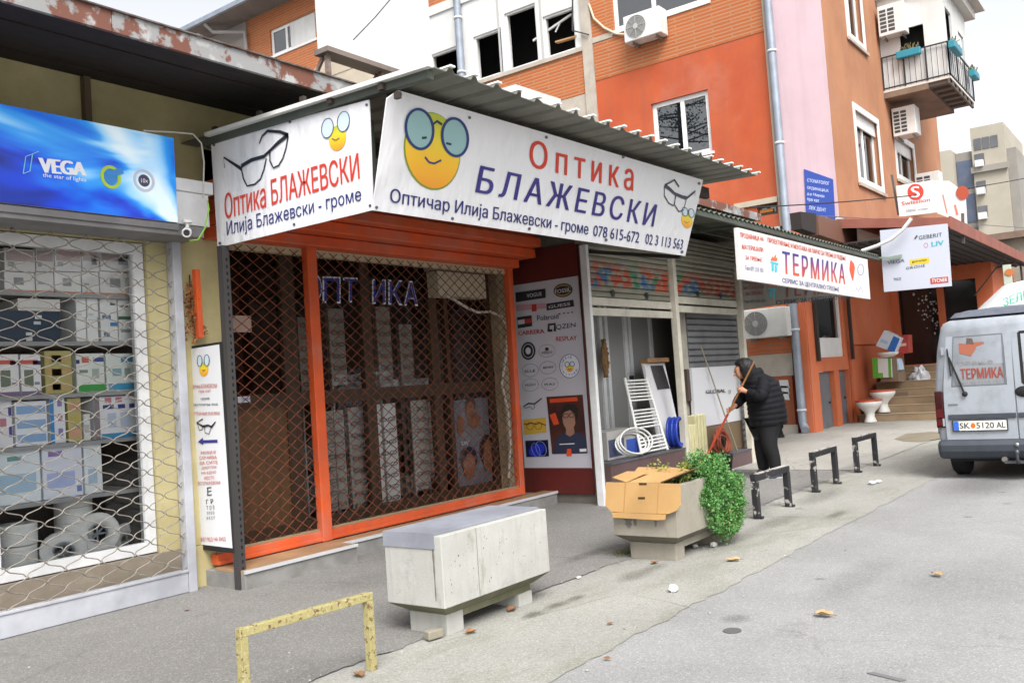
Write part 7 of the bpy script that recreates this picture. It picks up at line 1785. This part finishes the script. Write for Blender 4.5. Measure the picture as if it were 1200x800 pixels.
for (pm_, H, sg) in ((pm, HU, 1), (pr_, HL, -1)):
    for k in range(4):
        dz = .03-.02*k; ln = (1, 1.1, 1.03, .82)[k]
        chain([(H.x+.02*ln, H.y+.03*sg, H.z+dz), (H.x+.035*ln, H.y-.005*sg, H.z+dz), (H.x+.012, H.y-.022*sg, H.z+dz-.004)], [.0095, .009, .008], pm_)
    chain([(H.x-.02, H.y+.01*sg, H.z+.045), (H.x+.012, H.y-.015*sg, H.z+.05)], [.011, .009], pm_)
wput(skin_mesh(V_, E_, R_), 'body', m_skin)
fe = MB()
for s_ in (1, -1): fe.disc((.318, .036*s_, 1.412), (-.25, 1, 0), uz, .012, .006, (.004, 0, 0), n=10)
fe.build('eyes', flat('#2a1f1b', .3), WN, local=True)
fe = MB(); fe.box(.328, -.018, 1.335, .333, .018, 1.341); fe.build('mouth', flat('#8f4a42', .5), WN, local=True)
# hair
bm = bmesh.new(); bmesh.ops.create_icosphere(bm, subdivisions=4, radius=1)
rng = random.Random(15)
for v in bm.verts:
    c = v.co.copy(); q = 1+.05*math.sin(c.z*9+c.y*13)*math.sin(c.x*11)
    v.co = Vector((.190+c.x*.140*q, c.y*.140*q, 1.462+c.z*.125*q))
    if c.z < -.1: v.co.z -= .13*(-c.z); v.co.x -= .02
    if c.x > .30 and c.z < .30: v.co.x = min(v.co.x, .280)
    if c.x > .40 and c.z < .1 and abs(c.y) < .62: v.co.x = min(v.co.x, .20)
me = bpy.data.meshes.new('hair'); bm.to_mesh(me); bm.free()
for p in me.polygons: p.use_smooth = True
wput(me, 'hair', mat('black_hair', '#070605', '#0d0a08', 40, rough=.6, streak=(1, 1, .2), bmp=.4))
# puffer jacket with quilted rings
m_jack = mat('black_puffer', '#0d0e15', '#08090e', 6, rough=.8, bmp=.3, bsc=22, spec=.3)
def loft(sections, n_=32, name='x'):
    mb = MB(); vs = []
    for (c, a, b, tilt) in sections:
        for k in range(n_):
            g = 2*math.pi*k/n_; e, f_ = math.cos(g), math.sin(g)
            e = math.copysign(abs(e)**.85, e); f_ = math.copysign(abs(f_)**.85, f_)
            vs.append((c[0]+a*e, c[1]+b*f_, c[2]+tilt*a*e))
    fs = [(i*n_+k, i*n_+(k+1) % n_, (i+1)*n_+(k+1) % n_, (i+1)*n_+k) for i in range(len(sections)-1) for k in range(n_)]
    mb.add(vs, fs, True); mb.add(vs[:n_], [tuple(range(n_))[::-1]]); mb.add(vs[-n_:], [tuple(range(n_))]); return mb
key = [(.685, -.065, .225, .25), (.80, -.065, .235, .26), (.95, -.055, .23, .26), (1.08, -.04, .222, .255), (1.20, -.015, .215, .25), (1.29, .02, .175, .21), (1.345, .06, .115, .13), (1.385, .09, .09, .10)]
def lerpk(z):
    for a_, b_ in zip(key, key[1:]):
        if a_[0] <= z <= b_[0]:
            t = (z-a_[0])/(b_[0]-a_[0]); return [a_[i]+(b_[i]-a_[i])*t for i in range(1, 4)]
    return key[-1][1:]
S_ = []; z = .685
while z <= 1.384:
    cxx, a_, b_ = lerpk(z); q = .010*abs(math.sin(math.pi*(z-.685)/.07))
    S_.append(((cxx, 0, z), a_+q, b_+q, -.12 if z > .9 else -.05)); z += .014
JK = loft(S_).build('jacket', m_jack, WN, local=True)
def sleeve(pts, rad):
    P = []; Rr = []
    pts = [Vector(p) for p in pts]
    for i in range(len(pts)-1):
        L_ = (pts[i+1]-pts[i]).length; n_ = max(4, int(L_/.012))
        for k in range(n_):
            t = k/n_; P.append(pts[i].lerp(pts[i+1], t)); Rr.append(rad[i]+(rad[i+1]-rad[i])*t)
    for i in range(len(Rr)): Rr[i] += .006*abs(math.sin(i*.012*math.pi/.065))
    # soften elbow
    for _ in range(6): P = [P[0]]+[(P[i-1]+P[i]*2+P[i+1])/4 for i in range(1, len(P)-1)]+[P[-1]]
    return MB().tube(P, Rr, 16)
sl = sleeve([(.0, .16, 1.28), (.03, .23, 1.18), (.09, .285, 1.07), (HU.x-.08, HU.y+.065, HU.z-.035)], [.085, .09, .078, .05]); sl.build('sleeve', m_jack, WN, local=True)
sl = sleeve([(.0, -.16, 1.27), (.10, -.23, 1.16), (.22, -.25, 1.03), (HL.x-.10, HL.y-.055, HL.z+.065)], [.085, .088, .075, .05]); sl.build('sleeve', m_jack, WN, local=True)
col_ = MB()
for k in range(3): pass
cl = loft([((.06, 0, 1.33), .115, .13, -.3), ((.075, 0, 1.36), .125, .135, -.3), ((.085, 0, 1.40), .115, .125, -.3), ((.085, 0, 1.42), .095, .105, -.3)], 24); cl.build('collar', m_jack, WN, local=True)
m_trs = mat('black_trousers', '#09090b', '#0d0d10', 8, rough=.8, bmp=.15)
V_, E_, R_ = [], [], []
pel = chain([(-.06, 0, .80)], [(.21, .21)])
for s_ in (1, -1):
    f0 = .04 if s_ < 0 else -.05
    chain([(-.05, .105*s_, .68), (.0+f0*.3, .115*s_, .46), (f0-.025, .11*s_, .24), (f0-.03, .105*s_, .07)], [.150, .112, .09, .074], pel)
wput(skin_mesh(V_, E_, R_), 'trousers', m_trs)
for s_ in (1, -1):
    f0 = .04 if s_ < 0 else -.05
    sh_ = loft([((f0+.03, .105*s_, .0), .135, .052, 0), ((f0+.03, .105*s_, .03), .14, .055, 0), ((f0+.025, .105*s_, .05), .13, .05, -.05), ((f0-.0, .105*s_, .085), .085, .045, -.25), ((f0-.025, .105*s_, .11), .055, .045, 0)], 20)
    so_ = sh_.build('shoe', mat('dark_sneaker', '#3c3f4c', '#2a2c36', 20, rough=.7), WN, local=True)
    MB().box(f0-.10, .105*s_-.05, -.004, f0+.16, .105*s_+.05, .012).build('sole', flat('#a9a9ad', .7), so_, local=True, bevel=.004)
# broom held in both hands
def wl_(p): c, s_ = math.cos(R(128)), math.sin(R(128)); return Vector((WX+p[0]*c-p[1]*s_, WY+p[0]*s_+p[1]*c, p[2]+.008))
dirb = (HL-HU).normalized(); top = HU-dirb*.42; tlow = HL.z/(-dirb.z); low = HL+dirb*(tlow-.11)
BR = thing('broom', 'long handled broom held by the woman, its red orange lower end towards the shop', 'broom', tuple(wl_(low)))
MB().tube([wl_(top), wl_(HL+dirb*.05)], .0125, 8).build('handle', mat('wood_handle', '#a5754a', '#8f633c', 10, rough=.6), BR)
MB().tube([wl_(HL+dirb*.05), wl_(low)], .016, 8).build('lower_handle', flat('#b8482a', .5), BR)
mb = MB(); bl_ = Vector((0, 1, 0))
hd_ = [wl_(low+Vector((0, y, 0))) for y in (-.16, .16)]; mb.bar(hd_[0], hd_[1], .05, .05); mb.build('head', flat('#a03c26', .5), BR)
mb = MB(); rng = random.Random(3)
for k in range(120):
    b_ = hd_[0].lerp(hd_[1], rng.random())+Vector((rng.gauss(0, .012), rng.gauss(0, .012), -.02)); mb.tube([b_, b_+Vector((rng.gauss(0, .015), rng.gauss(0, .015), -.085))], .003, 3)
mb.build('bristles', flat('#7a3a28', .9), BR)

# ------------------------------------------------------------------ small things on the ground
m_dry = mat('dry_leaf', '#8f6844', '#775235', 14, rough=.8); m_dry2 = mat('pale_leaf', '#b39a74', '#a58a62', 14, rough=.8)
def leaf(px, py, size, label, m_=m_dry, seed=1):
    c = at_z(px, py, .013); rng = random.Random(seed); o = thing('dry_leaf', label, 'leaf', (c.x, c.y, .013), rng.uniform(0, 6.28)); mb = MB()
    # lobed outline, curled edges
    pts = []; n_ = 15
    for k in range(n_):
        g = 2*math.pi*k/n_; rr_ = size*(.62+.38*abs(math.cos(g*2.5)))*rng.uniform(.85, 1.1); pts.append((rr_*math.cos(g), rr_*.72*math.sin(g), size*.10+size*.35*abs(math.sin(g))*rng.uniform(.3, 1)))
    vs = [(0, 0, size*.04)]+[(x*.5, y*.5, z*.3) for x, y, z in pts]+pts
    fs = [(0, 1+k, 1+(k+1) % n_) for k in range(n_)]+[(1+k, 1+n_+k, 1+n_+(k+1) % n_, 1+(k+1) % n_) for k in range(n_)]
    mb.add(vs, fs, True); mb.build('blade', m_, o, local=True)
    mb = MB(); mb.tube([(0, 0, size*.05), (-size*1.0, 0, size*.12), (-size*1.3, size*.1, size*.1)], size*.03, 4); mb.build('stalk', flat('#7a5630', .8), o, local=True)
leaf(965, 720, 0.061, 'large pale tan leaf lying alone on the asphalt, close to the dark round patch', m_dry2, 3)
leaf(1098, 673, 0.049, 'pale leaf lying alone on the asphalt between the van and the tar mark', m_dry2, 5)
leaf(859, 656, 0.061, 'tan leaf on the concrete strip beneath the green shrub', m_dry2, 7)
leaf(767, 659, 0.041, 'rust brown leaf at the front foot of the weathered planter', m_dry, 9)
leaf(715, 730, 0.025, 'small rust leaf on the concrete strip between the planter and the road', m_dry, 11)
leaf(711, 771, 0.023, 'small curled brown leaf on the asphalt along the edge of the concrete strip', m_dry, 13)
leaf(552, 740, 0.045, 'orange brown leaf between the near foot and far foot of the white planter', m_dry, 15)
leaf(600, 714, 0.049, 'rusty leaf under the far end of the white planter', m_dry, 17)
leaf(421, 790, 0.049, 'brown leaf at the foot of the yellow barrier', m_dry, 19)
leaf(219, 715, 0.021, 'small orange leaf on the pavement before the lamp shop grille', m_dry, 23)
def lump(name, px, py, r_, label, cat, m_, sq=.7, seed=0):
    c = at_z(px, py, .01); bm = bmesh.new(); bmesh.ops.create_icosphere(bm, subdivisions=2, radius=r_); rng = random.Random(seed)
    for v in bm.verts: v.co *= rng.uniform(.75, 1.2); v.co.z *= sq; v.co.x *= 1.3
    me = bpy.data.meshes.new(name); bm.to_mesh(me); bm.free(); me.materials.append(m_)
    o = bpy.data.objects.new(name, me); COL.objects.link(o); o.location = (c.x, c.y, .008+r_*sq*.8); return tag(o, label, cat)
m_tis = mat('tissue', '#d9d9d6', '#c9c9c6', 20, rough=.9)
lump('paper_ball', 789, 692, .035, 'crumpled white tissue on the concrete strip between planter and road', 'litter', m_tis, seed=1)
lump('paper_ball', 1022, 567, .045, 'crumpled white plastic scrap on the concrete strip between van and black hoops', 'litter', m_tis, .5, seed=2)
lump('paper_ball', 1030, 565, .04, 'smaller white scrap touching the crumpled plastic scrap near the black hoops', 'litter', m_tis, .5, seed=3)
lump('paper_ball', 678, 677, .018, 'small white scrap in the crack of the pavement edge behind the strip', 'litter', m_tis, .5, seed=4)
lump('stone', 815, 641, .025, 'pale stone lying under the overhang of the green shrub', 'stone', m_cast, seed=5)
lump('stone', 836, 640, .03, 'larger pale stone below the outer edge of the green shrub', 'stone', m_cast, seed=6)
c = at_z(511, 748, .01)
BK = MB(); BK.obox((c.x-.06, c.y, .012), (.11, -.02, 0), (.02, .06, .0), (0, 0, .05)); build_top(BK, 'concrete_chunk', mat('chunk', '#8f897a', '#7d7768', 9, rough=.95), 'broken concrete chunk lying by the near foot of the white planter', 'rubble', bevel=.006)
MH = MB(); c = at_z(858, 739, .0); MH.disc((c.x, c.y, .002), ux, Vector((0, 1, 0)), .055, .05, (0, 0, .003)); build_top(MH, 'oil_spot', flat('#5b5a5c', .6), 'small round dark patch on the asphalt road', 'patch')
MH = MB(); c = at_z(1040, 788, .0); MH.obox((c.x-.07, c.y-.1, .002), (.05, .16, 0), (-.03, .02, 0), (0, 0, .003)); build_top(MH, 'tar_patch', flat('#6b6a6c', .7), 'short dark tar mark near the bottom of the asphalt road', 'patch')
rng = random.Random(31); mb = MB()
for k in range(420):
    y = rng.choice((rng.gauss(3.72, .12), rng.gauss(2.66, .1), rng.uniform(2.2, 5.9))); x = rng.uniform(2.5, 12)
    if 4.0 < x < 5 and 3.55 < y < 4.05: continue
    r_ = rng.uniform(.003, .011); z = .009 if y > 3.74 else .005
    mb.add([(x+r_*math.cos(g)*rng.uniform(.6, 1.3), y+r_*math.sin(g)*rng.uniform(.6, 1.3), z) for g in (0, 1.57, 3.14, 4.71)]+[(x, y, z+r_*.8)], [(0, 1, 4), (1, 2, 4), (2, 3, 4), (3, 0, 4)])
o = mb.build('grit', mat('grit', '#a9a59b', '#6d675c', 2, rough=.95)); o['kind'] = 'stuff'

# dried wreath beside the orange tube, damp patch, pine mirrored in the panes
WRH = thing('dried_wreath', 'dried brown and orange leafy bunch hanging on the orange tube beside the yellow wall', 'dried plant', tuple(at_y(226, 360, 6.42)))
mb = MB(); rng = random.Random(44)
for k in range(14):
    c = at_y(216+rng.uniform(0, 20), 335+k*4.6+rng.uniform(-4, 4), 6.42); leafy(mb, c, .05, 22, .022, rng)
mb.build('leaves', mat('dried_leaves', '#8a5230', '#a5622e', 25, rough=.9), WRH)
mb = MB(); mb.tube([at_y(222, 322, 6.44), at_y(224, 360, 6.44), at_y(230, 400, 6.44)], .006, 5); mb.build('stems', flat('#4d3524', .9), WRH)
pts = [at_z(x, y, 0) for x, y in ((1048, 515), (1062, 509), (1090, 506.5), (1112, 508), (1106, 514), (1080, 518.5), (1060, 518))]
mb = MB(); mb.add([(p.x, p.y, .016) for p in pts], [tuple(range(len(pts)))[::-1]]); structure(mb.build('damp_patch', mat('damp', '#87806f', '#7b7464', 2, rough=.55)))
TRE = thing('pine_tree', 'tall dark pine tree standing behind the low shops and mirrored in the upper window panes', 'tree', (-9.5, 22.5, 0))
mb = MB(); mb.tube([(-9.5, 22.5, 0), (-9.4, 22.6, 9), (-9.5, 22.4, 21)], [.35, .25, .06], 10); mb.build('trunk', flat('#3a2c22', .9), TRE)
mb = MB(); rng = random.Random(5)
for k in range(90):
    z = rng.uniform(6, 21); g = rng.uniform(0, 6.28); L_ = (22-z)*.22+1.2
    p0_ = Vector((-9.5, 22.5, z)); p1_ = p0_+Vector((math.cos(g)*L_, math.sin(g)*L_, rng.uniform(-.4, .5)))
    mb.tube([p0_, p1_], [.06, .015], 4)
    for j in range(5): leafy(mb, p0_.lerp(p1_, .35+.16*j), .34, 12, .10, rng)
mb.build('crown', mat('pine_green', '#26331f', '#34402a', 2, rough=.8), TRE)

OB = thing('unseen_block', 'brown grey block added out of view across the road to darken window reflections', 'building', (8, -14, 0))
MB().box(9, -24, 0, 48, -14, 7).build('wall', mat('block_wall', '#8a7768', '#7a685a', .5, rough=.9, grime=.2), OB)  # unseen block, added so the shop panes reflect something darker than sky
mb = MB()
for i in range(12):
    for j in range(2): mb.box(10+i*3.1, -13.99, 1.0+j*3, 11.5+i*3.1, -13.95, 2.6+j*3)
mb.build('windows', flat('#23272c', .2), OB)
